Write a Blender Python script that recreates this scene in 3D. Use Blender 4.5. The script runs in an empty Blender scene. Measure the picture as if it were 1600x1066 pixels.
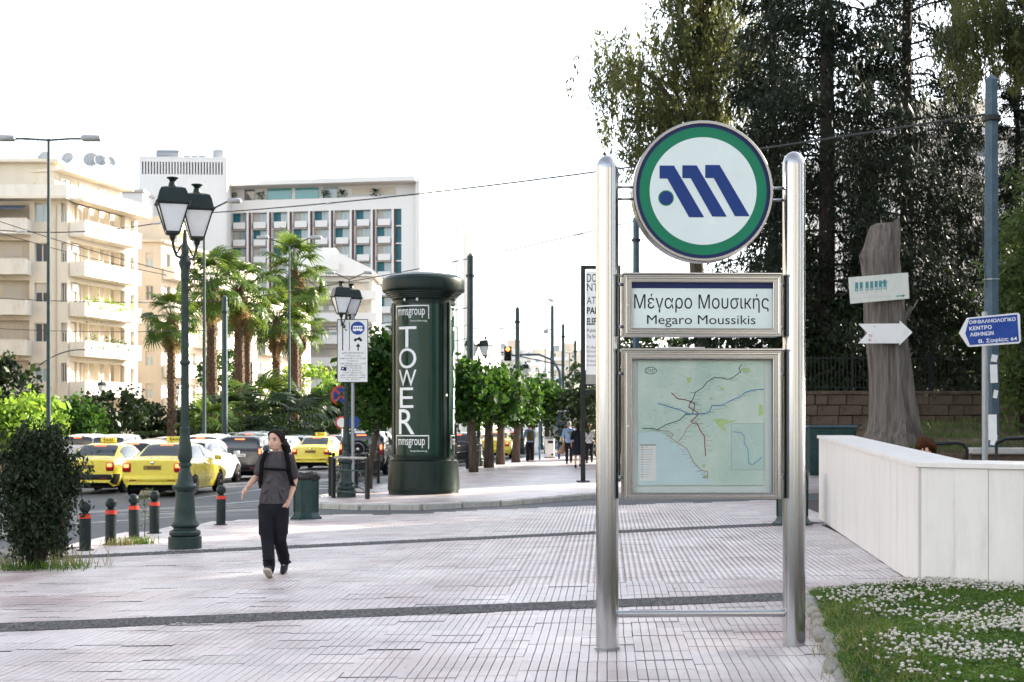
import bpy, bmesh, math, random
import numpy as np
from mathutils import Vector, Matrix

sc = bpy.context.scene
COL = sc.collection
R = math.radians
PI = math.pi

# ---------------------------------------------------------------- camera, light, exposure
F, CX, HZ, EYE = 2300.0, 800.0, 667.0, 1.66
cam_d = bpy.data.cameras.new('camera'); cam = bpy.data.objects.new('camera', cam_d); COL.objects.link(cam)
cam.location = (0, 0, EYE); cam.rotation_euler = (R(90), 0, 0)
cam_d.sensor_width = 36.0; cam_d.lens = 36.0 * F / 1600.0
cam_d.shift_y = (HZ - 533.0) / 1600.0
cam_d.clip_start = 0.1; cam_d.clip_end = 3000
cam_d.dof.use_dof = True; cam_d.dof.focus_distance = 11.5; cam_d.dof.aperture_fstop = 7.0
sc.camera = cam

SUN_EL, SUN_AZ = 24.0, 33.0          # azimuth from +X towards +Y
sdir = Vector((math.cos(R(SUN_AZ)) * math.cos(R(SUN_EL)), math.sin(R(SUN_AZ)) * math.cos(R(SUN_EL)), math.sin(R(SUN_EL))))
world = bpy.data.worlds.new('World'); sc.world = world; world.use_nodes = True
wn = world.node_tree.nodes; wl = world.node_tree.links
bg = wn['Background']; sky = wn.new('ShaderNodeTexSky'); sky.sky_type = 'NISHITA'; sky.sun_disc = False
sky.sun_elevation = R(SUN_EL); sky.sun_rotation = R(90 - SUN_AZ); sky.altitude = 100
sky.air_density = 1.0; sky.dust_density = 1.2; sky.ozone_density = 1.0
hz_n = wn.new('ShaderNodeHueSaturation'); hz_n.inputs['Saturation'].default_value = .38      # evenly hazy, milky sky
wl.new(sky.outputs['Color'], hz_n.inputs['Color']); wl.new(hz_n.outputs['Color'], bg.inputs['Color']); bg.inputs['Strength'].default_value = 0.13
sun_d = bpy.data.lights.new('sun', 'SUN'); sun = bpy.data.objects.new('sun', sun_d); COL.objects.link(sun)
sun_d.energy = 5.0; sun_d.angle = R(0.6); sun_d.color = (1.0, 0.90, 0.74)
sun.location = (40, 30, 40); sun.rotation_euler = (-sdir).to_track_quat('-Z', 'Y').to_euler()
vs = sc.view_settings; vs.view_transform = 'Standard'; vs.look = 'None'; vs.gamma = 1; vs.exposure = 2.0
vs.use_curve_mapping = False
sc.render.engine = 'CYCLES'
cy = sc.cycles; cy.use_denoising = True; cy.max_bounces = 6; cy.diffuse_bounces = 3; cy.glossy_bounces = 3
cy.transmission_bounces = 4; cy.transparent_max_bounces = 8; cy.sample_clamp_indirect = 6
cy.caustics_reflective = False; cy.caustics_refractive = False

# ---------------------------------------------------------------- helpers
def zg(x): return 0.02 * max(-14.0, min(14.0, x))
def G(px, py, h=0.0):
    d = (F * (EYE - h)) / (py - HZ + 0.02 * (px - CX)); x = (px - CX) * d / F
    return Vector((x, d, zg(x) + h))
def P(px, py, d): return Vector(((px - CX) * d / F, d, EYE - (py - HZ) * d / F))

def tag(o, label=None, cat=None, group=None, kind=None):
    if label: o['label'] = label
    if cat: o['category'] = cat
    if group: o['group'] = group
    if kind: o['kind'] = kind
    return o
def thing(name, label, cat, loc=(0, 0, 0), rz=0, group=None):
    o = bpy.data.objects.new(name, None); COL.objects.link(o); o.location = loc; o.rotation_euler = (0, 0, rz)
    o.empty_display_size = 0.2
    return tag(o, label, cat, group)
def link(name, me, parent=None, loc=None, rot=None, scale=None):
    o = bpy.data.objects.new(name, me); COL.objects.link(o)
    if parent: o.parent = parent
    if loc is not None: o.location = loc
    if rot is not None: o.rotation_euler = rot
    if scale is not None: o.scale = scale
    return o
def copy_tree(o, parent=None):
    c = o.copy(); COL.objects.link(c)
    c.parent = parent
    for ch in o.children: copy_tree(ch, c)
    return c
def dup(root, loc, rz, label, group=None, scale=None):
    c = copy_tree(root); c.location = loc; c.rotation_euler = (0, 0, rz); c['label'] = label
    if group: c['group'] = group
    if scale is not None: c.scale = (scale,) * 3
    return c

class B:
    """collects shapes into one mesh"""
    def __init__(s): s.v = []; s.f = []
    def add(s, vs_, fs):
        n = len(s.v); s.v += [tuple(p) for p in vs_]; s.f += [tuple(i + n for i in f) for f in fs]; return s
    def box(s, c, d, rz=0, rx=0, ry=0, bev=0):
        x, y, z = d[0] / 2, d[1] / 2, d[2] / 2
        if bev <= 0:
            vv = [(-x, -y, -z), (x, -y, -z), (x, y, -z), (-x, y, -z), (-x, -y, z), (x, -y, z), (x, y, z), (-x, y, z)]
            ff = [(0, 3, 2, 1), (4, 5, 6, 7), (0, 1, 5, 4), (1, 2, 6, 5), (2, 3, 7, 6), (3, 0, 4, 7)]
        else:
            b = min(bev, x * .95, y * .95, z * .95); bm = bmesh.new(); bmesh.ops.create_cube(bm, size=1)
            for q in bm.verts: q.co = Vector((q.co.x * d[0], q.co.y * d[1], q.co.z * d[2]))
            bmesh.ops.bevel(bm, geom=bm.edges[:], offset=b, segments=1, affect='EDGES')
            bm.verts.index_update(); vv = [tuple(q.co) for q in bm.verts]; ff = [tuple(q.index for q in f.verts) for f in bm.faces]; bm.free()
        if rz or rx or ry:
            m = Matrix.Rotation(rz, 3, 'Z') @ Matrix.Rotation(ry, 3, 'Y') @ Matrix.Rotation(rx, 3, 'X'); vv = [m @ Vector(q) for q in vv]
        return s.add([(q[0] + c[0], q[1] + c[1], q[2] + c[2]) for q in vv], ff)
    def tube(s, pts, rad, n=8, cap=True, round_=False):
        pts = [Vector(p) for p in pts]; k = len(pts)
        if not hasattr(rad, '__len__'): rad = [rad] * k
        rad = list(rad)
        if round_:
            d0 = (pts[0] - pts[1]).normalized(); d1 = (pts[-1] - pts[-2]).normalized()
            a, b_ = pts[0], pts[-1]; ra, rb = rad[0], rad[-1]
            pts = [a + d0 * ra * .95, a + d0 * ra * .7] + pts + [b_ + d1 * rb * .7, b_ + d1 * rb * .95]
            rad = [ra * .3, ra * .72] + rad + [rb * .72, rb * .3]; k = len(pts)
        t = (pts[1] - pts[0]).normalized(); u = t.orthogonal().normalized(); vv = []
        for i in range(k):
            t2 = (pts[min(i + 1, k - 1)] - pts[max(i - 1, 0)])
            t2 = t2.normalized() if t2.length > 1e-9 else t
            u = (u - t2 * u.dot(t2))
            u = u.normalized() if u.length > 1e-6 else t2.orthogonal().normalized()
            w = t2.cross(u); t = t2
            for j in range(n):
                a = 2 * PI * j / n; vv.append(pts[i] + (u * math.cos(a) + w * math.sin(a)) * rad[i])
        ff = [(i * n + j, i * n + (j + 1) % n, (i + 1) * n + (j + 1) % n, (i + 1) * n + j) for i in range(k - 1) for j in range(n)]
        if cap: ff += [tuple(range(n))[::-1], tuple((k - 1) * n + j for j in range(n))]
        return s.add(vv, ff)
    def lathe(s, prof, n=16, c=(0, 0, 0), cap=True, a0=0, sx=1, sy=1):
        vv = []; k = len(prof)
        for r, z in prof:
            for j in range(n):
                a = 2 * PI * j / n + a0; vv.append((c[0] + r * math.cos(a) * sx, c[1] + r * math.sin(a) * sy, c[2] + z))
        ff = [(i * n + j, i * n + (j + 1) % n, (i + 1) * n + (j + 1) % n, (i + 1) * n + j) for i in range(k - 1) for j in range(n)]
        if cap: ff += [tuple(range(n))[::-1], tuple((k - 1) * n + j for j in range(n))]
        return s.add(vv, ff)
    def rings(s, rs, n=14):
        """rs: (cx,cy,cz,rx,ry) horizontal elliptical rings, closed"""
        vv = []; k = len(rs)
        for cx, cy_, cz, rx, ry in rs:
            for j in range(n):
                a = 2 * PI * j / n; vv.append((cx + rx * math.cos(a), cy_ + ry * math.sin(a), cz))
        ff = [(i * n + j, i * n + (j + 1) % n, (i + 1) * n + (j + 1) % n, (i + 1) * n + j) for i in range(k - 1) for j in range(n)]
        ff += [tuple(range(n))[::-1], tuple((k - 1) * n + j for j in range(n))]
        return s.add(vv, ff)
    def sphere(s, c, r, n=12, m=8, sx=1, sy=1, sz=1):
        prof = [(max(1e-4, math.sin(PI * i / m)) * r, -math.cos(PI * i / m) * r * sz) for i in range(m + 1)]
        return s.lathe(prof, n, c, True, 0, sx, sy)
    def prism(s, poly, a, b, axis='z'):
        """extrude a 2d polygon (counter-clockwise) from a to b along axis"""
        n = len(poly)
        def q(p, h):
            return (p[0], p[1], h) if axis == 'z' else ((p[0], h, p[1]) if axis == 'y' else (h, p[0], p[1]))
        vv = [q(p, a) for p in poly] + [q(p, b) for p in poly]
        ff = [tuple(range(n))[::-1], tuple(range(n, 2 * n))] + [(i, (i + 1) % n, n + (i + 1) % n, n + i) for i in range(n)]
        if axis == 'y': ff = [f[::-1] for f in ff]
        return s.add(vv, ff)
    def mesh(s, m, smooth=False, auto=None):
        me = bpy.data.meshes.new('m'); me.from_pydata(s.v, [], s.f)
        me.update()
        if m: me.materials.append(m)
        if smooth:
            me.polygons.foreach_set('use_smooth', [True] * len(me.polygons))
            if auto: me.set_sharp_from_angle(angle=R(auto))
        return me
    def obj(s, name, m, parent=None, smooth=False, loc=None, rot=None, auto=None):
        me = s.mesh(m, smooth, auto); me.name = name
        return link(name, me, parent, loc, rot)

def np_mesh(name, V, Q, m, parent=None, smooth=False):
    """big meshes: V (n,3), Q (k,3 or 4)"""
    me = bpy.data.meshes.new(name); V = np.asarray(V, dtype=np.float32); Q = np.asarray(Q, dtype=np.int32)
    k, w = Q.shape
    me.vertices.add(len(V)); me.vertices.foreach_set('co', V.ravel())
    me.loops.add(k * w); me.loops.foreach_set('vertex_index', Q.ravel())
    me.polygons.add(k); me.polygons.foreach_set('loop_start', np.arange(0, k * w, w, dtype=np.int32))
    me.polygons.foreach_set('loop_total', np.full(k, w, dtype=np.int32))
    if smooth: me.polygons.foreach_set('use_smooth', np.ones(k, dtype=bool))
    me.update(calc_edges=True); me.materials.append(m)
    return link(name, me, parent)

# ---------------------------------------------------------------- materials
def _nt(name):
    m = bpy.data.materials.new(name); m.use_nodes = True; return m, m.node_tree.nodes, m.node_tree.links
def mat(name, col, rough=.6, metal=0, var=.12, scale=6.0, bump=0, bscale=60.0, spec=.5, coat=0, stretch=None, emit=None, es=0, dirt=None, dscale=2.0, damt=.5):
    m, n, l = _nt(name); b = n['Principled BSDF']; col = tuple(col)
    b.inputs['Roughness'].default_value = rough; b.inputs['Metallic'].default_value = metal
    b.inputs['Specular IOR Level'].default_value = spec; b.inputs['Coat Weight'].default_value = coat
    b.inputs['Base Color'].default_value = (*col, 1)
    if emit: b.inputs['Emission Color'].default_value = (*emit, 1); b.inputs['Emission Strength'].default_value = es
    tc = n.new('ShaderNodeTexCoord'); vec = tc.outputs['Object']
    if stretch:
        mp = n.new('ShaderNodeMapping'); mp.inputs['Scale'].default_value = stretch; l.new(vec, mp.inputs['Vector']); vec = mp.outputs['Vector']
    out = None
    if var > 0:
        nz = n.new('ShaderNodeTexNoise'); nz.inputs['Scale'].default_value = scale; nz.inputs['Detail'].default_value = 5; nz.inputs['Roughness'].default_value = .6
        l.new(vec, nz.inputs['Vector']); cr = n.new('ShaderNodeValToRGB')
        cr.color_ramp.elements[0].position = .3; cr.color_ramp.elements[1].position = .7
        cr.color_ramp.elements[0].color = (*[c * (1 - var) for c in col], 1); cr.color_ramp.elements[1].color = (*[min(1, c * (1 + var)) for c in col], 1)
        l.new(nz.outputs['Fac'], cr.inputs['Fac']); out = cr.outputs['Color']
        rr = n.new('ShaderNodeMapRange'); rr.inputs['To Min'].default_value = max(0.02, rough - .08); rr.inputs['To Max'].default_value = min(1, rough + .08)
        l.new(nz.outputs['Fac'], rr.inputs['Value']); l.new(rr.outputs['Result'], b.inputs['Roughness'])
    if dirt:
        n2 = n.new('ShaderNodeTexNoise'); n2.inputs['Scale'].default_value = dscale; n2.inputs['Detail'].default_value = 8; n2.inputs['Roughness'].default_value = .7
        l.new(vec, n2.inputs['Vector']); c2 = n.new('ShaderNodeValToRGB'); c2.color_ramp.elements[0].position = .5; c2.color_ramp.elements[1].position = .72
        c2.color_ramp.elements[1].color = (damt,) * 3 + (1,)
        l.new(n2.outputs['Fac'], c2.inputs['Fac']); mx = n.new('ShaderNodeMix'); mx.data_type = 'RGBA'
        l.new(c2.outputs['Color'], mx.inputs['Factor'])
        if out: l.new(out, mx.inputs['A'])
        else: mx.inputs['A'].default_value = (*col, 1)
        mx.inputs['B'].default_value = (*dirt, 1); out = mx.outputs['Result']
    if out: l.new(out, b.inputs['Base Color'])
    if bump > 0:
        nb = n.new('ShaderNodeTexNoise'); nb.inputs['Scale'].default_value = bscale; nb.inputs['Detail'].default_value = 6
        l.new(vec, nb.inputs['Vector']); bp = n.new('ShaderNodeBump'); bp.inputs['Strength'].default_value = min(1, bump); bp.inputs['Distance'].default_value = .02
        l.new(nb.outputs['Fac'], bp.inputs['Height']); l.new(bp.outputs['Normal'], b.inputs['Normal'])
    return m
def leaf_mat(name, c1, c2, trans=.35, scale=1.2, gloss=.45):
    m, n, l = _nt(name); b = n['Principled BSDF']; o = n['Material Output']
    g = n.new('ShaderNodeNewGeometry'); nz = n.new('ShaderNodeTexNoise'); nz.inputs['Scale'].default_value = scale; nz.inputs['Detail'].default_value = 3
    l.new(g.outputs['Position'], nz.inputs['Vector']); wn_ = n.new('ShaderNodeTexNoise'); wn_.inputs['Scale'].default_value = 14; l.new(g.outputs['Position'], wn_.inputs['Vector'])
    ad = n.new('ShaderNodeMath'); ad.operation = 'ADD'; l.new(nz.outputs['Fac'], ad.inputs[0]); l.new(wn_.outputs['Fac'], ad.inputs[1])
    cr = n.new('ShaderNodeValToRGB'); mr = n.new('ShaderNodeMapRange'); mr.inputs['From Min'].default_value = .75; mr.inputs['From Max'].default_value = 1.3
    l.new(ad.outputs[0], mr.inputs['Value']); l.new(mr.outputs['Result'], cr.inputs['Fac'])
    cr.color_ramp.elements[0].color = (*c1, 1); cr.color_ramp.elements[1].color = (*c2, 1)
    b.inputs['Roughness'].default_value = gloss; b.inputs['Specular IOR Level'].default_value = .22; l.new(cr.outputs['Color'], b.inputs['Base Color'])
    t = n.new('ShaderNodeBsdfTranslucent'); hs = n.new('ShaderNodeHueSaturation'); hs.inputs['Value'].default_value = 1.7; hs.inputs['Hue'].default_value = .475
    l.new(cr.outputs['Color'], hs.inputs['Color']); l.new(hs.outputs['Color'], t.inputs['Color'])
    mx = n.new('ShaderNodeMixShader'); mx.inputs[0].default_value = trans
    l.new(b.outputs[0], mx.inputs[1]); l.new(t.outputs[0], mx.inputs[2]); l.new(mx.outputs[0], o.inputs['Surface'])
    return m
def glass_mat(name, tint=(.05, .06, .07), clear=.0, rough=.06):
    """clear = 0: dark reflecting window; >0 share of see-through"""
    m, n, l = _nt(name); b = n['Principled BSDF']; o = n['Material Output']
    b.inputs['Base Color'].default_value = (*tint, 1); b.inputs['Roughness'].default_value = rough; b.inputs['Specular IOR Level'].default_value = .8
    if clear > 0:
        t = n.new('ShaderNodeBsdfTransparent'); mx = n.new('ShaderNodeMixShader'); gl = n.new('ShaderNodeBsdfGlossy'); gl.inputs['Roughness'].default_value = rough
        fr = n.new('ShaderNodeFresnel'); fr.inputs['IOR'].default_value = 1.22
        t.inputs['Color'].default_value = (*tint, 1)
        l.new(fr.outputs[0], mx.inputs[0]); l.new(t.outputs[0], mx.inputs[1]); l.new(gl.outputs[0], mx.inputs[2]); l.new(mx.outputs[0], o.inputs['Surface'])
    return m

M = {}
M['asphalt'] = mat('asphalt', (.050, .056, .066), .62, var=.3, scale=2.2, bump=.5, bscale=90, dirt=(.10, .105, .115), dscale=.35, damt=.6)
M['cobble'] = mat('cobble', (.11, .112, .115), .6, var=.75, scale=16, bump=.3)
M['marble'] = mat('marble', (.80, .775, .75), .38, var=.05, scale=2.5, dirt=(.60, .57, .54), dscale=3.2, damt=.55, stretch=(1.6, 1.6, .3))
M['kerbstone'] = mat('kerbstone', (.46, .45, .42), .7, var=.18, scale=9, bump=.4, dirt=(.20, .18, .15), dscale=5, damt=.7)
M['edging'] = mat('edging_stone', (.27, .26, .235), .8, var=.3, scale=9, bump=.6, dirt=(.10, .095, .075), dscale=6, damt=.8)
M['steel'] = mat('brushed_steel', (.42, .428, .44), .17, 1.0, var=.04, scale=30, stretch=(30, 30, .6), dirt=(.36, .35, .34), dscale=2, damt=.3)
M['steel_frame'] = mat('steel_frame', (.285, .29, .30), .24, 1.0, var=.02, scale=3, dirt=(.22, .22, .22), dscale=1.5, damt=.3)
M['chrome'] = mat('chrome', (.7, .7, .7), .12, 1.0, var=0)
M['green_iron'] = mat('green_iron', (.008, .018, .018), .42, var=.3, scale=7, bump=.12, bscale=50, dirt=(.03, .045, .042), dscale=6, damt=.4)
M['lamp_iron'] = mat('lamp_iron', (.022, .042, .038), .48, var=.25, scale=9, bump=.25, bscale=45, dirt=(.06, .085, .078), dscale=5, damt=.4)
M['black_iron'] = mat('black_iron', (.012, .015, .016), .4, var=.2)
M['pole_green'] = mat('pole_green', (.035, .060, .064), .5, var=.2, scale=6, dirt=(.07, .10, .10), dscale=4, damt=.5)
M['pole_blue'] = mat('pole_blue', (.055, .095, .125), .5, var=.2, scale=6, dirt=(.10, .14, .16), dscale=4, damt=.6)
M['column_green'] = mat('column_green', (.005, .016, .013), .36, var=.25, scale=3, dirt=(.015, .028, .024), dscale=3, damt=.4, coat=.05)
M['poster_green'] = mat('poster_green', (.006, .034, .022), .2, var=.12, scale=2, coat=.1)
M['white_print'] = mat('white_print', (.85, .86, .86), .45, var=0)
M['white_paint'] = mat('white_paint', (.78, .78, .77), .5, var=.05, dirt=(.6, .59, .56), dscale=4, damt=.4)
M['grey_metal'] = mat('grey_metal', (.30, .32, .34), .45, .6, var=.1)
M['red_band'] = mat('red_band', (.62, .045, .022), .45, var=.12)
M['lantern_glass'] = mat('lantern_glass', (.80, .82, .84), .22, var=.08, scale=3)
M['rubber'] = mat('rubber', (.014, .014, .015), .8, var=.2)
M['rim'] = mat('wheel_rim', (.42, .43, .45), .3, .8, var=.05)
M['car_glass'] = glass_mat('car_glass', (.016, .020, .024), rough=.05)
M['car_under'] = mat('car_underbody', (.010, .010, .011), .8, var=.1)
M['plastic_black'] = mat('black_plastic', (.018, .018, .02), .5, var=.1)
def paint(n_, c): return mat(n_, c, .28, .0, var=.03, scale=3, coat=.7, dirt=tuple(x * .95 for x in c), dscale=.6, damt=.2)
M['car_yellow'] = paint('taxi_yellow', (.86, .70, .06)); M['car_white'] = paint('car_white', (.66, .67, .69)); M['car_black'] = paint('car_black', (.006, .007, .010))
M['car_silver'] = paint('car_silver', (.45, .47, .49)); M['car_red'] = paint('car_red', (.32, .012, .016)); M['car_dark'] = paint('car_dark', (.014, .017, .022))
M['tail_red'] = mat('tail_lamp', (.35, .012, .012), .2, var=.1, coat=.5)
M['brake_lit'] = mat('brake_lamp_lit', (.8, .08, .03), .3, var=0, emit=(1, .13, .04), es=1.6)
M['tail_orange'] = mat('indicator', (.7, .2, .03), .3, var=0, emit=(1, .25, .05), es=.5)
M['plate'] = mat('number_plate', (.72, .72, .70), .5, var=.05); M['taxi_plate'] = mat('taxi_plate', (.26, .15, .03), .5, var=.2, scale=20)
M['print_dark'] = mat('dark_print', (.015, .016, .018), .5, var=0); M['print_blue'] = mat('blue_print', (.020, .055, .24), .4, var=.05)
M['sign_blue'] = mat('sign_blue', (.016, .060, .30), .4, var=.1, dirt=(.05, .10, .30), dscale=6, damt=.4)
M['sign_green'] = mat('sign_green', (.004, .19, .10), .35, var=.06, scale=4); M['sign_face'] = mat('sign_face', (.70, .80, .80), .25, var=.03, scale=3)
M['logo_blue'] = mat('logo_blue', (.010, .042, .20), .4, var=.05); M['ring_navy'] = mat('ring_navy', (.010, .022, .10), .4, var=.1)
M['print_red'] = mat('red_print', (.45, .02, .03), .5, var=.1); M['sign_teal'] = mat('sign_teal', (.05, .22, .23), .5, var=.25, scale=30)
M['trunk'] = mat('bark', (.085, .066, .052), .9, var=.45, scale=5, bump=1, bscale=14, stretch=(3, 3, .6))
M['dark_trunk'] = mat('dark_bark', (.036, .030, .027), .9, var=.4, scale=5, bump=1, bscale=12, stretch=(3, 3, .6))
M['dead_wood'] = mat('dead_wood', (.135, .118, .105), .85, var=.5, scale=3.2, bump=1, bscale=6, stretch=(5, 5, .35), dirt=(.06, .05, .045), dscale=2.4, damt=.8)
M['palm_trunk'] = mat('palm_trunk', (.12, .075, .045), .9, var=.5, scale=6, bump=.8, bscale=20)
M['stone_wall'] = mat('wall_stone', (.105, .078, .055), .85, var=.5, scale=3.5, bump=.8, bscale=18, dirt=(.045, .036, .028), dscale=2, damt=.7)
M['mortar'] = mat('mortar', (.10, .085, .068), .9, var=.3, bump=.4)
M['soil'] = mat('soil', (.085, .062, .042), .95, var=.45, scale=4, bump=.8, bscale=30)
M['concrete'] = mat('concrete', (.40, .39, .37), .8, var=.2, scale=3, bump=.3, dirt=(.24, .22, .20), dscale=2, damt=.6)
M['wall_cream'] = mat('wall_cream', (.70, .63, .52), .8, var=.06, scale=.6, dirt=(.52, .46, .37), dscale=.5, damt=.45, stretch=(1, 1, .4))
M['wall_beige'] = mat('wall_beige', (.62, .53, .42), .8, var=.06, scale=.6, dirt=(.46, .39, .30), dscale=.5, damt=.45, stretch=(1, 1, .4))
M['wall_white'] = mat('wall_white', (.74, .73, .71), .75, var=.04, scale=.4, dirt=(.58, .57, .55), dscale=.4, damt=.4, stretch=(1, 1, .3))
M['wall_grey'] = mat('wall_grey', (.52, .50, .46), .8, var=.08, scale=.5, dirt=(.36, .34, .31), dscale=.5, damt=.5, stretch=(1, 1, .3))
M['balcony_white'] = mat('balcony_white', (.72, .68, .61), .8, var=.06, scale=1.5, dirt=(.45, .40, .34), dscale=1.2, damt=.5, stretch=(1, 1, .4))
M['window_glass'] = glass_mat('window_glass', (.10, .10, .10), rough=.08); M['pale_glass'] = glass_mat('pale_glass', (.34, .42, .44), rough=.12)
M['teal'] = mat('teal_curtain', (.012, .14, .17), .5, var=.2, scale=1.2); M['teal_glass'] = glass_mat('teal_glass', (.06, .27, .28), rough=.1)
M['shutter'] = mat('roller_shutter', (.58, .52, .44), .7, var=.1, scale=2, stretch=(.1, .1, 8)); M['maroon'] = mat('maroon_panel', (.10, .03, .028), .6, var=.2)
M['dark_gap'] = mat('dark_recess', (.03, .03, .032), .8, var=.2); M['window_frame'] = mat('window_frame', (.62, .59, .54), .6, var=.05)
M['skin'] = mat('skin', (.58, .36, .27), .5, var=.08, scale=20); M['hair'] = mat('dark_hair', (.012, .0075, .0055), .6, var=.75, scale=14, stretch=(12, 12, 1.0), bump=.6, bscale=40)
M['hair_auburn'] = mat('auburn_hair', (.12, .045, .018), .55, var=.7, scale=12, stretch=(10, 10, 1.2), bump=.6, bscale=40); M['hair_grey'] = mat('grey_hair', (.25, .24, .23), .6, var=.3, scale=30)
M['hair_blonde'] = mat('blonde_hair', (.36, .22, .09), .55, var=.3, scale=30)
M['shirt_grey'] = mat('charcoal_cotton', (.072, .065, .072), .9, var=.25, scale=6, bump=1, bscale=5); M['navy_cloth'] = mat('navy_cloth', (.013, .012, .018), .85, var=.4, scale=6, bump=.8, bscale=8)
M['strap'] = mat('strap_black', (.003, .003, .004), .8, var=.2); M['cloth_blue'] = mat('blue_cotton', (.22, .34, .55), .9, var=.12, scale=8); M['cloth_dark'] = mat('dark_cloth', (.014, .016, .024), .9, var=.2)
M['cloth_print'] = mat('printed_blouse', (.55, .55, .62), .9, var=.7, scale=16); M['cloth_tan'] = mat('tan_cloth', (.28, .19, .13), .9, var=.2); M['olive'] = mat('olive_canvas', (.055, .055, .025), .9, var=.2)
M['shoe'] = mat('navy_suede', (.016, .020, .034), .8, var=.2); M['sole'] = mat('pale_sole', (.50, .45, .38), .7, var=.2, scale=20)
M['bin_bag'] = mat('bin_bag', (.006, .006, .007), .25, var=.1, bump=.8, bscale=14); M['bin_green'] = mat('bin_green', (.014, .040, .040), .4, var=.2, scale=5, dirt=(.05, .07, .07), dscale=4, damt=.5)
M['cabinet_green'] = mat('cabinet_green', (.018, .048, .046), .45, var=.2, dirt=(.05, .075, .07), dscale=3, damt=.5); M['stop_blue'] = mat('stop_blue', (.012, .055, .22), .4, var=.1)
M['led'] = mat('led_digits', (.8, .3, .02), .4, var=0, emit=(1, .42, .05), es=2.5); M['signal_red'] = mat('signal_red_lit', (.9, .05, .02), .3, var=0, emit=(1, .10, .02), es=4.0)
M['signal_off'] = mat('signal_lens_off', (.02, .02, .02), .3, var=0); M['wire'] = mat('wire', (.015, .016, .018), .5, var=0); M['line_paint'] = mat('road_paint', (.42, .43, .44), .7, var=.3, scale=14, dirt=(.07, .075, .08), dscale=7, damt=.9)
M['awning'] = mat('awning_blue', (.22, .27, .36), .8, var=.15, scale=3, stretch=(6, 1, 1)); M['dish'] = mat('dish_grey', (.36, .38, .40), .6, var=.1)
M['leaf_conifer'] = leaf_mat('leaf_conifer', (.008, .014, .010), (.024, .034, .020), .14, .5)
M['leaf_euc'] = leaf_mat('leaf_eucalyptus', (.022, .036, .016), (.12, .135, .040), .45, .7)
M['leaf_street'] = leaf_mat('leaf_street', (.008, .036, .006), (.042, .115, .013), .36, 2.2)
M['leaf_bright'] = leaf_mat('leaf_bright', (.07, .17, .02), (.20, .32, .04), .45, 1.6)
M['leaf_bush'] = leaf_mat('leaf_bush', (.007, .017, .007), (.034, .056, .022), .16, 5)
M['leaf_dark'] = leaf_mat('leaf_dark', (.008, .020, .008), (.032, .060, .016), .22, 1.2)
M['leaf_thuja'] = leaf_mat('leaf_thuja', (.035, .065, .018), (.09, .13, .035), .3, 1.5)
M['leaf_palm'] = leaf_mat('leaf_palm', (.022, .060, .010), (.095, .155, .026), .38, 1.0, .35)
M['leaf_dry'] = leaf_mat('leaf_dry', (.17, .12, .05), (.36, .28, .13), .35, 2.0, .7)
M['grass'] = leaf_mat('grass_blade', (.030, .085, .012), (.12, .22, .032), .38, 1.6)
M['grass_dry'] = leaf_mat('grass_dry', (.15, .17, .05), (.32, .30, .12), .35, 3)
M['clover_white'] = mat('clover_white', (.66, .62, .56), .8, var=.14, scale=30)

def paving_mat():
    m, n, l = _nt('pink_paving'); b = n['Principled BSDF']; g = n.new('ShaderNodeNewGeometry'); mp = n.new('ShaderNodeMapping')
    mp.inputs['Rotation'].default_value = (0, 0, R(3.7)); l.new(g.outputs['Position'], mp.inputs['Vector'])
    sn = n.new('ShaderNodeVectorMath'); sn.operation = 'SNAP'; sn.inputs[1].default_value = (.4, .4, 40); l.new(mp.outputs[0], sn.inputs[0])
    wn_ = n.new('ShaderNodeTexWhiteNoise'); l.new(sn.outputs[0], wn_.inputs['Vector'])
    n1 = n.new('ShaderNodeTexNoise'); n1.inputs['Scale'].default_value = .55; n1.inputs['Detail'].default_value = 6; n1.inputs['Roughness'].default_value = .65; l.new(g.outputs['Position'], n1.inputs['Vector'])
    n2 = n.new('ShaderNodeTexNoise'); n2.inputs['Scale'].default_value = 26; n2.inputs['Detail'].default_value = 5; l.new(g.outputs['Position'], n2.inputs['Vector'])
    cr = n.new('ShaderNodeValToRGB'); e = cr.color_ramp.elements
    e[0].position = .37; e[0].color = (.47, .375, .375, 1); e[1].position = .57; e[1].color = (.60, .54, .54, 1); l.new(n1.outputs['Fac'], cr.inputs['Fac'])
    mr = n.new('ShaderNodeMapRange'); mr.inputs['To Min'].default_value = .84; mr.inputs['To Max'].default_value = 1.12; l.new(wn_.outputs['Value'], mr.inputs['Value'])
    m2 = n.new('ShaderNodeMapRange'); m2.inputs['From Min'].default_value = .3; m2.inputs['From Max'].default_value = .7; m2.inputs['To Min'].default_value = .86; m2.inputs['To Max'].default_value = 1.06; l.new(n2.outputs['Fac'], m2.inputs['Value'])
    mu = n.new('ShaderNodeMath'); mu.operation = 'MULTIPLY'; l.new(mr.outputs[0], mu.inputs[0]); l.new(m2.outputs[0], mu.inputs[1])
    mx = n.new('ShaderNodeMix'); mx.data_type = 'RGBA'; mx.blend_type = 'MULTIPLY'; mx.inputs['Factor'].default_value = 1
    l.new(cr.outputs[0], mx.inputs['A']); l.new(mu.outputs[0], mx.inputs['B']); l.new(mx.outputs['Result'], b.inputs['Base Color'])
    rr = n.new('ShaderNodeMapRange'); rr.inputs['To Min'].default_value = .30; rr.inputs['To Max'].default_value = .52; l.new(n1.outputs['Fac'], rr.inputs['Value']); l.new(rr.outputs[0], b.inputs['Roughness'])
    bp = n.new('ShaderNodeBump'); bp.inputs['Strength'].default_value = .25; bp.inputs['Distance'].default_value = .006; l.new(n2.outputs['Fac'], bp.inputs['Height']); l.new(bp.outputs[0], b.inputs['Normal'])
    b.inputs['Specular IOR Level'].default_value = .55
    return m
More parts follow.
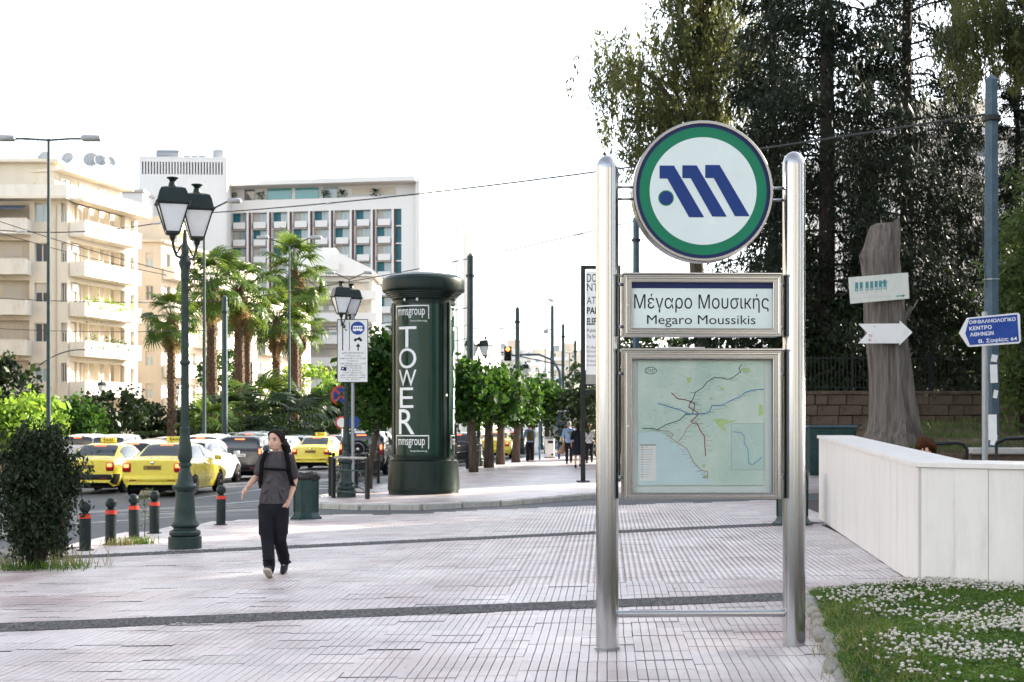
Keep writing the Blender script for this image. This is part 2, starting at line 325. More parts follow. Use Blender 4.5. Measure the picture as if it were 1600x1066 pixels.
for k_, s_ in (('green_iron', .3), ('column_green', .28), ('poster_green', .4), ('lamp_iron', .3), ('pole_green', .25), ('pole_blue', .25), ('black_iron', .25), ('rubber', .2), ('car_under', .1), ('plastic_black', .25), ('hair', .14), ('hair_auburn', .12), ('navy_cloth', .15), ('strap', .15), ('shirt_grey', .15), ('dark_trunk', .15), ('trunk', .15), ('bin_green', .3), ('cabinet_green', .25), ('cobble', .3), ('shoe', .2), ('cloth_dark', .15), ('dead_wood', .2), ('stone_wall', .2), ('soil', .1), ('leaf_conifer', .08), ('dark_gap', .1), ('logo_blue', .2), ('ring_navy', .2), ('sign_green', .2), ('print_dark', .1), ('sign_blue', .25), ('poster_green', .25), ('column_green', .2)):
    M[k_].node_tree.nodes['Principled BSDF'].inputs['Specular IOR Level'].default_value = s_
M['paving'] = paving_mat()
M['joint'] = mat('joint_dirt', (.055, .042, .044), .9, var=.3, scale=10)

# ---------------------------------------------------------------- lettering (all text evaluated in one go)
TX = {}
def need_text(items):
    objs = []
    for body, bold in items:
        cu = bpy.data.curves.new('t', 'FONT'); cu.body = body.replace('κ', 'к').replace('Κ', 'K'); cu.size = 10; cu.offset = bold * 10; cu.resolution_u = 4
        cu.align_x = 'LEFT'; o = bpy.data.objects.new('t', cu); COL.objects.link(o); objs.append((body, bold, o, cu))
    dg = bpy.context.evaluated_depsgraph_get(); dg.update()
    for body, bold, o, cu in objs:
        me = bpy.data.meshes.new_from_object(o.evaluated_get(dg)); v = np.zeros(len(me.vertices) * 3); me.vertices.foreach_get('co', v); v = v.reshape(-1, 3)
        TX[(body, bold)] = (v[:, :2] * .1, [tuple(p.vertices) for p in me.polygons])
        bpy.data.meshes.remove(me); bpy.data.objects.remove(o); bpy.data.curves.remove(cu)
def text(body, m, parent, loc, height=None, width=None, bold=0.0, align='c', rot=(PI / 2, 0, 0), name='lettering', cap=True, curve_r=None, squeeze=None, b=None):
    """flat lettering, height of the whole ink box or width of it; lies in local xz facing -y"""
    v, f = TX[(body, bold)]; lo, hi = v.min(0), v.max(0); v = v - lo; w, h = hi - lo
    k = (height / h) if height else width / w
    kx = width / w if (height and width) else k
    v = v * np.array([kx, k]); ox = {'c': -w * kx / 2, 'l': 0, 'r': -w * kx}[align]
    pts = [(x + ox, y, 0.0) for x, y in v]
    if b is not None: b.add([(p[0] + loc[0], p[1] + loc[1], loc[2]) for p in pts], f); return w * kx, h * k
    bb = B().add(pts, f); o = bb.obj(name, m, parent, loc=loc, rot=rot); return o
# ---------------------------------------------------------------- the setting
rng = np.random.default_rng(7); random.seed(7)
def inside(poly, x, y):
    c = False; n = len(poly); j = n - 1
    for i in range(n):
        xi, yi = poly[i]; xj, yj = poly[j]
        if (yi > y) != (yj > y) and x < (xj - xi) * (y - yi) / (yj - yi) + xi: c = not c
        j = i
    return c
def sheet(name, poly, h, m, skirt=.3, step=2.0):
    """polygon laid on the tilted ground, cut into strips along x so that it follows zg"""
    bm = bmesh.new(); vs_ = [bm.verts.new((x, y, 0)) for x, y in poly]; f = bm.faces.new(vs_)
    for xc in np.arange(-14, 14.1, 14.0):
        bmesh.ops.bisect_plane(bm, geom=bm.verts[:] + bm.edges[:] + bm.faces[:], plane_co=(xc, 0, 0), plane_no=(1, 0, 0))
    bm.normal_update()
    for f in bm.faces:
        if f.normal.z < 0: f.normal_flip()
    if skirt:
        r = bmesh.ops.extrude_face_region(bm, geom=bm.faces[:]); low = [g for g in r['geom'] if isinstance(g, bmesh.types.BMVert)]
        ls = set(low)
        for v in bm.verts: v.co.z = zg(v.co.x) + h - (skirt if v not in ls else 0)
    else:
        for v in bm.verts: v.co.z = zg(v.co.x) + h
    bmesh.ops.recalc_face_normals(bm, faces=bm.faces[:])
    me = bpy.data.meshes.new(name); bm.to_mesh(me); bm.free(); me.materials.append(m)
    o = link(name, me); o['kind'] = 'structure'; return o

ROAD_H = -.05
xs = [-1500, -14, 14, 1500]; ys = [-200, 2500]
gb = B(); gb.add([(x, y, zg(x) + ROAD_H) for x in xs for y in ys], [(0, 2, 3, 1), (2, 4, 5, 3), (4, 6, 7, 5)])
g0 = gb.obj('ground', M['asphalt']); g0['kind'] = 'structure'

LAWN = [(1.75, 7.0), (2.11, 9.33), (2.38, 11.1), (2.6, 12.4), (2.81, 13.9), (4.0, 14.42), (7.6, 11.7), (7.6, 7.0)]
PLAZA = [(-6.6, 1), (30, 1), (30, 33.2), (8, 31.4), (1.7, 30.4), (-2.2, 28.7), (-3.4, 28.9), (-4.3, 28.6), (-5.3, 27.7), (-6.1, 26.2), (-6.6, 24.2)]
plaza = sheet('plaza_pavement', PLAZA, -.016, M['joint'])
ISLAND = [(-4.75, 35.0), (-4.6, 33.4), (-4.1, 32.3), (-3.2, 31.4), (-1.9, 30.95), (-.3, 31.9), (2.0, 34.4), (6.9, 34.7), (34, 37), (90, 160), (48, 420), (40, 420), (22, 250), (6, 120), (.1, 71), (-2.4, 53)]
island = sheet('island_pavement', ISLAND, .07, M['paving'])
GARDEN = [(-19, 30), (-17.5, 45), (-12, 95), (-6, 145), (20, 360), (10, 360), (-120, 360), (-120, 30)]
garden = sheet('garden_verge', GARDEN, .08, M['soil'])

# ---- ribbed paving tiles: nearest ones single, the rest joined
A = R(3.7); TU = np.array([math.cos(A), -math.sin(A)]); TV = np.array([math.sin(A), math.cos(A)]); TS = .4
def band_line(p0, p1, hw): return (np.array(p0), np.array(p1), hw)
BANDS = [band_line((-8.2, 12.25), (2.75, 13.95), .30), band_line((-6.9, 19.75), (5.0, 24.0), .26)]
def in_band(x, y):
    for a, b, hw in BANDS:
        d = b - a; L = np.hypot(*d); d = d / L; r = np.array([x, y]) - a; t = r @ d
        if -.2 < t < L + .2 and abs(r[0] * d[1] - r[1] * d[0]) < hw - .27: return True
    return False
def tile_geo():
    n = 6; w = TS / n; g = .0085; dep = .013; e = .002; V = []; Q = []
    prof = []
    for i in range(n):
        u0 = -TS / 2 + i * w; prof += [(u0 + (g / 2 if i else e), 0), (u0 + w - (g / 2 if i < n - 1 else e), 0)]
        if i < n - 1: prof.append((u0 + w, -dep))
    prof = [(-TS / 2 + e, -.02)] + prof + [(TS / 2 - e, -.02)]
    for u, z in prof: V += [(u, -TS / 2 + e, z), (u, TS / 2 - e, z)]
    for i in range(len(prof) - 1): Q.append((2 * i, 2 * i + 2, 2 * i + 3, 2 * i + 1))
    return np.array(V), np.array(Q)
tV, tQ = tile_geo()
tile_me = bpy.data.meshes.new('tile'); tile_me.from_pydata([tuple(v) for v in tV], [], [tuple(q) for q in tQ]); tile_me.materials.append(M['paving']); tile_me.update()
cand = []
for i in range(-32, 42):
    for j in range(18, 80):
        off = (.13 if i % 3 == 0 else 0) + (.2 if i % 2 else 0)
        c = TU * (i * TS) + TV * (j * TS + off); x, y = c
        if not inside(PLAZA, x, y) or inside(LAWN, x - .24, y - .1) or in_band(x, y): continue
        if x > 4.0 + (y - 14.5) * .113 + .12 and y > 13.6: continue
        px = CX + F * x / y; py = HZ + F * (EYE - zg(x)) / y
        if px < -90 or px > 1700 or py > 1120: continue
        cand.append((y, x, py))
cand.sort()
near = [c for c in cand if c[2] < 1085][:300]; ns = set(near); rest = [c for c in cand if c not in ns]
ROLL = -math.atan(.02)
for k, (y, x, _) in enumerate(near):
    o = link('tile', tile_me, plaza, (x + rng.normal(0, .002), y + rng.normal(0, .002), zg(x) + rng.normal(0, .0013)), (rng.normal(0, .004), ROLL + rng.normal(0, .004), -A + rng.normal(0, .006)))
if rest:
    n = len(rest); c = np.array([(x, y, zg(x)) for y, x, _ in rest]); a = -A + rng.normal(0, .005, n)
    ca, sa = np.cos(a)[:, None], np.sin(a)[:, None]; vx = tV[None, :, 0] * ca - tV[None, :, 1] * sa; vy = tV[None, :, 0] * sa + tV[None, :, 1] * ca
    vz = tV[None, :, 2] + vx * .02 + rng.normal(0, .0012, (n, 1))
    V = np.stack([vx + c[:, :1], vy + c[:, 1:2], vz + c[:, 2:]], -1).reshape(-1, 3)
    Q = (tQ[None] + (np.arange(n) * len(tV))[:, None, None]).reshape(-1, 4)
    o = np_mesh('paving_tiles', V, Q, M['paving'], plaza); o['kind'] = 'stuff'

# ---- dark cobble bands across the plaza
for bi, (a, b, hw) in enumerate(BANDS):
    d = b - a; L = np.hypot(*d); d = d / L; nrm = np.array([-d[1], d[0]]); V = []; Q = []
    s = .052; nu = int(L / s); nv = int(2 * hw / s)
    for i in range(nu):
        for j in range(nv):
            c = a + d * ((i + .5 * (j % 2)) * s + rng.normal(0, .008)) + nrm * (-hw + (j + .5) * s + rng.normal(0, .008))
            if c[0] < -6.5 or inside(LAWN, *c): continue
            r = s * rng.uniform(.40, .56); h = rng.normal(0, .004); k = len(V); an = rng.uniform(0, 1.5)
            for q in range(6):
                t = an + q * PI / 3; V.append((c[0] + r * math.cos(t), c[1] + r * math.sin(t), zg(c[0]) - .004))
            for q in range(6):
                t = an + q * PI / 3; V.append((c[0] + r * .6 * math.cos(t), c[1] + r * .6 * math.sin(t), zg(c[0]) + .008 + h * .45 + rng.normal(0, .0015)))
            for q in range(6): Q.append((k + q, k + (q + 1) % 6, k + 6 + (q + 1) % 6, k + 6 + q))
            Q.append((k + 6, k + 7, k + 8, k + 9)); Q.append((k + 6, k + 9, k + 10, k + 11))
    o = np_mesh('cobble_band', V, Q, M['cobble'], plaza); o['kind'] = 'stuff'
    a2 = a if a[0] > -6.5 else a + d * ((-6.5 - a[0]) / d[0]); e2 = [a2 - nrm * hw, b - nrm * hw, b + nrm * hw, a2 + nrm * hw]
    B().add([(q[0], q[1], zg(q[0]) + .0035) for q in e2], [(0, 1, 2, 3)]).obj('cobble_bed', M['joint'], plaza)

# ---- kerb stones round the island
path = [(-2.6, 50), (-4.75, 35.0), (-4.6, 33.4), (-4.1, 32.3), (-3.2, 31.4), (-1.9, 30.95), (-.3, 31.9), (2.0, 34.4), (6.9, 34.7)]
def walk(path, step):
    out = []; rem = 0; 
    for a, b in zip(path[:-1], path[1:]):
        a = np.array(a, float); b = np.array(b, float); L = np.hypot(*(b - a)); n = max(1, round(L / step)); d = (b - a) / n
        for i in range(n): out.append((a + d * i, a + d * (i + 1)))
    return out
ks = B().box((0, 0, 0), (1, .22, .24), bev=.025).mesh(M['kerbstone'])
for a, b in walk(path, .75):
    c = (a + b) / 2; L = np.hypot(*(b - a)); link('kerb_stone', ks, island, (c[0], c[1], zg(c[0]) - .035 + random.gauss(0, .006)), (random.gauss(0, .015), 0, math.atan2(*(b - a)[::-1])), (L - .018, 1 + random.gauss(0, .03), 1))

# ---- paint on the road
def road_strip(name, p, q, w, seg=1):
    p = np.array(p); q = np.array(q); d = (q - p); n = np.array([-d[1], d[0]]) / np.hypot(*d) * w / 2
    b = B(); pts = [p - n, q - n, q + n, p + n]
    b.add([(x, y, zg(x) + ROAD_H + .005) for x, y in pts], [(0, 1, 2, 3)]); o = b.obj(name, M['line_paint']); o['kind'] = 'structure'; return o
for k, (p, q, w) in enumerate([((-11.6, 23.2), (-8.3, 24.6), .16), ((-9.2, 27.5), (-6.6, 30.5), .14), ((-7.0, 35.2), (-4.9, 38.2), .3), ((-8.4, 38), (-3.6, 66), .13), ((-13, 40), (-8, 80), .13), ((-12.5, 28), (-5.5, 34), .14), ((-6.4, 43.5), (-4.9, 43.2), .5), ((-6.7, 45.5), (-5.2, 45.2), .5)]):
    road_strip('road_marking', p, q, w)
# ---- a stone-edged kerb end of another traffic island at the very left
kb = thing('traffic_island_kerb', 'pale kerb edge in the road left of the dark bush', 'kerb', (-9.4, 24.2, zg(-9.4) + ROAD_H), R(16))
for i in range(4): link('kerb_stone', ks, kb, (-1.6 + i * .8, 0, .03), (0, 0, 0), (.78, 1, 1))

# ---- white marble parapet round the stair
def parapet(name, label, p0, z0, p1, z1, sw, T=.30):
    p0 = Vector(p0); p1 = Vector(p1); d = p1 - p0; L = d.length; an = math.atan2(d.y, d.x)
    root = thing(name, label, 'wall', (p0.x, p0.y, 0), an); n = int(round(L / sw)); w = L / n
    gx = lambda t: zg(p0.x + d.x * t / L)
    # core, two skins of slabs, coping
    c = B(); hs = [(0, -.16), (L, -.16)]
    for y0, y1 in [(.035, T - .065)]:
        vv = []
        for t, z in ((0, z0), (L, z1)): vv += [(t, y0, gx(t) - .1), (t, y1, gx(t) - .1), (t, y1, z), (t, y0, z)]
        c.add(vv, [(0, 3, 2, 1), (4, 5, 6, 7), (0, 1, 5, 4), (1, 2, 6, 5), (2, 3, 7, 6), (3, 0, 4, 7)])
    c.obj('wall_core', M['mortar'], root)
    for side in (0, 1):
        for i in range(n):
            t0, t1 = i * w + .0019, (i + 1) * w - .0019; y0 = 0.0 if side == 0 else T - .062; y1 = y0 + .032; q = random.gauss(0, .0015); vv = []
            for t in (t0, t1):
                zt = z0 + (z1 - z0) * t / L - .002; zb = gx(t) + (.012 if side == 0 else -.05)
                vv += [(t, y0 + q, zb), (t, y1, zb), (t, y1, zt), (t, y0 + q, zt)]
            B().add(vv, [(0, 3, 2, 1), (4, 5, 6, 7), (0, 1, 5, 4), (1, 2, 6, 5), (2, 3, 7, 6), (3, 0, 4, 7)]).obj('marble_slab', M['marble'], root)
    m = max(1, int(L / 1.3)); cw = L / m
    for i in range(m):
        t0, t1 = i * cw + .001 - (.03 if i == 0 else 0), (i + 1) * cw - .001; vv = []
        for t in (t0, t1):
            zt = z0 + (z1 - z0) * t / L
            vv += [(t, -.03, zt + .003), (t, T, zt + .003), (t, T, zt + .048), (t, -.03, zt + .048)]
        B().add(vv, [(0, 3, 2, 1), (4, 5, 6, 7), (0, 1, 5, 4), (1, 2, 6, 5), (2, 3, 7, 6), (3, 0, 4, 7)]).obj('coping', M['marble'], root)
    return root
# outward face must look left / to the camera: run the left wing from far to near
parapet('marble_parapet', 'long white marble parapet receding beside the stair, nearer the sign post', (5.15, 24.7), 1.47, (4.0, 14.5), 1.26, .46, .55)
parapet('marble_parapet', 'white marble slab wall standing behind the clover lawn', (4.012, 14.44), 1.262, (7.2, 12.05), 1.24, .335, 1.3)

# ---- lawn with clover
lawn = sheet('lawn_soil', LAWN, .02, M['soil'], skirt=.1)
def lawn_pts(n, ymin=8.8):
    out = []
    while len(out) < n:
        m = n * 3; y = rng.uniform(ymin, 14.4, m); x = rng.uniform(1.9, 6.3, m)
        ok = [inside(LAWN, a, b) and CX + F * a / b < 1660 for a, b in zip(x, y)]
        out += [(a, b) for a, b, k in zip(x, y, ok) if k]
    return np.array(out[:n])
def vnoise(p, f, seed=0):
    return (np.sin(p[:, 0] * f + 1.3 + seed) * np.cos(p[:, 1] * f * 1.1 + seed * 2) + np.sin(p[:, 0] * f * 2.3 + p[:, 1] * f * 1.7 + seed) * .6 + np.sin(p[:, 0] * f * 5.1 - p[:, 1] * f * 4.3) * .35) / 1.95
def blades(name, p, z, hmin, hmax, w, m, parent=None, lean=.5):
    n = len(p); h = rng.uniform(hmin, hmax, n); a = rng.uniform(0, 2 * PI, n); b = rng.uniform(0, 2 * PI, n); l = rng.uniform(.1, lean, n) * h
    d = np.stack([np.cos(a), np.sin(a)], 1) * w / 2; q = np.stack([np.cos(b), np.sin(b)], 1)
    c = np.column_stack([p, z]); V = np.zeros((n, 5, 3))
    V[:, 0, :2] = c[:, :2] - d; V[:, 0, 2] = z; V[:, 1, :2] = c[:, :2] + d; V[:, 1, 2] = z
    mid = c[:, :2] + q * (l * .35)[:, None]; V[:, 2, :2] = mid + d * .8; V[:, 2, 2] = z + h * .6; V[:, 3, :2] = mid - d * .8; V[:, 3, 2] = z + h * .6
    tip = c[:, :2] + q * l[:, None]; V[:, 4, :2] = tip; V[:, 4, 2] = z + h
    k = np.arange(n)[:, None] * 5; Q = np.concatenate([k + np.array([0, 1, 2]), k + np.array([0, 2, 3]), k + np.array([3, 2, 4])])
    return np_mesh(name, V.reshape(-1, 3), Q, m, parent)
zl = lambda p: .02 * p[:, 0] + .02
p = lawn_pts(52000); o = blades('lawn_grass', p, zl(p), .03, .085, .008, M['grass'], None, 1.1); tag(o, 'green grass growing in front of the white marble wall', 'grass', kind='stuff')
p = lawn_pts(9000); e = np.array([np.interp(y, [9.3, 11.1, 12.4, 13.9], [2.11, 2.38, 2.6, 2.81]) for y in p[:, 1]])
k = ((p[:, 0] - e < .55) & (p[:, 1] < 12.6) & (rng.random(len(p)) < .42)) | (rng.random(len(p)) < .03); p = p[k]; p[:, 0] -= rng.uniform(.0, .2, len(p)) * (rng.random(len(p)) < .4)
o = blades('dry_grass', p, zl(p), .06, .14, .006, M['grass_dry'], None, .8); tag(o, 'yellow dry grass tufts along the lawn kerb', 'grass', kind='stuff')
# clover leaves
p = lawn_pts(26000); n = len(p); z = zl(p) + rng.uniform(.02, .075, n); a = rng.uniform(0, 6.28, n); s = rng.uniform(.007, .013, n); t = rng.normal(0, .35, (n, 2))
V = np.zeros((n, 4, 3))
for q in range(4):
    ca, sa = np.cos(a + q * PI / 2) * s, np.sin(a + q * PI / 2) * s; V[:, q, 0] = p[:, 0] + ca; V[:, q, 1] = p[:, 1] + sa; V[:, q, 2] = z + ca * t[:, 0] + sa * t[:, 1]
o = np_mesh('clover_leaves', V.reshape(-1, 3), np.arange(n * 4).reshape(-1, 4), M['grass']); tag(o, 'low clover leaves covering the lawn', 'clover', kind='stuff')
# clover flower heads
p = lawn_pts(7000); v = vnoise(p, 2.1, 1.0); nearw = np.clip((p[:, 1] - 9) / 5, 0, 1); edge = np.array([a - np.interp(b, [9.3, 11.1, 12.4, 13.9], [2.11, 2.38, 2.6, 2.81]) for a, b in p])
k = (v + rng.normal(0, .25, len(p)) > .16) & (edge > rng.uniform(.15, .8, len(p)) - .35 * (p[:, 1] > 12.8)); p = p[k][:2500]
bm = bmesh.new(); bmesh.ops.create_icosphere(bm, subdivisions=1, radius=1); sv = np.array([q.co[:] for q in bm.verts]); bm.verts.index_update(); sf = np.array([[q.index for q in f.verts] for f in bm.faces]); bm.free()
# spiky: lift the centre of each face
cen = sv[sf].mean(1); cen = cen / np.linalg.norm(cen, axis=1, keepdims=True) * 1.18; sv2 = np.vstack([sv * .86, cen]); m0 = len(sv)
sf2 = np.concatenate([np.column_stack([sf[:, 0], sf[:, 1], m0 + np.arange(len(sf))]), np.column_stack([sf[:, 1], sf[:, 2], m0 + np.arange(len(sf))]), np.column_stack([sf[:, 2], sf[:, 0], m0 + np.arange(len(sf))])])
n = len(p); r = rng.uniform(.007, .0145, n); z = zl(p) + rng.uniform(.055, .105, n)
V = sv2[None] * r[:, None, None] * np.array([1, 1, .8]) + np.column_stack([p, z])[:, None, :]
Q = (sf2[None] + (np.arange(n) * len(sv2))[:, None, None]).reshape(-1, 3)
o = np_mesh('clover_flowers', V.reshape(-1, 3), Q, M['clover_white']); tag(o, 'white clover flower heads dotting the lawn', 'flowers', kind='stuff')
# rough stones edging the lawn
for i, (a, b) in enumerate(walk([(1.95, 8.4), (2.06, 9.2), (2.33, 11.0), (2.55, 12.4), (2.77, 13.9)], .42)):
    c = (a + b) / 2; L = np.hypot(*(b - a)); bx = B().box((0, 0, 0), (L - .03, .13 + random.uniform(-.02, .03), .12), bev=.03)
    bx.v = [(x + random.gauss(0, .008), y + random.gauss(0, .008), z + random.gauss(0, .006)) for x, y, z in bx.v]
    bx.obj('edging_stone', M['edging'], lawn, loc=(c[0] + .03 + random.gauss(0, .02), c[1], zg(c[0]) - .005 + random.gauss(0, .018)), rot=(0, 0, math.atan2(*(b - a)[::-1]) + random.gauss(0, .06)))

# ---- raised planted bank behind the stair, with its front wall
def bank_z(x, y): return 1.12 + max(0, (y - 29)) / 15 * .62 + .06 * math.sin(x * 1.7 + y * .8) * min(1, (y - 28) / 3)
bb = B(); nx, ny = 22, 16; vv = []
for j in range(ny + 1):
    for i in range(nx + 1):
        y = 28.9 + 17.0 * j / ny; x = .237 * y + 15 * i / nx + (0 if i else .12 * math.sin(j)); vv.append((x, y, bank_z(x, y)))
ff = [(j * (nx + 1) + i, j * (nx + 1) + i + 1, (j + 1) * (nx + 1) + i + 1, (j + 1) * (nx + 1) + i) for j in range(ny) for i in range(nx)]
bb.add(vv, ff)
sk = [(j * (nx + 1)) for j in range(ny + 1)]; n0 = len(bb.v)
for q in sk: x, y, z = bb.v[q]; bb.v.append((x - .35, y, .05))
for q in range(ny): bb.f.append((sk[q], sk[q + 1], n0 + q + 1, n0 + q))
n1 = len(bb.v)
for i in range(nx + 1): x, y, z = bb.v[i]; bb.v.append((x, y - .02, .0))
for i in range(nx): bb.f.append((i, n1 + i, n1 + i + 1, i + 1))
o = bb.obj('planted_bank', M['soil'], smooth=True); o['kind'] = 'structure'
p = np.column_stack([rng.uniform(7.05, 17, 16000), rng.uniform(29, 45.5, 16000)]); k = (vnoise(p, 1.2, 3) + rng.normal(0, .3, len(p)) > -.1) & (p[:, 0] > .241 * p[:, 1]); p = p[k]
o = blades('bank_grass', p, np.array([bank_z(a, b) for a, b in p]), .06, .22, .018, M['leaf_thuja'], None, 1.0); tag(o, 'sparse grass on the shaded bank under the trees', 'grass', kind='stuff')
rw = thing('retaining_wall', 'low brown wall with pale concrete edge below the bank', 'wall', (8.9, 28.55, 0))
B().box((6.5, .12, .5), (13, .24, 1.24)).obj('wall_core', M['stone_wall'], rw)
for i in range(9): B().box((.72 + i * 1.45, .1, 1.19), (1.43, .42, .13), bev=.02).obj('coping', M['concrete'], rw)

# ---- stone park wall with railing
sw = thing('park_wall', 'brown rubble stone wall with coping below the park railing', 'wall', (8.4, 45.2, 0))
B().box((6.5, .3, 1.3), (17, .4, 2.6)).obj('mortar_core', M['mortar'], sw)
z = .60; row = 0
while z < 2.6:
    h = random.choice((.26, .32, .30)); h = min(h, 2.64 - z); x = -.2 - random.uniform(0, .4)
    while x < 9:
        w = random.uniform(.38, .92); s = B().box((0, 0, 0), (w - .022, .16, h - .022), bev=.018)
        s.v = [(a + random.gauss(0, .006), b + random.gauss(0, .008), c + random.gauss(0, .006)) for a, b, c in s.v]
        s.obj('stone', M['stone_wall'], sw, loc=(x + w / 2, .06 + random.gauss(0, .012), z + h / 2)); x += w
    z += h
for i in range(8): B().box((-.4 + .62 + i * 1.25, .25, 2.70), (1.235, .62, .11), bev=.02).obj('coping', M['stone_wall'], sw)
rl = thing('park_railing', 'black iron railing on top of the brown stone wall', 'railing', (8.4, 45.42, 2.755))
bar = B().box((0, 0, .55), (.022, .022, 1.1)).mesh(M['black_iron'])
for i in range(78): link('bar', bar, rl, (-.3 + i * .125, 0, 0))
for zz in (.12, 1.02): B().box((4.5, 0, zz), (10, .05, .035)).obj('rail', M['black_iron'], rl)
for i in range(5): B().box((-.3 + i * 2.4, 0, .6), (.07, .07, 1.2)).obj('post', M['black_iron'], rl)
# ---------------------------------------------------------------- lettering list
need_text([('Μέγαρο Μουσικής', .0), ('Megaro Moussikis', .0), ('ΣΤΑΣΥ', .02), ('mmsgroup', .0), ('Street Advertising', .0), ('ΟΦΘΑΛΜΟΛΟΓΙΚΟ', .02), ('ΚΕΝΤΡΟ', .02), ('ΑΘΗΝΩΝ', .02), ('Β. Σοφίας 64', .02), ('TAXI', .02),
           ('ΔΕΝ ΕΠΙΤΡΕΠΕΤΑΙ', .0), ('Καθημερινές', .0), ('από 06:00 έως 21:00', .0), ('Σάββατο', .0), ('από 06:00 έως 16:00', .0), ('ΕΠΙΤΡΕΠΕΤΑΙ', .0), ('21:00 έως', .0), ('06:00 επομένης', .0), ('από Σάββατο 16:00', .0), ('έως Δευτέρα 06:00', .0), ('και Αργίες', .0),
           ('DOCUME', .0), ('NTA 14', .0), ('AT', .0), ('PARKO', .03), ('ELEFTHERIAS', .03), ('Public Programs', .0), ('The Parliament of Bodies', .0), ('Η documenta', .0), ('Ελευθερίας', .0), ('Δημόσια', .0), ('ΤΑΑ-9324', .01), ('ΤΑΒ-6108', .01), ('ΖΥΧ-4182', .01), ('ΙΜΕ-2740', .01), ('ΥΗΚ-5316', .01), ('61', .03), ('ΤΙ', .02), ('ΧΙ', .02)]
          + [(c, .0) for c in 'TOWER'] + [(c, .01) for c in 'ΤΟΠΑΡΚ'])

def sub_mesh(pts, f, maxlen):
    bm = bmesh.new(); vv = [bm.verts.new(p) for p in pts]
    for q in f:
        try: bm.faces.new([vv[i] for i in q])
        except ValueError: pass
    bmesh.ops.triangulate(bm, faces=bm.faces[:])
    for _ in range(4):
        ed = [e for e in bm.edges if e.calc_length() > maxlen]
        if not ed: break
        bmesh.ops.subdivide_edges(bm, edges=ed, cuts=1); bmesh.ops.triangulate(bm, faces=bm.faces[:])
    bm.verts.index_update(); r = ([tuple(v.co) for v in bm.verts], [tuple(v.index for v in f_.verts) for f_ in bm.faces]); bm.free(); return r
def wrap_text(body, bold, m, parent, th, z, r, height, width, name='lettering'):
    """lettering bent round a cylinder; th = angle of its middle (0 faces the camera, positive to the right)"""
    v, f = TX[(body, bold)]; lo, hi = v.min(0), v.max(0); s = (hi - lo); k = np.array([width / s[0], height / s[1]])
    v = (v - lo) * k - np.array([width / 2, 0]); pts, f = sub_mesh([(x, y, 0) for x, y in v], f, .07)
    return B().add([(r * math.sin(th + x / r), -r * math.cos(th + x / r), z + y) for x, y, _ in pts], f).obj(name, m, parent)
def stroke(b, pts, w, z, closed=False):
    """flat polyline of width w in the xy plane at height z"""
    pts = [np.array(p, float) for p in pts]
    for i, (p, q) in enumerate(zip(pts[:-1], pts[1:])):
        d = q - p; L = np.hypot(*d)
        if L < 1e-6: continue
        n = np.array([-d[1], d[0]]) / L * w / 2; e = d / L * w * .35; p2, q2 = p - e, q + e; zz = z + (i % 2) * .00012
        b.add([(*(p2 - n), zz), (*(q2 - n), zz), (*(q2 + n), zz), (*(p2 + n), zz)], [(0, 1, 2, 3)])
def disc(r, n=48, z=0, c=(0, 0)): return [(c[0] + r * math.cos(2 * PI * i / n), c[1] + r * math.sin(2 * PI * i / n), z) for i in range(n)]
FACE = (PI / 2, 0, 0)      # xy drawings stood up to face -y

# ---------------------------------------------------------------- metro sign
SX, SD = 1.395, 10.885; SZ = zg(SX); kk = SD / F
def sl(px, py): return ((px - 1094.5) * kk, EYE - (py - HZ) * kk - SZ)
ms = thing('metro_sign', 'tall steel metro station sign with round green and blue emblem and map case', 'sign', (SX, SD, SZ), R(2.2))
for px, top in ((948, 244), (1241.5, 236)):
    x, zt = sl(px, top); r = .0835; zb = -.03 if px < 1000 else -.03
    prof = [(r, zb)] + [(r, zt - .075)] + [(r * math.cos(a), zt - .075 + .075 * math.sin(a)) for a in np.linspace(.12, 1.5, 8)]
    o = B().lathe([(r, zb), (r, zt - .11)], 40, (x, 0, 0)).obj('pole', M['steel'], ms, True, auto=40)
    B().lathe([(r * .985, zt - .113), (r * .985, zt - .10)] + [(r * math.cos(a) * .995, zt - .10 + .10 * math.sin(a)) for a in np.linspace(0, 1.5, 10)], 40, (x, 0, 0)).obj('pole_cap', M['steel'], o, True, auto=40)
    B().lathe([(r + .012, -.005), (r + .012, .006), (r + .002, .008)], 32, (x, 0, 0)).obj('base_ring', M['steel_frame'], o)
# round emblem
cx_, cz_ = sl(1096, 301); r0 = .519
em = B().lathe([(r0 - .02, -.075), (r0, -.07), (r0, .07), (r0 - .005, .078), (r0 - .022, .078), (r0 - .024, .066)], 72, cap=False).obj('emblem_rim', M['steel_frame'], ms, True, loc=(cx_, 0, cz_), rot=FACE, auto=30)
B().add(disc(.4965, 72, .066), [tuple(range(72))]).obj('navy_ring', M['ring_navy'], em)
B().add(disc(.4965, 72, -.06), [tuple(range(72))[::-1]]).obj('back_panel', M['steel_frame'], em)
B().add(disc(.470, 72, .068), [tuple(range(72))]).obj('green_ring', M['sign_green'], em)
B().add(disc(.3955, 72, .070), [tuple(range(72))]).obj('white_disc', M['sign_face'], em)
q = .001332; lp = lambda pts: [((a - 692) * q, -(b - 497) * q, .072) for a, b in pts]
for poly in ([(450, 358), (530, 358), (697, 642), (613, 642), (493, 430), (450, 430)], [(576, 356), (656, 356), (823, 638), (742, 638), (622, 427), (576, 427)], [(703, 353), (783, 353), (950, 635), (868, 635), (750, 425), (703, 425)]):
    B().add(lp(poly)[::-1], [tuple(range(6))]).obj('logo_stroke', M['logo_blue'], em)
dc = ((486 - 692) * q, -(537 - 497) * q)
B().add(disc(43 * q, 32, .0715, dc), [tuple(range(32))]).obj('logo_dot_ring', M['sign_green'], em)
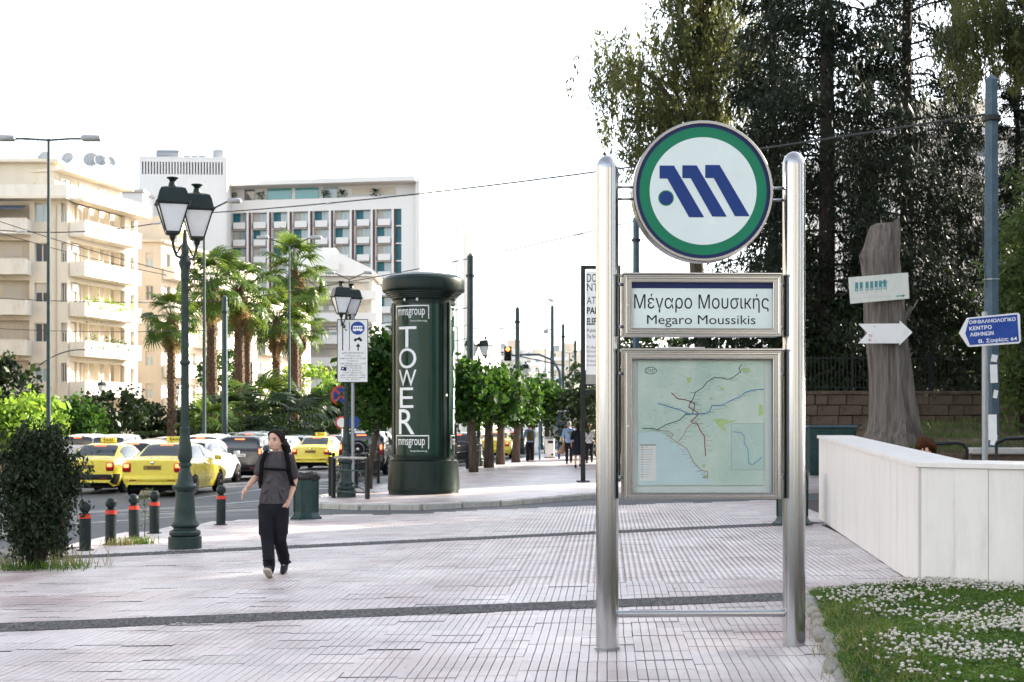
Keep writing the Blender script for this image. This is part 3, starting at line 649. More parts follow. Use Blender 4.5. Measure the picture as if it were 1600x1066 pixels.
B().add(disc(36 * q, 32, .073, dc), [tuple(range(32))]).obj('logo_dot', M['logo_blue'], em)
for py in (293.5, 312):
    for a, b in ((962, 996), (1196, 1226)):
        xa, z = sl(a, py); xb, _ = sl(b, py); B().tube([(xa, 0, z), (xb, 0, z)], .0105, 12).obj('emblem_bracket', M['steel'], ms, True)
# boxes
def case(px0, px1, py0, py1, ix0, ix1, iy0, iy1, name):
    x0, z1 = sl(px0, py0); x1, z0 = sl(px1, py1); a0, c1 = sl(ix0, iy0); a1, c0 = sl(ix1, iy1); yf, yb = -.10, .10
    b = B()
    for (u0, u1, w0, w1) in ((x0, a0, z0, z1), (a1, x1, z0, z1), (a0, a1, z0, c0), (a0, a1, c1, z1)): b.box(((u0 + u1) / 2, 0, (w0 + w1) / 2), (u1 - u0, yb - yf, w1 - w0))
    fr = b.obj(name, M['steel_frame'], ms); fr['kind'] = 'stuff'; del fr['kind']
    # door frame lip: outer raised edge and inner bevel bars
    i = .012; t = .016
    for nm, (u0, u1, w0, w1) in zip(('frame_bar',) * 4, ((x0 + i, x0 + i + t, z0 + i, z1 - i), (x1 - i - t, x1 - i, z0 + i, z1 - i), (x0 + i + t, x1 - i - t, z0 + i, z0 + i + t), (x0 + i + t, x1 - i - t, z1 - i - t, z1 - i))):
        B().box(((u0 + u1) / 2, yf - .006, (w0 + w1) / 2), (u1 - u0, .016, w1 - w0), bev=.004).obj(nm, M['steel'], fr)
    e = .008
    for (u0, u1, w0, w1) in ((a0 - e, a0, c0 - e, c1 + e), (a1, a1 + e, c0 - e, c1 + e), (a0, a1, c0 - e, c0), (a0, a1, c1, c1 + e)):
        B().box(((u0 + u1) / 2, yf - .004, (w0 + w1) / 2), (u1 - u0, .012, w1 - w0), bev=.003).obj('inner_bar', M['steel'], fr)
    B().box(((x0 + x1) / 2, -.01, z1 + .009), (x1 - x0 + .02, .235, .014), bev=.003).obj('top_lid', M['steel'], fr)
    B().box(((a0 + a1) / 2, .085, (c0 + c1) / 2), (a1 - a0, .02, c1 - c0)).obj('back_panel', M['white_paint'], fr)
    return fr, a0, a1, c0, c1
fr, a0, a1, c0, c1 = case(972, 1217, 432, 526, 984, 1204, 443.5, 514.5, 'name_case')
B().box(((a0 + a1) / 2, -.080, (c0 + c1) / 2), (a1 - a0, .01, c1 - c0)).obj('name_panel', M['sign_face'], fr)
_, zb = sl(0, 452.5); B().box(((a0 + a1) / 2, -.0865, (zb + c1) / 2), (a1 - a0, .002, c1 - zb)).obj('blue_stripe', M['ring_navy'], fr)
x0, z0 = sl(988, 490); x1, z1 = sl(1198, 461); text('Μέγαρο Μουσικής', M['print_dark'], fr, ((x0 + x1) / 2, -.0862, z0), z1 - z0, x1 - x0)
x0, z0 = sl(1008, 512.5); x1, z1 = sl(1177, 494); text('Megaro Moussikis', M['print_dark'], fr, ((x0 + x1) / 2, -.0862, z0), z1 - z0, x1 - x0)
pane_m = glass_mat('case_glass', (.985, .995, .99), clear=1, rough=.03)
fr2, a0, a1, c0, c1 = case(972, 1217, 549, 779, 984.5, 1204, 562, 769, 'map_case')
B().box(((a0 + a1) / 2, -.04, (c0 + c1) / 2), (a1 - a0, .01, c1 - c0)).obj('backing_sheet', mat('backing_sheet', (.74, .82, .82), .6, var=.06, scale=3), fr2)
def mp_(x, y): return sl(960 + x / 4.265, 540 + y / 4.265)
def mp(pts): return [mp_(*p) for p in pts]
def mapsheet_mat():
    m, n, l = _nt('map_paper'); b = n['Principled BSDF']; tc = n.new('ShaderNodeTexCoord')
    nz = n.new('ShaderNodeTexNoise'); nz.inputs['Scale'].default_value = 3.2; nz.inputs['Detail'].default_value = 7; l.new(tc.outputs['Object'], nz.inputs['Vector'])
    cr = n.new('ShaderNodeValToRGB'); e = cr.color_ramp.elements; e[0].position = .38; e[0].color = (.52, .70, .63, 1); e[1].position = .66; e[1].color = (.70, .82, .76, 1); l.new(nz.outputs['Fac'], cr.inputs['Fac'])
    vo = n.new('ShaderNodeTexVoronoi'); vo.feature = 'DISTANCE_TO_EDGE'; vo.inputs['Scale'].default_value = 11; l.new(tc.outputs['Object'], vo.inputs['Vector'])
    c2 = n.new('ShaderNodeValToRGB'); c2.color_ramp.elements[0].position = .0; c2.color_ramp.elements[0].color = (.35, .35, .35, 1); c2.color_ramp.elements[1].position = .03; c2.color_ramp.elements[1].color = (0, 0, 0, 1); l.new(vo.outputs['Distance'], c2.inputs['Fac'])
    mx = n.new('ShaderNodeMix'); mx.data_type = 'RGBA'; mx.inputs['B'].default_value = (.86, .90, .88, 1); l.new(c2.outputs['Color'], mx.inputs['Factor']); l.new(cr.outputs['Color'], mx.inputs['A']); l.new(mx.outputs['Result'], b.inputs['Base Color'])
    b.inputs['Roughness'].default_value = .6; return m
(x0, z1), (x1, z0) = mp_(145, 108), mp_(990, 930); YM = -.062
sheet_o = B().box(((x0 + x1) / 2, YM + .006, (z0 + z1) / 2), (x1 - x0, .006, z1 - z0)).obj('map_sheet', mapsheet_mat(), fr2)
def draw(name, m, fn, y):
    b = B(); fn(b); b.v = [(a, y - c, d) for a, d, c in b.v]; return b.obj(name, m, sheet_o)
def poly2(b, pts, z=0): b.add([(*p, z) for p in mp(pts)], [tuple(range(len(pts)))])
mcol = lambda n_, c: mat(n_, c, .6, var=.05)
draw('map_sea', mcol('map_sea', (.62, .79, .84)), lambda b: poly2(b, [(148, 925), (148, 585), (275, 575), (340, 600), (400, 650), (480, 700), (500, 770), (560, 830), (608, 885), (640, 925)]), YM + .0022)
for pts in ([(650, 492), (700, 485), (740, 497), (815, 500), (760, 515), (720, 530), (737, 577), (690, 545)], [(955, 390), (980, 400), (984, 460), (950, 470)], [(575, 795), (602, 790), (585, 815)], [(470, 210), (505, 215), (495, 250), (478, 248)], [(835, 160), (890, 150), (900, 175), (850, 180)], [(570, 880), (605, 860), (608, 885)], [(690, 280), (720, 285), (712, 305)], [(620, 350), (648, 348), (640, 366)]):
    draw('map_park', mcol('map_park', (.46, .66, .28)), lambda b: poly2(b, pts), YM + .0022)
roads = B()
for k in range(26):
    a = np.array([random.uniform(150, 985), random.uniform(115, 560)]); an = random.uniform(0, PI); pts = [a]
    for _ in range(5): an += random.gauss(0, .35); a = a + np.array([math.cos(an), math.sin(an)]) * 55; a = np.clip(a, (150, 112), (985, 560)); pts.append(a)
    stroke(roads, mp(pts), .0012, 0)
for pts in ([(985, 340), (880, 250), (800, 205), (550, 150), (160, 120)], [(800, 470), (640, 600), (600, 720), (660, 800), (690, 920)], [(150, 330), (250, 360), (330, 500)], [(530, 120), (510, 260)]): stroke(roads, mp(pts), .0022, 0)
roads.v = [(a, YM + .0018 - c, d) for a, d, c in roads.v]; roads.obj('map_roads', M['white_print'], sheet_o)['kind'] = 'stuff'
L = {'map_green_line': ((.01, .13, .07), .0062, [(838, 128), (820, 155), (832, 178), (775, 218), (745, 228), (700, 218), (655, 215), (610, 243), (575, 285), (530, 312), (515, 355), (498, 380), (525, 388), (520, 420), (510, 455), (465, 460), (420, 500), (335, 527), (275, 562), (245, 552), (180, 553)]),
     'map_red_line': ((.30, .015, .03), .0062, [(370, 318), (410, 355), (460, 362), (497, 375), (485, 412), (520, 430), (548, 455), (530, 480), (500, 505), (510, 518), (545, 525), (560, 565), (590, 605), (592, 665), (598, 735)]),
     'map_blue_line': ((.02, .27, .58), .0062, [(280, 388), (340, 405), (440, 435), (475, 455), (548, 457), (600, 455), (625, 440), (640, 400), (705, 402), (760, 370), (830, 342), (860, 315), (910, 298), (985, 292)]),
     'map_tram_line': ((.45, .10, .16), .0036, [(275, 562), (350, 570), (385, 595), (360, 615), (410, 645), (470, 685), (490, 720), (520, 780), (570, 830), (610, 838), (612, 880)]),
     'map_tram_branch': ((.45, .10, .16), .0036, [(415, 640), (450, 600), (475, 545), (500, 525)])}
marks = B()
for nm, (c, w, pts) in L.items():
    draw(nm, mcol(nm, c), lambda b: stroke(b, mp(pts), w, 0), YM + .0006)
    for (ax, ay), (bx, by) in zip(pts[:-1], pts[1:]):
        for t in (0, .5):
            x, y = ax + (bx - ax) * t + random.uniform(6, 14) * (-1 if nm == 'map_tram_line' else 1), ay + (by - ay) * t + random.uniform(-4, 8); w2 = random.uniform(18, 42)
            s = -1 if nm == 'map_tram_line' else 1; stroke(marks, mp([(x, y), (x + s * w2, y)]), .0016, 0)
for k in range(70):
    x, y = random.uniform(160, 930), random.uniform(120, 560); stroke(marks, mp([(x, y), (x + random.uniform(12, 34), y)]), .0011, 0)
marks.v = [(a, YM + .0003 - c, d) for a, d, c in marks.v]; marks.obj('map_captions', mcol('map_caption', (.10, .14, .18)), sheet_o)['kind'] = 'stuff'
(ix0, iz1), (ix1, iz0) = mp_(770, 520), mp_(986, 828)
draw('map_inset', mcol('map_inset', (.52, .70, .66)), lambda b: poly2(b, [(770, 828), (986, 828), (986, 520), (770, 520)]), YM + .0010)
draw('inset_border', mcol('inset_border', (.12, .18, .20)), lambda b: stroke(b, mp([(770, 828), (986, 828), (986, 520), (770, 520), (770, 828)]), .0016, 0), YM + .0004)
draw('inset_roads', M['white_print'], lambda b: [stroke(b, mp(q_), .0022, 0) for q_ in ([(775, 540), (820, 530), (860, 570), (900, 640), (985, 610)], [(790, 580), (830, 660), (870, 815)], [(880, 600), (925, 690), (910, 800)])], YM + .0007)['kind'] = 'stuff'
draw('inset_line', mcol('inset_line', (.02, .27, .58)), lambda b: stroke(b, mp([(780, 575), (830, 580), (855, 605), (855, 650), (880, 690), (885, 780), (905, 795), (950, 765), (975, 740)]), .0048, 0), YM + .0002)
draw('map_legend', M['white_print'], lambda b: poly2(b, [(158, 900), (268, 900), (268, 655), (158, 655)]), YM + .0010)
draw('legend_header', mcol('legend_header', (.12, .15, .17)), lambda b: stroke(b, mp([(162, 662), (264, 662)]), .007, 0), YM + .0006)
for i, c in enumerate([(.01, .13, .07), (.3, .015, .03), (.02, .27, .58), (.45, .1, .16)] + [(.2, .25, .28)] * 3 + [(.15, .45, .65)] * 4 + [(.2, .25, .28)] * 2):
    y = 676 + i * 16.5; draw('legend_entry', mcol('legend_entry', c), lambda b: (stroke(b, mp([(166, y), (184, y)]), .004, 0), stroke(b, mp([(190, y), (190 + 22 + (i * 37) % 40, y)]), .0016, 0)), YM + .0006)['kind'] = 'stuff'
ex, ez = mp_(232, 170)
lg = B(); lg.add([(ex + .046 * math.cos(t), YM + .0008, ez + .027 * math.sin(t)) for t in np.linspace(0, 2 * PI, 32, endpoint=False)], [tuple(range(32))]); lo_ = lg.obj('logo_oval', mcol('map_logo', (.02, .14, .10)), sheet_o)
B().add([(ex + .041 * math.cos(t), YM + .0004, ez + .022 * math.sin(t)) for t in np.linspace(0, 2 * PI, 32, endpoint=False)], [tuple(range(32))]).obj('logo_field', M['sign_face'], lo_)
text('ΣΤΑΣΥ', mcol('map_logo_t', (.01, .10, .07)), lo_, (ex, YM - .0002, ez - .013), .026, .070, bold=.02)
B().box(((a0 + a1) / 2, -.085, (c0 + c1) / 2), (a1 - a0, .005, c1 - c0)).obj('glass_pane', pane_m, fr2)
# small pieces on the cases
x, z = sl(1063, 547); B().box((x, .0, z + .012), (.34, .12, .012)).obj('lid_plate', M['white_paint'], fr2)
x, z = sl(1196, 545); B().lathe([(.016, 0), (.016, .03), (.010, .035)], 10, (x, 0, z)).obj('lid_bolt', M['steel'], fr2, True)
for (px, py) in ((977.5, 479), (978, 666)):
    x, z = sl(px, py); B().lathe([(.008, 0), (.008, .006), (.003, .007)], 12).obj('lock', M['chrome'], fr if py < 500 else fr2, True, loc=(x, -.108, z), rot=FACE)
for py in (445, 511, 584, 746):
    for a, b in ((960, 976), (1214, 1230)):
        xa, z = sl(a, py); xb, _ = sl(b, py); B().tube([(xa, 0, z), (xb, 0, z)], .012, 10).obj('case_bracket', M['steel'], ms, True)
xa, z = sl(962, 959); xb, _ = sl(1228, 959); B().tube([(xa, 0, z), (xb, 0, z)], .0265, 20).obj('cross_bar', M['steel'], ms, True, auto=40)

# ---------------------------------------------------------------- advertising column
cp = G(662, 771, .07)
ac = thing('advertising_column', 'dark green cylindrical advertising column with domed cap and TOWER posters', 'column', cp)
B().lathe([(.86, 0), (.86, .08), (.885, .085), (.885, .12), (.865, .55), (.845, .80), (.79, .83), (.70, .84)], 64).obj('plinth', M['column_green'], ac, True, auto=25)
B().lathe([(.755, .835), (.755, 4.80)], 64).obj('drum', M['column_green'], ac, True, auto=25)
B().lathe([(.76, 4.70), (.79, 4.76), (.79, 4.79), (.84, 4.80), (.84, 4.83), (.89, 4.84), (.89, 4.87), (.94, 4.88), (.94, 4.91), (.985, 4.92), (1.01, 4.96), (1.015, 5.0), (1.015, 5.18), (1.0, 5.23), (.93, 5.29), (.75, 5.35), (.4, 5.40), (.02, 5.42)], 72).obj('cap', M['column_green'], ac, True, auto=22)
def arc_strip(th0, th1, z0, z1, r, m, name, parent, n=24, t=.012):
    b = B(); a = np.linspace(th0, th1, n + 1)
    prof = [(r, z0), (r + t, z0), (r + t, z1), (r, z1)]; vv = [(q_ * math.sin(x), -q_ * math.cos(x), z) for x in a for q_, z in prof]
    ff = [(4 * i + k, 4 * i + (k + 1) % 4, 4 * i + 4 + (k + 1) % 4, 4 * i + 4 + k) for i in range(n) for k in range(4)] + [(0, 1, 2, 3)[::-1], tuple(4 * n + k for k in range(4))]
    return b.add(vv, ff).obj(name, m, parent)
def column_panel(tc_):
    h = R(49); pn = arc_strip(tc_ - h, tc_ + h, .95, 4.62, .755, M['poster_green'], 'poster', ac, t=.008)
    for z0, z1 in ((.91, .955), (4.615, 4.66)): arc_strip(tc_ - h - .03, tc_ + h + .03, z0, z1, .755, M['column_green'], 'poster_frame', pn, t=.03)
    for s in (-1, 1): arc_strip(tc_ + s * (h + .015) - .018, tc_ + s * (h + .015) + .018, .955, 4.615, .755, M['column_green'], 'poster_frame', pn, n=2, t=.03)
    t0 = tc_ - R(8); rr = .767
    for zt in (4.15, 1.02):
        zt += .1; wrap_text('mmsgroup', .0, M['white_print'], pn, t0, zt, rr, .22, .74); wrap_text('Street Advertising', .0, M['white_print'], pn, t0 + .28, zt - .10, rr, .055, .42)
        for s in (-1, 1): arc_strip(t0 + s * .60 - .012, t0 + s * .60 + .012, zt - .02, zt + .31, .764, M['white_print'], 'logo_line', pn, 2, .002)
        arc_strip(t0 - .60, t0 + .60, zt + .285, zt + .31, .764, M['white_print'], 'logo_line', pn, 12, .002)
    yz = lambda y: (770 - y) / 63.2
    for ch, ya, yb, w in (('T', 514, 546, .50), ('O', 547, 578, .50), ('W', 580, 605, .50), ('E', 607, 638, .40), ('R', 640, 678, .46)):
        wrap_text(ch, .0, M['white_print'], pn, tc_ - R(14.5) + (0 if ch in 'TOW' else -.03), yz(yb), rr, yz(ya) - yz(yb), w)
for tc_ in (R(-14), R(106), R(226)): column_panel(tc_)
for th in (R(46), R(166), R(-74)): B().box((.757 * math.sin(th), -.757 * math.cos(th), 2.75), (.10, .02, 3.7), rz=th).obj('door_seam', M['column_green'], ac)
B().box((.762 * math.sin(R(50)), -.762 * math.cos(R(50)), 2.4), (.06, .012, .05), rz=R(50)).obj('sticker', M['white_print'], ac)
for th in (R(-8), R(-32)): B().lathe([(.025, 0), (.03, .04), (.02, .07)], 10, (.79 * math.sin(th), -.79 * math.cos(th), 4.66)).obj('spot_lamp', M['white_paint'], ac, True)

# ---------------------------------------------------------------- lamp posts with two lanterns
def lantern(b_roof, b_glass, b_frame, c, rz):
    m = Matrix.Translation(c) @ Matrix.Rotation(rz, 4, 'Z') @ Matrix.Diagonal((.84, .84, .96, 1))
    def fr4(lst, n=4): return [[m @ Vector((s * math.cos(PI / 4 + k * PI / 2) * 1.4142, s * math.sin(PI / 4 + k * PI / 2) * 1.4142, z)) for k in range(4)] for s, z in lst]
    def skin(b, lst, cap=(1, 1)):
        rr = fr4(lst); vv = [v for q_ in rr for v in q_]; k = len(lst); ff = [(i * 4 + j, i * 4 + (j + 1) % 4, i * 4 + 4 + (j + 1) % 4, i * 4 + 4 + j) for i in range(k - 1) for j in range(4)]
        if cap[0]: ff.append((3, 2, 1, 0))
        if cap[1]: ff.append(tuple((k - 1) * 4 + j for j in range(4)))
        b.add(vv, ff)
    skin(b_glass, [(.104, .03), (.236, .42)])
    skin(b_frame, [(.075, -.02), (.118, .0), (.118, .03), (.108, .034)]); skin(b_frame, [(.245, .415), (.262, .42), (.262, .44)])
    p0 = fr4([(.112, .02)])[0]; p1 = fr4([(.246, .42)])[0]
    for a, q_ in zip(p0, p1): b_frame.tube([a, q_], .011, 6)
    skin(b_roof, [(.292, .44), (.292, .455), (.262, .475), (.232, .60), (.20, .66), (.135, .685)])
    b_roof.lathe([(.06, .68), (.05, .73), (.04, .745), (.06, .775), (.085, .79), (.085, .80), (.02, .805)], 14, m @ Vector((0, 0, 0)))
    b_frame.lathe([(.02, -.10), (.045, -.06), (.05, -.02)], 10, m @ Vector((0, 0, 0)))
def lamp_post(label, loc, rz, group):
    t = thing('lamp_post', label, 'lamp post', loc, rz, group)
    B().lathe([(.238, 0), (.238, .165), (.225, .175), (.19, .178)], 32).obj('plinth', M['lamp_iron'], t, True, auto=30)
    B().lathe([(.19, .175), (.222, .20), (.226, .235), (.205, .265), (.165, .275), (.165, .30), (.20, .325), (.205, .345), (.165, .40), (.148, .50), (.132, .78), (.128, .82), (.165, .85), (.178, .875), (.178, .90), (.135, .925), (.115, .96), (.10, 1.06), (.078, 1.12), (.072, 1.17), (.09, 1.185), (.095, 1.205), (.088, 1.23), (.075, 1.24), (.10, 1.30), (.105, 1.36), (.095, 1.46), (.075, 1.58), (.066, 1.70), (.072, 1.715), (.072, 1.74), (.06, 1.75)], 28).obj('base', M['lamp_iron'], t, True, auto=35)
    # fluted shaft
    n = 24; sh = B(); prof = [(.060, 1.745), (.056, 2.68), (.048, 3.9)]; vv = []
    for r, z in prof:
        for j in range(n): q_ = r * (1.0 if j % 2 == 0 else .86); vv.append((q_ * math.cos(2 * PI * j / n), q_ * math.sin(2 * PI * j / n), z))
    sh.add(vv, [(i * n + j, i * n + (j + 1) % n, (i + 1) * n + (j + 1) % n, (i + 1) * n + j) for i in range(2) for j in range(n)]); sh.obj('shaft', M['lamp_iron'], t)
    B().lathe([(.055, 2.64), (.074, 2.66), (.074, 2.70), (.055, 2.72)], 20).obj('collar', M['lamp_iron'], t, True)
    B().lathe([(.05, 3.86), (.06, 3.88), (.062, 3.90), (.058, 4.0), (.088, 4.10), (.092, 4.13), (.07, 4.17), (.045, 4.22), (.055, 4.26), (.05, 4.36), (.032, 4.45), (.03, 4.52), (.02, 4.60)], 20).obj('capital', M['lamp_iron'], t, True, auto=35)
    for s in (-1, 1):
        a = B().tube([(s * .03, 0, 4.27), (s * .12, 0, 4.18), (s * .22, 0, 4.20), (s * .29, 0, 4.30), (s * .32, 0, 4.42)], [.022, .02, .02, .02, .024], 8); a.tube([(s * .03, 0, 4.40), (s * .10, 0, 4.36), (s * .2, 0, 4.24)], .012, 6)
        ar = a.obj('arm', M['lamp_iron'], t, True); bro, bgl, bfr = B(), B(), B(); lantern(bro, bgl, bfr, Vector((s * .32, 0, 4.50)), -rz + R(17))
        bro.obj('lantern_roof', M['green_iron'], ar, True, auto=25); bgl.obj('lantern_glass', M['lantern_glass'], ar); bfr.obj('lantern_frame', M['green_iron'], ar)
    return t
gl = 'green lamp posts with two lanterns'
L1 = G(289, 857); lamp1 = lamp_post('nearest green lamp post with two lanterns, beside the row of bollards', L1, R(70), gl)
L2 = G(541, 777, .07); dup(lamp1, L2, R(74), 'green lamp post with two lanterns behind the bus lane notice board', gl, scale=.96)
for k, (px, py, d, lb) in enumerate([(188 + 560, 0, 60, 'lamp post with two lanterns rising out of the pruned trees right of the column'), (815, 0, 84, 'lamp post with two lanterns beside the second trolley pole above the trees'), (846, 0, 99, 'small lamp post with lanterns below the curved mast arm'), (873, 0, 116, 'small distant lamp post above the blue bus stop totem'), (900, 0, 128, 'farthest small lamp post, next to the banner stand'),
                                     (33, 0, 104, 'distant lamp post with two lanterns in front of the leftmost balconies'), (159, 0, 108, 'distant lamp post with two lanterns in front of the cream block street side'), (277, 0, 118, 'distant lantern lamp post just left of the near lamp post shaft')]):
    x = (px - CX) * d / F; dup(lamp1, (x, d, zg(x) + .07), R(30 + 13 * k), lb, gl)

# ---------------------------------------------------------------- bollards
def bollard(label, loc):
    t = thing('bollard', label, 'bollard', loc, 0, 'dark green bollards with a red band and a ball top')
    B().lathe([(.125, 0), (.125, .012), (.09, .016)], 20).obj('base_plate', M['green_iron'], t)
    B().lathe([(.0835, .01), (.0835, .525), (.075, .535), (.04, .54)], 24).obj('shaft', M['green_iron'], t, True, auto=30)
    B().lathe([(.0850, .462), (.0850, .522)], 24, cap=False).obj('red_band', M['red_band'], t, True)
    B().lathe([(.05, .53), (.045, .548), (.06, .555)], 16).obj('neck', M['green_iron'], t, True)
    B().sphere((0, 0, .625), .086, 20, 12).obj('ball', M['green_iron'], t, True); return t
BP = [(133, 860, 'bollard nearest the dark bush, first of five'), (173, 851, 'second bollard from the dark bush'), (209.5, 841.5, 'third bollard from the dark bush'), (241, 833.5, 'fourth bollard from the bush, just left of the near lamp post'), (345, 820, 'lone bollard right of the near lamp post, beside the walking person')]
b0 = bollard('dark green bollard, ' + BP[0][2], G(*BP[0][:2]))
for px, py, lb in BP[1:]: dup(b0, G(px, py), random.uniform(0, 6), 'dark green ' + lb).rotation_euler = (random.gauss(0, .012), random.gauss(0, .012), 0)
dup(b0, G(89, 874), 0, 'dark green bollard half hidden behind the bush'); dup(b0, G(30, 868), 0, 'dark green bollard glimpsed through the bush stems at far left')

# ---------------------------------------------------------------- litter bins
def bin_(label, loc, rz):
    t = thing('litter_bin', label, 'bin', loc, rz, 'green octagonal litter bins'); a0_ = PI / 8
    B().lathe([(.34, 0), (.34, .035), (.30, .06), (.262, .12), (.255, .14)], 8, a0=a0_).obj('base', M['bin_green'], t)
    B().lathe([(.255, .135), (.262, .78), (.27, .80), (.27, .83), (.25, .835)], 8, a0=a0_).obj('body', M['bin_green'], t)
    b = B().lathe([(.262, .74), (.285, .76), (.29, .82), (.275, .87), (.24, .875), (.20, .80)], 28, a0=a0_); b.v = [(x * (1 + random.gauss(0, .025)), y * (1 + random.gauss(0, .025)), z + random.gauss(0, .012)) for x, y, z in b.v]
    b.obj('bin_liner', M['bin_bag'], t, True)
    for k in range(8):
        a = k * PI / 4 + a0_; B().tube([(.262 * math.cos(a), .262 * math.sin(a), .13), (.268 * math.cos(a), .268 * math.sin(a), .8)], .012, 6).obj('edge_rib', M['bin_green'], t)
    return t
bn = bin_('green octagonal litter bin with a black liner beside the walking person', G(478, 811), R(10)); bn.scale = (.93, .93, 1.0)
dup(bn, G(1238, 820), R(20), 'green litter bin half hidden behind the right post of the metro sign')

# ---------------------------------------------------------------- bus lane notice board
bp_ = G(551, 777, .07); d = bp_.y; bs = thing('notice_board', 'white bus lane notice board with arrows and Greek text on a grey post', 'sign', bp_)
B().tube([(0, .04, 0), (0, .04, 4.35)], .045, 14).obj('post', M['grey_metal'], bs, True, auto=40)
w, h, zc = .735, 1.50, (777 - 548.5) * d / F
pb = B().box((0, 0, zc), (w, .025, h), bev=.006).obj('panel', M['print_dark'], bs)
B().box((0, -.014, zc), (w - .035, .006, h - .035)).obj('face', M['white_paint'], pb)
fx = lambda px: (px - 549.5) * d / F; fz = lambda py: (777 - py) * d / F; YF = -.0185
def flat(poly, m, name, parent=pb, y=YF): return B().add([(fx(a), y, fz(b)) for a, b in poly][::-1], [tuple(range(len(poly)))]).obj(name, m, parent)
flat([(533.2, 548), (534.8, 548), (534.8, 509), (537.6, 509), (534, 503), (530.4, 509), (533.2, 509)], M['print_dark'], 'long_arrow')
flat([(544.2, 548), (545.2, 548), (545.2, 503), (544.2, 503)], M['print_dark'], 'lane_line')
flat([(557.2, 548), (559.2, 548), (559.2, 542), (562, 542), (558.2, 536.5), (554.4, 542), (557.2, 542)], M['print_dark'], 'short_arrow')
cb = B().add([(fx(557.5) + .165 * math.cos(t), YF, fz(513) + .155 * math.sin(t)) for t in np.linspace(0, 2 * PI, 40, endpoint=False)], [tuple(range(40))]).obj('bus_disc', M['sign_blue'], pb)
flat([(550, 517), (565.5, 517), (565.5, 514), (550, 514)], M['white_print'], 'bus_body', cb, YF - .002); flat([(550, 511.5), (565.5, 511.5), (564.5, 509.5), (551, 509.5)], M['white_print'], 'bus_roof', cb, YF - .002)
for a in (550.2, 553.4, 556.7, 560, 563): flat([(a, 514), (a + .8, 514), (a + .8, 511.5), (a, 511.5)], M['white_print'], 'bus_pillar', cb, YF - .002)
for a in (553, 562.3): B().add([(fx(a) + .018 * math.cos(t), YF - .003, fz(517.2) + .018 * math.sin(t)) for t in np.linspace(0, 2 * PI, 12, endpoint=False)], [tuple(range(12))]).obj('bus_wheel', M['white_print'], cb)
for a in (553.6, 562.5): B().add([(fx(a) + .03 * math.cos(t), YF, fz(532) + .03 * math.sin(t)) for t in np.linspace(0, 2 * PI, 12, endpoint=False)], [tuple(range(12))]).obj('motorcycle_wheel', M['print_dark'], pb)
flat([(553, 531.5), (563, 532), (562.5, 529.5), (564.5, 530), (561, 527.5), (562, 526.3), (560, 527), (556.5, 528.8), (551.5, 529.5)], M['print_dark'], 'motorcycle', pb, YF - .001)
tb = [('ΔΕΝ ΕΠΙΤΡΕΠΕΤΑΙ', 552.5), ('Καθημερινές', 557), ('από 06:00 έως 21:00', 561), ('Σάββατο', 565), ('από 06:00 έως 16:00', 569), ('ΕΠΙΤΡΕΠΕΤΑΙ', 572.5), ('Καθημερινές', 576), ('21:00 έως', 579.7), ('06:00 επομένης', 583.3), ('από Σάββατο 16:00', 587), ('έως Δευτέρα 06:00', 590.8), ('και Αργίες', 594)]
for s, y in tb: text(s, M['print_dark'], pb, (fx(550) + (.05 if y in (576, 579.7) else 0), YF, fz(y) - .01), .040, min(.60, .034 * len(s)))
flat([(531, 578.5), (540, 580), (540, 574), (532, 573)], M['ring_navy'], 'sticker', pb, YF - .001); flat([(533, 576.8), (535.5, 577), (535.5, 575), (533, 575)], M['white_print'], 'sticker_print', pb, YF - .002)

# no stopping sign
ns_ = P(533, 618, 40.5); nt_ = thing('road_sign', 'round blue and red no stopping sign on a thin grey post', 'sign', (ns_.x + .14, 40.5, zg(-4.7) + .07))
B().tube([(0, .05, 0), (0, .05, ns_.z + .45)], .035, 10).obj('post', M['grey_metal'], nt_, True)
zz = ns_.z - zg(-4.7) - .07
for r, y, m, nm in ((.285, 0, M['red_band'], 'rim'), (.225, -.004, M['sign_blue'], 'face')):
    B().lathe([(r, 0), (r, .012), (r - .005, .014)], 36).obj(nm, m, nt_, loc=(-.14, .02 + y, zz), rot=FACE)
for a in (45, -45): B().box((0, 0, 0), (.47, .004, .05), ry=R(a)).obj('red_bar', M['red_band'], nt_, loc=(-.14, -.004 - .001 * (a > 0), zz))
# small signs further on
for px, py, dd, c, lb in ((534, 659, 62, 'red_band', 'small red rimmed sign far behind the notice board post'), (554, 659, 64, 'sign_blue', 'small round blue sign far behind the notice board post')):
    q_ = P(px, py, dd); t = thing('road_sign', lb, 'sign', (q_.x, dd, zg(q_.x) - .04)); B().tube([(0, .03, 0), (0, .03, q_.z + .3)], .03, 8).obj('post', M['grey_metal'], t, True)
    B().lathe([(.27, 0), (.27, .012), (.265, .014)], 24).obj('rim', M[c], t, loc=(0, 0, q_.z - zg(q_.x)), rot=FACE)
    B().lathe([(.2, 0), (.2, .004), (.19, .005)], 24).obj('face', M['white_print'] if c == 'red_band' else M['sign_blue'], t, loc=(0, -.013, q_.z - zg(q_.x)), rot=FACE)

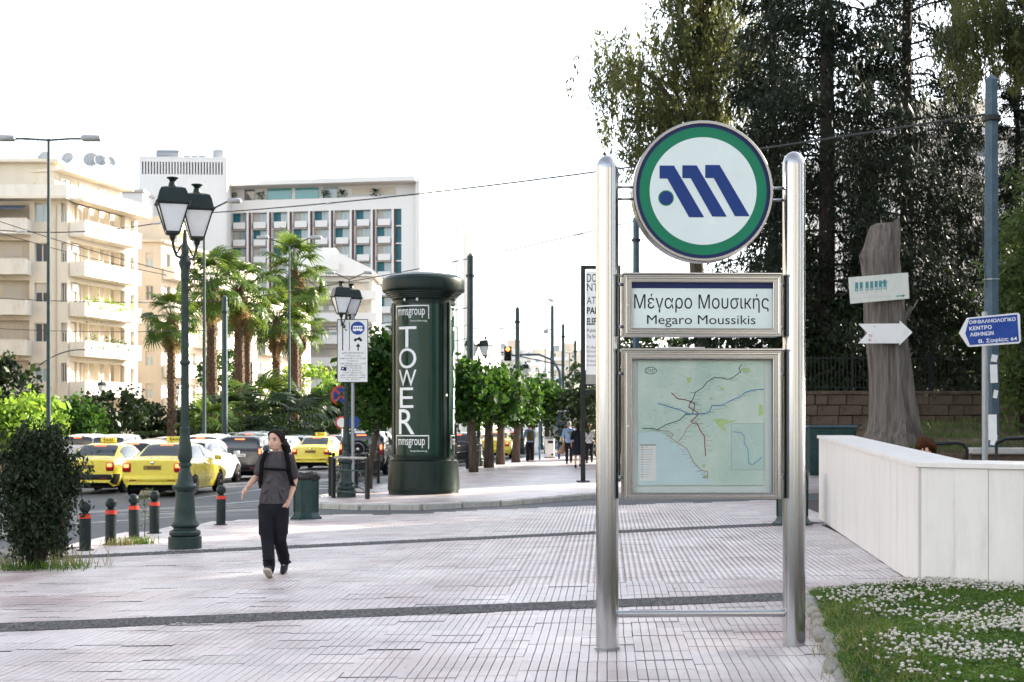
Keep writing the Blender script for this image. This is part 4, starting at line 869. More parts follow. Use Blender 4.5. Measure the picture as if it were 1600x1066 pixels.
# ---------------------------------------------------------------- railings on the island
def railing(label, p, q_, n_pan, style):
    p = Vector(p); q_ = Vector(q_); dd = q_ - p; L_ = dd.length; an = math.atan2(dd.y, dd.x); t = thing('railing', label, 'railing', p, an, 'low iron railings'); w = L_ / n_pan
    mt = M['pole_green'] if style == 'plain' else M['black_iron']
    for i in range(n_pan + 1):
        B().box((i * w, 0, .48), (.085, .085, .96), bev=.008).obj('post', M['black_iron'], t); B().sphere((i * w, 0, 1.02), .05, 10, 6).obj('finial', M['black_iron'], t, True)
    for i in range(n_pan):
        x0, x1 = i * w + .05, (i + 1) * w - .05
        for z in ((.95, .16, .66) if style == 'plain' else (.93, .18, .70)): B().tube([(x0, 0, z), (x1, 0, z)], .028 if z > .9 else .016, 8).obj('rail', M['concrete'] if (style == 'plain' and z > .9) else mt, t, True)
        if style == 'plain':
            for a, b_ in (((x0, .18), ((x0 + x1) / 2, .42)), ((x1, .18), ((x0 + x1) / 2, .42)), (((x0 + x1) / 2 - .35, .64), (x0, .3)), (((x0 + x1) / 2 + .35, .64), (x1, .3))): B().tube([(a[0], 0, a[1]), (b_[0], 0, b_[1])], .011, 6).obj('brace', mt, t)
            B().tube([((x0 + x1) / 2, 0, .16), ((x0 + x1) / 2, 0, .66)], .011, 6).obj('brace', mt, t)
        else:
            m_ = max(3, int((x1 - x0) / .16)); bl = B().tube([(0, 0, .18), (0, 0, .70)], .009, 5).tube([(-.04, 0, .40), (0, 0, .58), (.04, 0, .40), (0, 0, .24), (-.04, 0, .40)], .007, 5).mesh(M['black_iron'])
            for k in range(m_): link('baluster', bl, t, (x0 + (k + .5) * (x1 - x0) / m_, 0, 0))
            rg = B().tube([(.05 * math.cos(u), 0, .81 + .05 * math.sin(u)) for u in np.linspace(0, 2 * PI, 11)], .007, 5).mesh(M['black_iron'])
            for k in range(max(2, m_ // 2)): link('scroll_ring', rg, t, (x0 + (k + .5) * (x1 - x0) / max(2, m_ // 2), 0, 0))
    return t
f0 = G(521, 778, .07); f1 = G(574, 780, .07)
railing('pale topped iron railing across the kerb corner in front of the notice board', f0, f1, 1, 'plain')
railing('dark ornate railing running back from the kerb corner along the road', G(516, 775, .07), (-3.95, 43.5, zg(-4) + .07), 4, 'orn')
railing('dark ornate railing along the road right of the advertising column', (-3.2, 46.2, zg(-3) + .07), (-1.0, 62, zg(-1) + .07), 6, 'orn')

# ---------------------------------------------------------------- banner stand
bo = G(913, 753, .07); d = bo.y; bt = thing('banner_stand', 'black framed stand with a tall white event banner behind the sign post', 'banner', bo)
kx = d / F; bx_ = lambda px: (px - 913) * kx; bz_ = lambda py: (753 - py) * kx
for px in (911, 966): B().box((bx_(px), 0, bz_(584)), (.13, .13, (753 - 415) * kx), bev=.01).obj('post', M['black_iron'], bt); B().box((bx_(px), 0, .02), (.36, .36, .03)).obj('foot_plate', M['black_iron'], bt)
for py in (418, 612): B().box((bx_(938.5), 0, bz_(py)), (55 * kx - .13, .09, .10)).obj('cross_bar', M['black_iron'], bt)
pn = B().box((bx_(939), 0, bz_(505)), (47 * kx, .03, (586 - 425) * kx)).obj('banner_sheet', M['white_print'], bt); B().box((bx_(939), 0, bz_(593)), (47 * kx, .03, 15 * kx)).obj('banner_foot', mat('banner_foot', (.34, .33, .31), .6), bt)
for s, py, hh, bo_ in (('DOCUME', 441, 13, 0), ('NTA 14', 455, 12, 0), ('AT', 475, 11, 0), ('PARKO', 491, 11, .03), ('ELEFTHERIAS', 508, 11, .03), ('Public Programs', 521, 7, 0), ('The Parliament of Bodies', 529, 6, 0), ('Η documenta', 545, 5, 0), ('Ελευθερίας', 552, 5, 0), ('Δημόσια', 559, 5, 0), ('Η documenta', 566, 4, 0), ('Ελευθερίας', 573, 4, 0)):
    text(s, M['print_dark'], pn, (bx_(917), -.018, bz_(py)), hh * kx, min(44 * kx, hh * kx * .62 * len(s)), bold=bo_, align='l')
# ---------------------------------------------------------------- buildings
def facade(name, w, h, holes, dep, m, parent, loc, rz):
    """wall with real openings: local x along the wall, outside towards -y; holes (x0,x1,z0,z1)"""
    X = sorted({0, w, *[a for q in holes for a in q[:2]]}); Z = sorted({0, h, *[a for q in holes for a in q[2:]]})
    b = B(); idx = {}
    def vtx(x, z):
        if (x, z) not in idx: idx[(x, z)] = len(b.v); b.v.append((x, 0, z))
        return idx[(x, z)]
    for i in range(len(X) - 1):
        for j in range(len(Z) - 1):
            cx, cz = (X[i] + X[i + 1]) / 2, (Z[j] + Z[j + 1]) / 2
            if any(a < cx < c and e < cz < g for a, c, e, g in holes): continue
            b.f.append((vtx(X[i], Z[j]), vtx(X[i + 1], Z[j]), vtx(X[i + 1], Z[j + 1]), vtx(X[i], Z[j + 1])))
    for a, c, e, g in holes:
        n = len(b.v); b.v += [(a, 0, e), (c, 0, e), (c, 0, g), (a, 0, g), (a, dep, e), (c, dep, e), (c, dep, g), (a, dep, g)]
        b.f += [(n, n + 4, n + 5, n + 1), (n + 1, n + 5, n + 6, n + 2), (n + 2, n + 6, n + 7, n + 3), (n + 3, n + 7, n + 4, n)]
    return b.obj(name, m, parent, loc=loc, rot=(0, 0, rz))
_wm = {}
def window(parent, fac, x0, x1, z0, z1, dep, glass='window_glass', blind=0.0, name='window'):
    """frame with two lights, a pane and perhaps a half-lowered shutter, set into a facade opening"""
    w, h = round(x1 - x0, 2), round(z1 - z0, 2); key = (w, h, glass, round(blind, 1))
    if key not in _wm:
        f = B(); t = .07
        for a, c, e, g in ((0, t, 0, h), (w - t, w, 0, h), (t, w - t, 0, t), (t, w - t, h - t, h), (w / 2 - .04, w / 2 + .04, t, h - t)): f.box(((a + c) / 2, 0, (e + g) / 2), (c - a, .06, g - e))
        p = B().box((w / 2, .02, h / 2), (w, .02, h)).mesh(M[glass]); s = B().box((w / 2, -.01, h - blind * h / 2), (w - .02, .05, blind * h)).mesh(M['shutter']) if blind > 0 else None
        _wm[key] = (f.mesh(M['window_frame']), p, s)
    f, p, s = _wm[key]; o = link(name, f, fac, (x0, dep - .06, z0)); link('pane', p, o)
    if s: link('shutter', s, o)
    return o
_bm = {}
def balcony(parent, fac, x0, x1, z, d=1.3, m='balcony_white', ph=.95, solid=True):
    w = round(x1 - x0, 2); key = (w, d, m, solid)
    if key not in _bm:
        sl_ = B().box((w / 2, -d / 2, -.08), (w, d, .16)).mesh(M[m]); pr = B()
        if solid:
            pr.box((w / 2, -d + .05, ph / 2), (w, .10, ph)); pr.box((.05, -d / 2 + .05, ph / 2), (.1, d - .1, ph)); pr.box((w - .05, -d / 2 + .05, ph / 2), (.1, d - .1, ph)); pr.box((w / 2, -d + .05, ph + .03), (w + .04, .16, .06))
            for k in range(int(w / .35)): pr.box((.2 + k * .35, -d - .006, ph / 2 - .02), (.05, .03, ph - .1))
        else:
            pr.box((w / 2, -d + .03, ph), (w, .05, .05)); pr.box((w / 2, -d + .03, .08), (w, .04, .04))
            for k in range(int(w / .14)): pr.box((.07 + k * .14, -d + .03, ph / 2), (.022, .022, ph))
        _bm[key] = (sl_, pr.mesh(M[m] if solid else M['black_iron']))
    s, p = _bm[key]; o = link('balcony', s, fac, (x0, -.002, z)); q = link('parapet', p, o)
    return o
def core(parent, w, d, h, loc, rz, m, inset=.45):
    """body of the block behind a facade, set back from its openings"""
    return B().box((w / 2, inset + d / 2, h / 2), (w - .02, d, h - .02)).obj('block_body', m, parent, loc=loc, rot=(0, 0, rz))
def plants(parent, fac, x0, x1, y, z, n, m, sp=.3, hang=.0):
    c = np.column_stack([rng.uniform(x0, x1, n), rng.normal(y, .14, n), z + rng.normal(0, sp, n) - hang * rng.random(n)])
    o = leaf_cloud('balcony_plants', c, .13, .55, m, None); o.parent = fac; o['kind'] = 'stuff'; return o
def leaf_cloud(name, c, size, aspect, m, parent=None, axis=None, mix=0.0, var=.35):
    """one folded diamond per leaf: random axis, or drawn towards axis (n,3) with weight mix"""
    n = len(c); a = rng.normal(size=(n, 3))
    if axis is not None: a = a * (1 - mix) + np.asarray(axis) * mix * 1.8
    a /= np.linalg.norm(a, axis=1, keepdims=True) + 1e-9; r = rng.normal(size=(n, 3)); b = np.cross(a, r); b /= np.linalg.norm(b, axis=1, keepdims=True) + 1e-9
    s = size * np.exp(rng.normal(0, var, n))[:, None]; l = a * s * .5; w = b * s * .5 * aspect
    V = np.stack([c - l, c + w - l * .1, c + l, c - w - l * .1], 1).reshape(-1, 3)
    return np_mesh(name, V, np.arange(n * 4).reshape(-1, 4), m, parent)

# ---- block A: cream apartment block at the left, two faces
bA = thing('apartment_block', 'cream apartment block with long white balconies at the left edge', 'building', (-33.5, 111, 0)); FH = 3.02
h = 18.7; W1 = 13.0
hol = []; bays = []
for k in range(6):
    z = 1.1 + k * FH
    for x0, x1 in ((10.5, 11.6), (12.5, 12.9)): hol.append((x0, x1, z + .9, z + 2.35)); bays.append((x0, x1, z + .9, z + 2.35))
    hol.append((2.6, 10.1, z + .05, z + 2.55))
f1 = facade('wall', W1, h, hol, .35, M['wall_cream'], bA, (-W1, 0, 0), 0)
for q in bays: window(bA, f1, *q, .28, 'window_glass' if random.random() < .7 else 'pale_glass', random.choice((0, 0, .3, .5)))
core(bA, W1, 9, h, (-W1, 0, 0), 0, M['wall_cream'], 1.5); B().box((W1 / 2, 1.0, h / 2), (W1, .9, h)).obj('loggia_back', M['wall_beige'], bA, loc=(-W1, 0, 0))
for k in range(6):
    z = 1.1 + k * FH
    for x in (3.2, 5.6, 7.9): window(bA, f1, x, x + 1.5, z + .08, z + 2.25, .62, 'pale_glass' if (k + int(x)) % 2 else 'window_glass', random.choice((0, .4, .7)), 'balcony_door')
    if k: balcony(bA, f1, 2.2, 10.3, z + .02, 1.3)
aw = B(); aw.add([(2.4, -.05, 18.35), (10.0, -.05, 18.35), (10.0, -1.55, 17.85), (2.4, -1.55, 17.85)], [(0, 1, 2, 3), (3, 2, 1, 0)]); aw.v += []; aw.obj('awning', M['awning'], f1)
B().tube([(12.1, -.06, 0), (12.1, -.06, 18.4)], .06, 6).obj('drain_pipe', M['wall_beige'], f1)
# street face
an = math.atan2(10, 2.7); W2 = 10.4; hol = []; bw = []
for k in range(6):
    z = 1.1 + k * FH; hol.append((.35, 8.4, z + .05, z + 2.5)); hol.append((9.3, 9.9, z + .9, z + 2.3)); bw.append((9.3, 9.9, z + .9, z + 2.3))
f2 = facade('wall', W2, h, hol, .5, M['wall_cream'], bA, (0, 0, 0), an)
for q in bw: window(bA, f2, *q, .28)
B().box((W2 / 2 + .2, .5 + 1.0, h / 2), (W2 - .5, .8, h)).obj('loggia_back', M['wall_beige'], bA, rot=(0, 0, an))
for k in range(6):
    z = 1.1 + k * FH
    for i in range(5): window(bA, f2, .6 + i * 1.56, .6 + i * 1.56 + 1.1, z + .08, z + 2.2, 1.16, random.choice(('window_glass', 'pale_glass')), random.choice((0, .3, .6, 1.0)), 'balcony_door')
    for i in range(6): B().box((.55 + i * 1.56 - .22, .55, z + 1.3), (.14, .5, 2.45)).obj('pier', M['wall_cream'], f2)
    if k: balcony(bA, f2, .2, 8.6 if k < 5 else 8.6, z + .02, 1.35)
    if k in (3, 4): B().box((1.3, .3, z + 2.1), (.8, .35, .55)).obj('air_conditioner', M['white_paint'], f2)
for k, n, hg in ((2, 900, .5), (3, 1500, .7)): plants(bA, f2, .4, 7.5, -1.3, 1.1 + k * FH + 1.15, n, M['leaf_bright'] if k == 3 else M['leaf_street'], .25, hg)
plants(bA, f2, .4, 3, -1.2, 1.1 + 3 * FH + .6, 300, M['leaf_street'], .5, .5)
# roof storey, set back, parapets and dishes
for (w_, loc, rz) in ((W1 + .3, (-W1, -.12, h), 0), (W2, (.12, 0, h), an)):
    B().box((w_ / 2, -.35, .1), (w_, 1.6, .2)).obj('cornice', M['wall_cream'], bA, loc=loc, rot=(0, 0, rz)); B().box((w_ / 2, -1.05, .62), (w_, .12, .85)).obj('parapet', M['balcony_white'], bA, loc=loc, rot=(0, 0, rz))
ph = B(); ph.box((W1 / 2 - .6, 4.5, 1.5), (W1 - 1, 7, 3.0)); pho = ph.obj('penthouse', M['wall_cream'], bA, loc=(-W1, 0, h + .02)); B().box((W1 / 2 - .6, 4.2, 3.1), (W1 - .4, 7.8, .22)).obj('roof_slab', M['wall_cream'], pho)
ph = B(); ph.box((W2 / 2, 4.0, 1.15), (W2 - .5, 5.4, 2.3)); pho2 = ph.obj('penthouse', M['wall_cream'], bA, loc=(0, 0, h + .02), rot=(0, 0, an)); B().box((W2 / 2, 3.6, 2.4), (W2 - .2, 6.6, .2)).obj('roof_slab', M['wall_cream'], pho2)
for x in (1.0, 3.6, 6.5): window(bA, pho2, x, x + 1.5, .1, 2.0, 1.34, 'pale_glass')
window(bA, pho, 5, 6.4, .4, 2.2, 1.05); plants(bA, pho, 3.5, 5.2, -.6, 1.1, 260, M['leaf_street'], .3); plants(bA, pho, 10.6, 12.3, -.6, .75, 180, M['leaf_bright'], .15)
aw = B(); aw.add([(.6, -.2, 2.25), (4.4, -.2, 2.25), (4.4, -1.6, 1.75), (.6, -1.6, 1.75)], [(0, 1, 2, 3), (3, 2, 1, 0)]); aw.obj('awning', M['balcony_white'], pho2)
for i, (x, y, z, r) in enumerate(((W1 - 9.6 + 7.0, 2.2, 3.6, .55), (W1 - 9.6 + 8.8, 2.5, 3.6, .5), (W1 - 9.6 + 10.6, 2.6, 3.5, .62), (W1 - 9.6 + 11.4, 2.4, 3.4, .48), (W1 - 9.6 + 12.2, 2.3, 3.3, .45))):
    dd = B().lathe([(r * math.sin(t), -r * .35 * math.cos(t)) for t in np.linspace(.02, 1.3, 6)], 18, cap=False); do = dd.obj('satellite_dish', M['dish'], pho, True, loc=(x, y, z + .1), rot=(R(70), 0, R(-25 + 17 * i))); B().tube([(0, 0, 0), (0, 0, -.9)], .04, 6).obj('dish_mast', M['grey_metal'], pho, loc=(x, y + .1, z))
for x in (9.0, 9.8): ant = B().tube([(x, 3, 3.2), (x, 3, 6.2)], .03, 5); [ant.tube([(x - .3, 3, 4.8 + k * .35), (x + .3, 3, 4.8 + k * .35)], .015, 4) for k in range(4)]; ant.obj('antenna', M['grey_metal'], pho)

# ---- generic street block: tan end wall towards us, long face along the street
def block(label, x, y, w1, w2, ang, h, m, nfl, end_windows, street_balc, base=0, shut=True, group=None, glass=('window_glass', 'pale_glass')):
    t = thing('apartment_block', label, 'building', (x, y, 0)); fh = (h - base - .6) / nfl; hol = []; ws = []
    for k in range(nfl):
        z = base + .4 + k * fh
        for a, c in end_windows: hol.append((a, c, z + .85, z + 2.2)); ws.append((a, c, z + .85, z + 2.2))
    f = facade('wall', w1, h, hol, .25, m, t, (-w1, 0, 0), 0)
    for q in ws: window(t, f, *q, .2, random.choice(glass), random.choice((0, .4)))
    core(t, w1, 8, h, (-w1, 0, 0), 0, M['dark_gap'], .3)
    hol = []; ws = []; n = max(1, int(w2 / 2.6))
    for k in range(nfl):
        z = base + .4 + k * fh
        for i in range(n): a = .5 + i * (w2 - .6) / n; hol.append((a, a + 1.3, z + .1, z + 2.25)); ws.append((a, a + 1.3, z + .1, z + 2.25))
    g = facade('wall', w2, h, hol, .3, m, t, (0, 0, 0), ang)
    for q in ws: window(t, g, *q, .24, random.choice(glass), random.choice((0, .3, .6, 1.0)) if shut else 0)
    core(t, w2, 8, h, (0, 0, 0), ang, M['dark_gap'], .36)
    for k in range(1, nfl):
        for a, c in street_balc: balcony(t, g, a, c, base + .42 + k * fh, 1.2)
    B().box((-w1 / 2, 4, h + .12), (w1 + .3, 8.8, .24)).obj('roof_slab', m, t); B().box((w2 / 2, 4.0, .1), (w2 + .2, 8.8, .24)).obj('roof_slab', m, t, loc=(0, 0, h - .02), rot=(0, 0, ang))
    return t, f, g
q = P(252, 400, 132); bB, f, g = block('beige apartment block with small side balconies right of the cream block', q.x, 132, 9, 13, R(76), 18.2, M['wall_beige'], 6, [(6.2, 6.9), (7.6, 8.3)], [(.3, 5), (7, 12)])
for k in range(1, 6): balcony(bB, f, 5.0, 6.6, .42 + k * 2.93, 1.0, solid=False)
B().box((-3, 5, 19.6), (8, 6, 2.6)).obj('penthouse', M['wall_beige'], bB); plants(bB, g, .5, 4, -.4, 19.2, 350, M['leaf_bright'], .3)
q = P(398, 430, 172); block('pale cream block behind the palm trunks', q.x, 172, 12, 16, R(74), 17.0, M['wall_cream'], 5, [(2, 3.2), (5, 6.2), (8, 9.2)], [(.5, 5), (8, 13)])
q = P(330, 400, 158); block('cream block with shaded windows behind the near lamp post', q.x, 158, 10, 12, R(76), 20.0, M['wall_cream'], 6, [(1.5, 2.8), (5, 6.3), (7.5, 8.5)], [(.5, 6)])
# ---- block D: grey-white block with deep balcony floors in front of the hotel
bD = thing('apartment_block', 'grey white block with deep shaded balcony floors below the hotel', 'building', (P(470, 600, 200).x, 200, 0)); wD = 9.6; hol = []
for k in range(7): hol.append((.3, wD - .3, 1.0 + k * 3.0, 3.4 + k * 3.0))
f = facade('wall', wD, 22, hol, .6, M['wall_grey'], bD, (0, 0, 0), 0); B().box((wD / 2, 2.6, 11), (wD, 3, 22)).obj('loggia_back', M['wall_grey'], bD); core(bD, wD, 12, 22, (0, 0, 0), 0, M['wall_grey'], 3)
for k in range(7):
    for i in range(3): window(bD, f, .9 + i * 3, .9 + i * 3 + 1.7, 1.05 + k * 3, 3.2 + k * 3, 1.14, random.choice(('window_glass', 'pale_glass')), random.choice((0, .5)), 'balcony_door')
    balcony(bD, f, -.3, wD + .9, 1.0 + k * 3.0, 2.0, 'wall_white')
    if k in (4, 5): B().box((2.5, 1.0, 2.9 + k * 3), (1, .3, .6)).obj('air_conditioner', M['white_paint'], f); B().box((4.2, 1.0, 2.9 + k * 3), (1, .3, .6)).obj('air_conditioner', M['white_paint'], f)
rf = B(); rf.prism([(-1.5, 22.1), (wD + 1.2, 22.1), (wD + .2, 23.0), (wD * .55, 25.2), (0, 22.8)], -1.0, 11, 'y'); rf.obj('roof', M['wall_white'], bD); B().box((2, 3, 24.5), (5, 4, 3.2)).obj('roof_storey', M['wall_white'], bD)
B().box((3.4, -1.6, 23.3), (4, .06, 1.0)).obj('roof_rail', M['wall_white'], bD)

# ---- unseen blocks added beside and behind the camera for reflections and bounce light
for k, (x, y, w1, w2, h_, m, rz, lb) in enumerate([(-47, 86, 12, 18, 19, 'wall_cream', 0, 'unseen cream block added just left of the picture for reflections'), (-46, 56, 12, 22, 20, 'wall_beige', 0, 'unseen beige block added left of the picture for reflections'), (-42, 30, 12, 24, 19, 'wall_grey', 0, 'unseen grey block added across the avenue beside the camera for reflections'), (-44, 0, 12, 24, 21, 'wall_grey', 0, 'unseen grey block added across the avenue behind the camera for reflections'), (-14, -34, 20, 16, 18, 'wall_grey', PI, 'unseen grey block added behind the camera to the left for reflections'), (12, -38, 22, 16, 21, 'wall_grey', PI, 'unseen grey block added straight behind the camera for reflections')]):
    t, f, g = block(lb, x, y, w1, w2, R(83), h_, M[m], 6, [(w1 * i / 5 + .8, w1 * i / 5 + 2.2) for i in range(5)], [(.5, w2 * .4), (w2 * .55, w2 - .5)]); t.rotation_euler = (0, 0, rz)
# ---- hotel
HD = 300.0; hx0 = (355 - CX) * HD / F; hx1 = (652 - CX) * HD / F * .985; ha = math.atan2(-7.0, hx1 - hx0)
ht = thing('hotel', 'wide white hotel slab with rows of small balconies and teal curtains', 'building', (hx0, HD, 0)); WH = (hx1 - hx0) / math.cos(ha); zr = 1.66 + (667 - 328) * HD / F; nb = 9; bwid = WH / nb * .985; fh = 3.5
hol = []
for i in range(nb):
    for j in range(10):
        z = zr - .6 - (j + 1) * fh; x = .35 + i * bwid
        if i == nb - 1: hol.append((x + .15, x + 1.5, z + .12, z + 3.38))
        else: hol.append((x + .55, x + bwid - .35, z + .12, z + 3.38))
hf = facade('wall', WH, zr + 1.8, hol, 1.3, M['wall_white'], ht, (0, 0, 0), ha); core(ht, WH, 16, zr + 1.7, (0, 0, 0), ha, M['wall_white'], 1.35)
bp_ = B().box((0, 0, .62), (2.55, .12, 1.3)).mesh(M['wall_white']); bs_ = B().box((0, .5, 0), (2.9, 1.2, .14)).mesh(M['maroon'])
rw_ = bwid - .9; gl_ = B().box((0, 0, 1.63), (rw_, .05, 3.24)).mesh(M['pale_glass']); cu_ = B().box((0, 0, 1.63), (rw_ * .42, .06, 3.24)).mesh(M['teal']); rl_ = B().box((0, 0, 1.63), (.12, .12, 3.24)).mesh(M['window_frame']); cg_ = B().box((0, 0, 1.63), (rw_ * .34, .06, 3.24)).mesh(M['wall_grey']); tp_ = B().box((.82, .5, 1.63), (1.3, .06, 3.24)).mesh(M['teal'])
for i in range(nb):
    x = .35 + i * bwid; B().box((x + .22, -.12, (zr - .7) / 2), (.34, .24, zr - .8)).obj('maroon_strip', M['maroon'], hf); B().box((x - .18, -.25, (zr - .7) / 2), (.40, .5, zr - .8)).obj('fin', M['wall_white'], hf)
    for j in range(10):
        z = zr - .6 - (j + 1) * fh + .12
        if i == nb - 1: link('teal_panel', tp_, hf, (x, 0, z)); continue
        xc = x + .55 + rw_ / 2; w_ = link('window', gl_, hf, (xc, 1.2, z)); link('mullion', rl_, w_, (rw_ * .05, -.06, 0))
        if (i + j) % 2 == 0: link('curtain', cu_, w_, (-rw_ * .29, -.07, 0))
        else: link('curtain', cg_, w_, (-rw_ * .30, -.07, 0))
        o = link('balcony', bs_, hf, (xc, -.35, z)); link('parapet', bp_, o, (.12, -.1, 0))
# roof storey and terrace
rs = B().box((WH / 2, 4.5, 1.3), (WH - 1.0, 6, 2.6)).obj('roof_storey', M['wall_white'], ht, loc=(0, 0, zr + 1.85), rot=(0, 0, ha)); B().box((WH / 2 + .2, 2.0, 3.05), (WH + .2, 9, .9)).obj('roof_slab', M['wall_white'], rs)
for x0, x1, m in ((8, 13.2, 'teal_glass'), (14, 19, 'teal_glass'), (20, 23, 'pale_glass'), (26, 30.5, 'shutter'), (31.5, 35, 'shutter'), (3.2, 5.4, 'window_glass')): B().box(((x0 + x1) / 2, 1.42, 1.3), (x1 - x0, .12, 2.2 if m != 'shutter' else 1.4)).obj('terrace_window', M[m], rs)
for x in (1.0, 6.8, 20.5, 24, 30.9): o = leaf_cloud('terrace_plant', np.column_stack([rng.normal(x, .5, 120), rng.normal(.6, .3, 120), rng.uniform(.2, 1.7, 120)]), .35, .5, M['leaf_dark']); o.parent = rs
e0 = Vector((hx0, HD, 0)) + Vector((math.cos(ha), math.sin(ha), 0)) * WH
B().box((.3, 8.3, (zr + 5.35) / 2), (.9, 17.2, zr + 5.35)).obj('end_wall', M['wall_white'], ht, loc=(e0.x - hx0 + .1, e0.y - HD - .3, 0), rot=(0, 0, ha + R(-14)))
B().box((.45, 24, (zr + 1) / 2), (2.2, 14, zr + 1)).obj('rear_wing', M['wall_white'], ht, loc=(e0.x - hx0 + 2.4, e0.y - HD, 0), rot=(0, 0, ha + R(-14)))
# tower of the hotel
TD = 292.0; tx0, tx1 = (217 - CX) * TD / F, (352 - CX) * TD / F; th = 1.66 + (667 - 247) * TD / F; WT = tx1 - tx0
tw = thing('hotel_tower', 'plain white hotel tower block with a row of dark vent slots', 'building', (tx0, TD, 0)); z1, z0 = 1.66 + (667 - 250) * TD / F, 1.66 + (667 - 272) * TD / F; ns = 28; pit = (WT - 1.0) / ns
hol = [(.6 + i * pit, .6 + i * pit + pit * .48, z0, z1 - .3) for i in range(ns)]; ta = R(3)
tf = facade('wall', WT, th, hol, .8, M['wall_white'], tw, (0, 0, 0), ta); B().box((WT / 2, 1.0, (z0 + z1) / 2), (WT - .4, .3, z1 - z0 + .6)).obj('vent_shaft', M['dark_gap'], tf); core(tw, WT, 22, th - .1, (0, 0, 0), ta, M['wall_white'], 1.3)
B().box((WT + .02, 11.7, th / 2), (.2, 23.4, th)).obj('side_wall', M['wall_white'], tf); B().box((WT / 2, 11, th + .15), (WT + .1, 22, .35)).obj('roof_slab', M['wall_white'], tf)
tk = B().tube([(3, 3, th + 1.2), (7.5, 3, th + 1.2)], 1.0, 14); tk.obj('roof_tank', M['grey_metal'], tf, True, auto=40); B().lathe([(1.4, 0), (1.4, 1.8), (1.2, 1.9)], 16, (15.5, 3, th + .3)).obj('roof_tank', M['dish'], tf, True, auto=40)
for x in (9, 10.5, 12): B().box((x, 3, th + .7), (1.2, 1, .8)).obj('roof_unit', M['grey_metal'], tf)
for x in (11.5, 13): B().tube([(x, 2, th), (x, 2, th + 2.6)], .05, 5).tube([(x - .4, 2, th + 2.4), (x + .4, 2, th + 2.4)], .03, 4).obj('antenna', M['grey_metal'], tf)
# low block left of the tower
q = P(190, 300, 280); t = thing('far_building', 'low white block just left of the hotel tower', 'building', (q.x, 280, 0)); hh = q.z; f = facade('wall', 8, hh, [(1.5 + 2.8 * i, 3.3 + 2.8 * i, hh - 4.5, hh - 2.6) for i in range(2)], .3, M['wall_white'], t, (-4, 0, 0), 0); [window(t, f, 1.5 + 2.8 * i, 3.3 + 2.8 * i, hh - 4.5, hh - 2.6, .25, 'teal_glass') for i in range(2)]; core(t, 8, 8, hh, (-4, 0, 0), 0, M['wall_white'], .3); B().box((0, 4, hh + .2), (8.6, 9, .5)).obj('roof_slab', M['wall_grey'], t)

# ---- far blocks beyond the street trees, seen right of the column
for k, (px, w_, py, d, lb) in enumerate([(722, 40, 575, 420, 'far white block directly right of the advertising column'), (765, 50, 556, 430, 'far white block behind the traffic light pole tops'), (800, 46, 545, 400, 'far white block with a dark roof hut behind the red signal'), (842, 44, 557, 460, 'far pale block left of the tall camera mast'), (884, 50, 548, 440, 'far pale block beside the banner stand')]):
    q = P(px, py, d); ww = w_ * d / F; t = thing('far_building', lb, 'building', (q.x, d, 0), R((k * 37) % 16 - 8), 'far white blocks at the end of the avenue'); n = int(ww / 2.4); hol = [(.6 + i * (ww - .6) / n, .6 + i * (ww - .6) / n + 1.2, q.z - 2.9 * (j + 1) + .7, q.z - 2.9 * (j + 1) + 2.2) for i in range(n) for j in range(4)]
    f = facade('wall', ww, q.z, hol, .3, M[('wall_white', 'wall_cream', 'wall_white')[k % 3]], t, (-ww / 2, 0, 0), 0); [window(t, f, *u, .25, random.choice(('window_glass', 'pale_glass')), random.choice((0, .5))) for u in hol]
    core(t, ww, 10, q.z, (-ww / 2, 0, 0), 0, M['wall_white'], .3); [balcony(t, f, .4, ww * .6, q.z - 2.9 * (j + 1), 1.0, 'wall_white') for j in range(3)]; B().box((ww * .1, 5, q.z + 1.2), (ww * .45, 5, 2.4)).obj('roof_hut', M['wall_beige'], t)
    B().lathe([(.9, 0), (.9, 1.4), (.2, 1.6)], 10, (-ww * .3, 3, q.z)).obj('roof_tank', M['dish'], t)
# ---- white building behind the conifers
q = P(1328, 205, 96); t = thing('apartment_block', 'white apartment building glimpsed between the dark conifers', 'building', (q.x, 96, 0)); wW = 13.5; hh = 20.5; hol = []
for k in range(7):
    for x in (.8, 4.2, 7.6, 11): hol.append((x, x + 1.8, .8 + k * 2.9, 2.9 + k * 2.9))
f = facade('wall', wW, hh, hol, .4, M['wall_white'], t, (0, 0, 0), R(4)); [window(t, f, *u, .35, random.choice(('window_glass', 'pale_glass')), random.choice((0, .4, .8))) for u in hol]; core(t, wW, 10, hh, (0, 0, 0), R(4), M['wall_white'], .45)
[balcony(t, f, .3, wW - .3, .75 + k * 2.9, 1.3, 'wall_white') for k in range(1, 7)]; B().box((wW / 2, 4, hh + .4), (wW + .6, 9, .5)).obj('roof_slab', M['wall_white'], t); B().box((wW / 2, 5, hh + 1.8), (6, 5, 2.4)).obj('roof_hut', M['wall_cream'], t)
# ---- little pavilion in the park
q = P(1473, 545, 62); t = thing('pavilion', 'low pale park pavilion with square pillars behind the railing', 'building', (q.x, 62, 0)); k = 62 / F
B().box((1.05, 1, q.z - .25), (2.6, 3, .5)).obj('roof_slab', M['concrete'], t); B().box((1.05, 1, q.z - .62), (2.2, 2.6, .2)).obj('beam', M['wall_grey'], t)
for x in (.25, .75, 1.85): B().box((x, -.1, q.z / 2 - .4), (.22, .22, q.z - .6)).obj('pillar', M['stone_wall'], t)
B().box((1.05, 2, q.z / 2 - .4), (2.0, .2, q.z - .6)).obj('back_wall', M['wall_grey'], t)
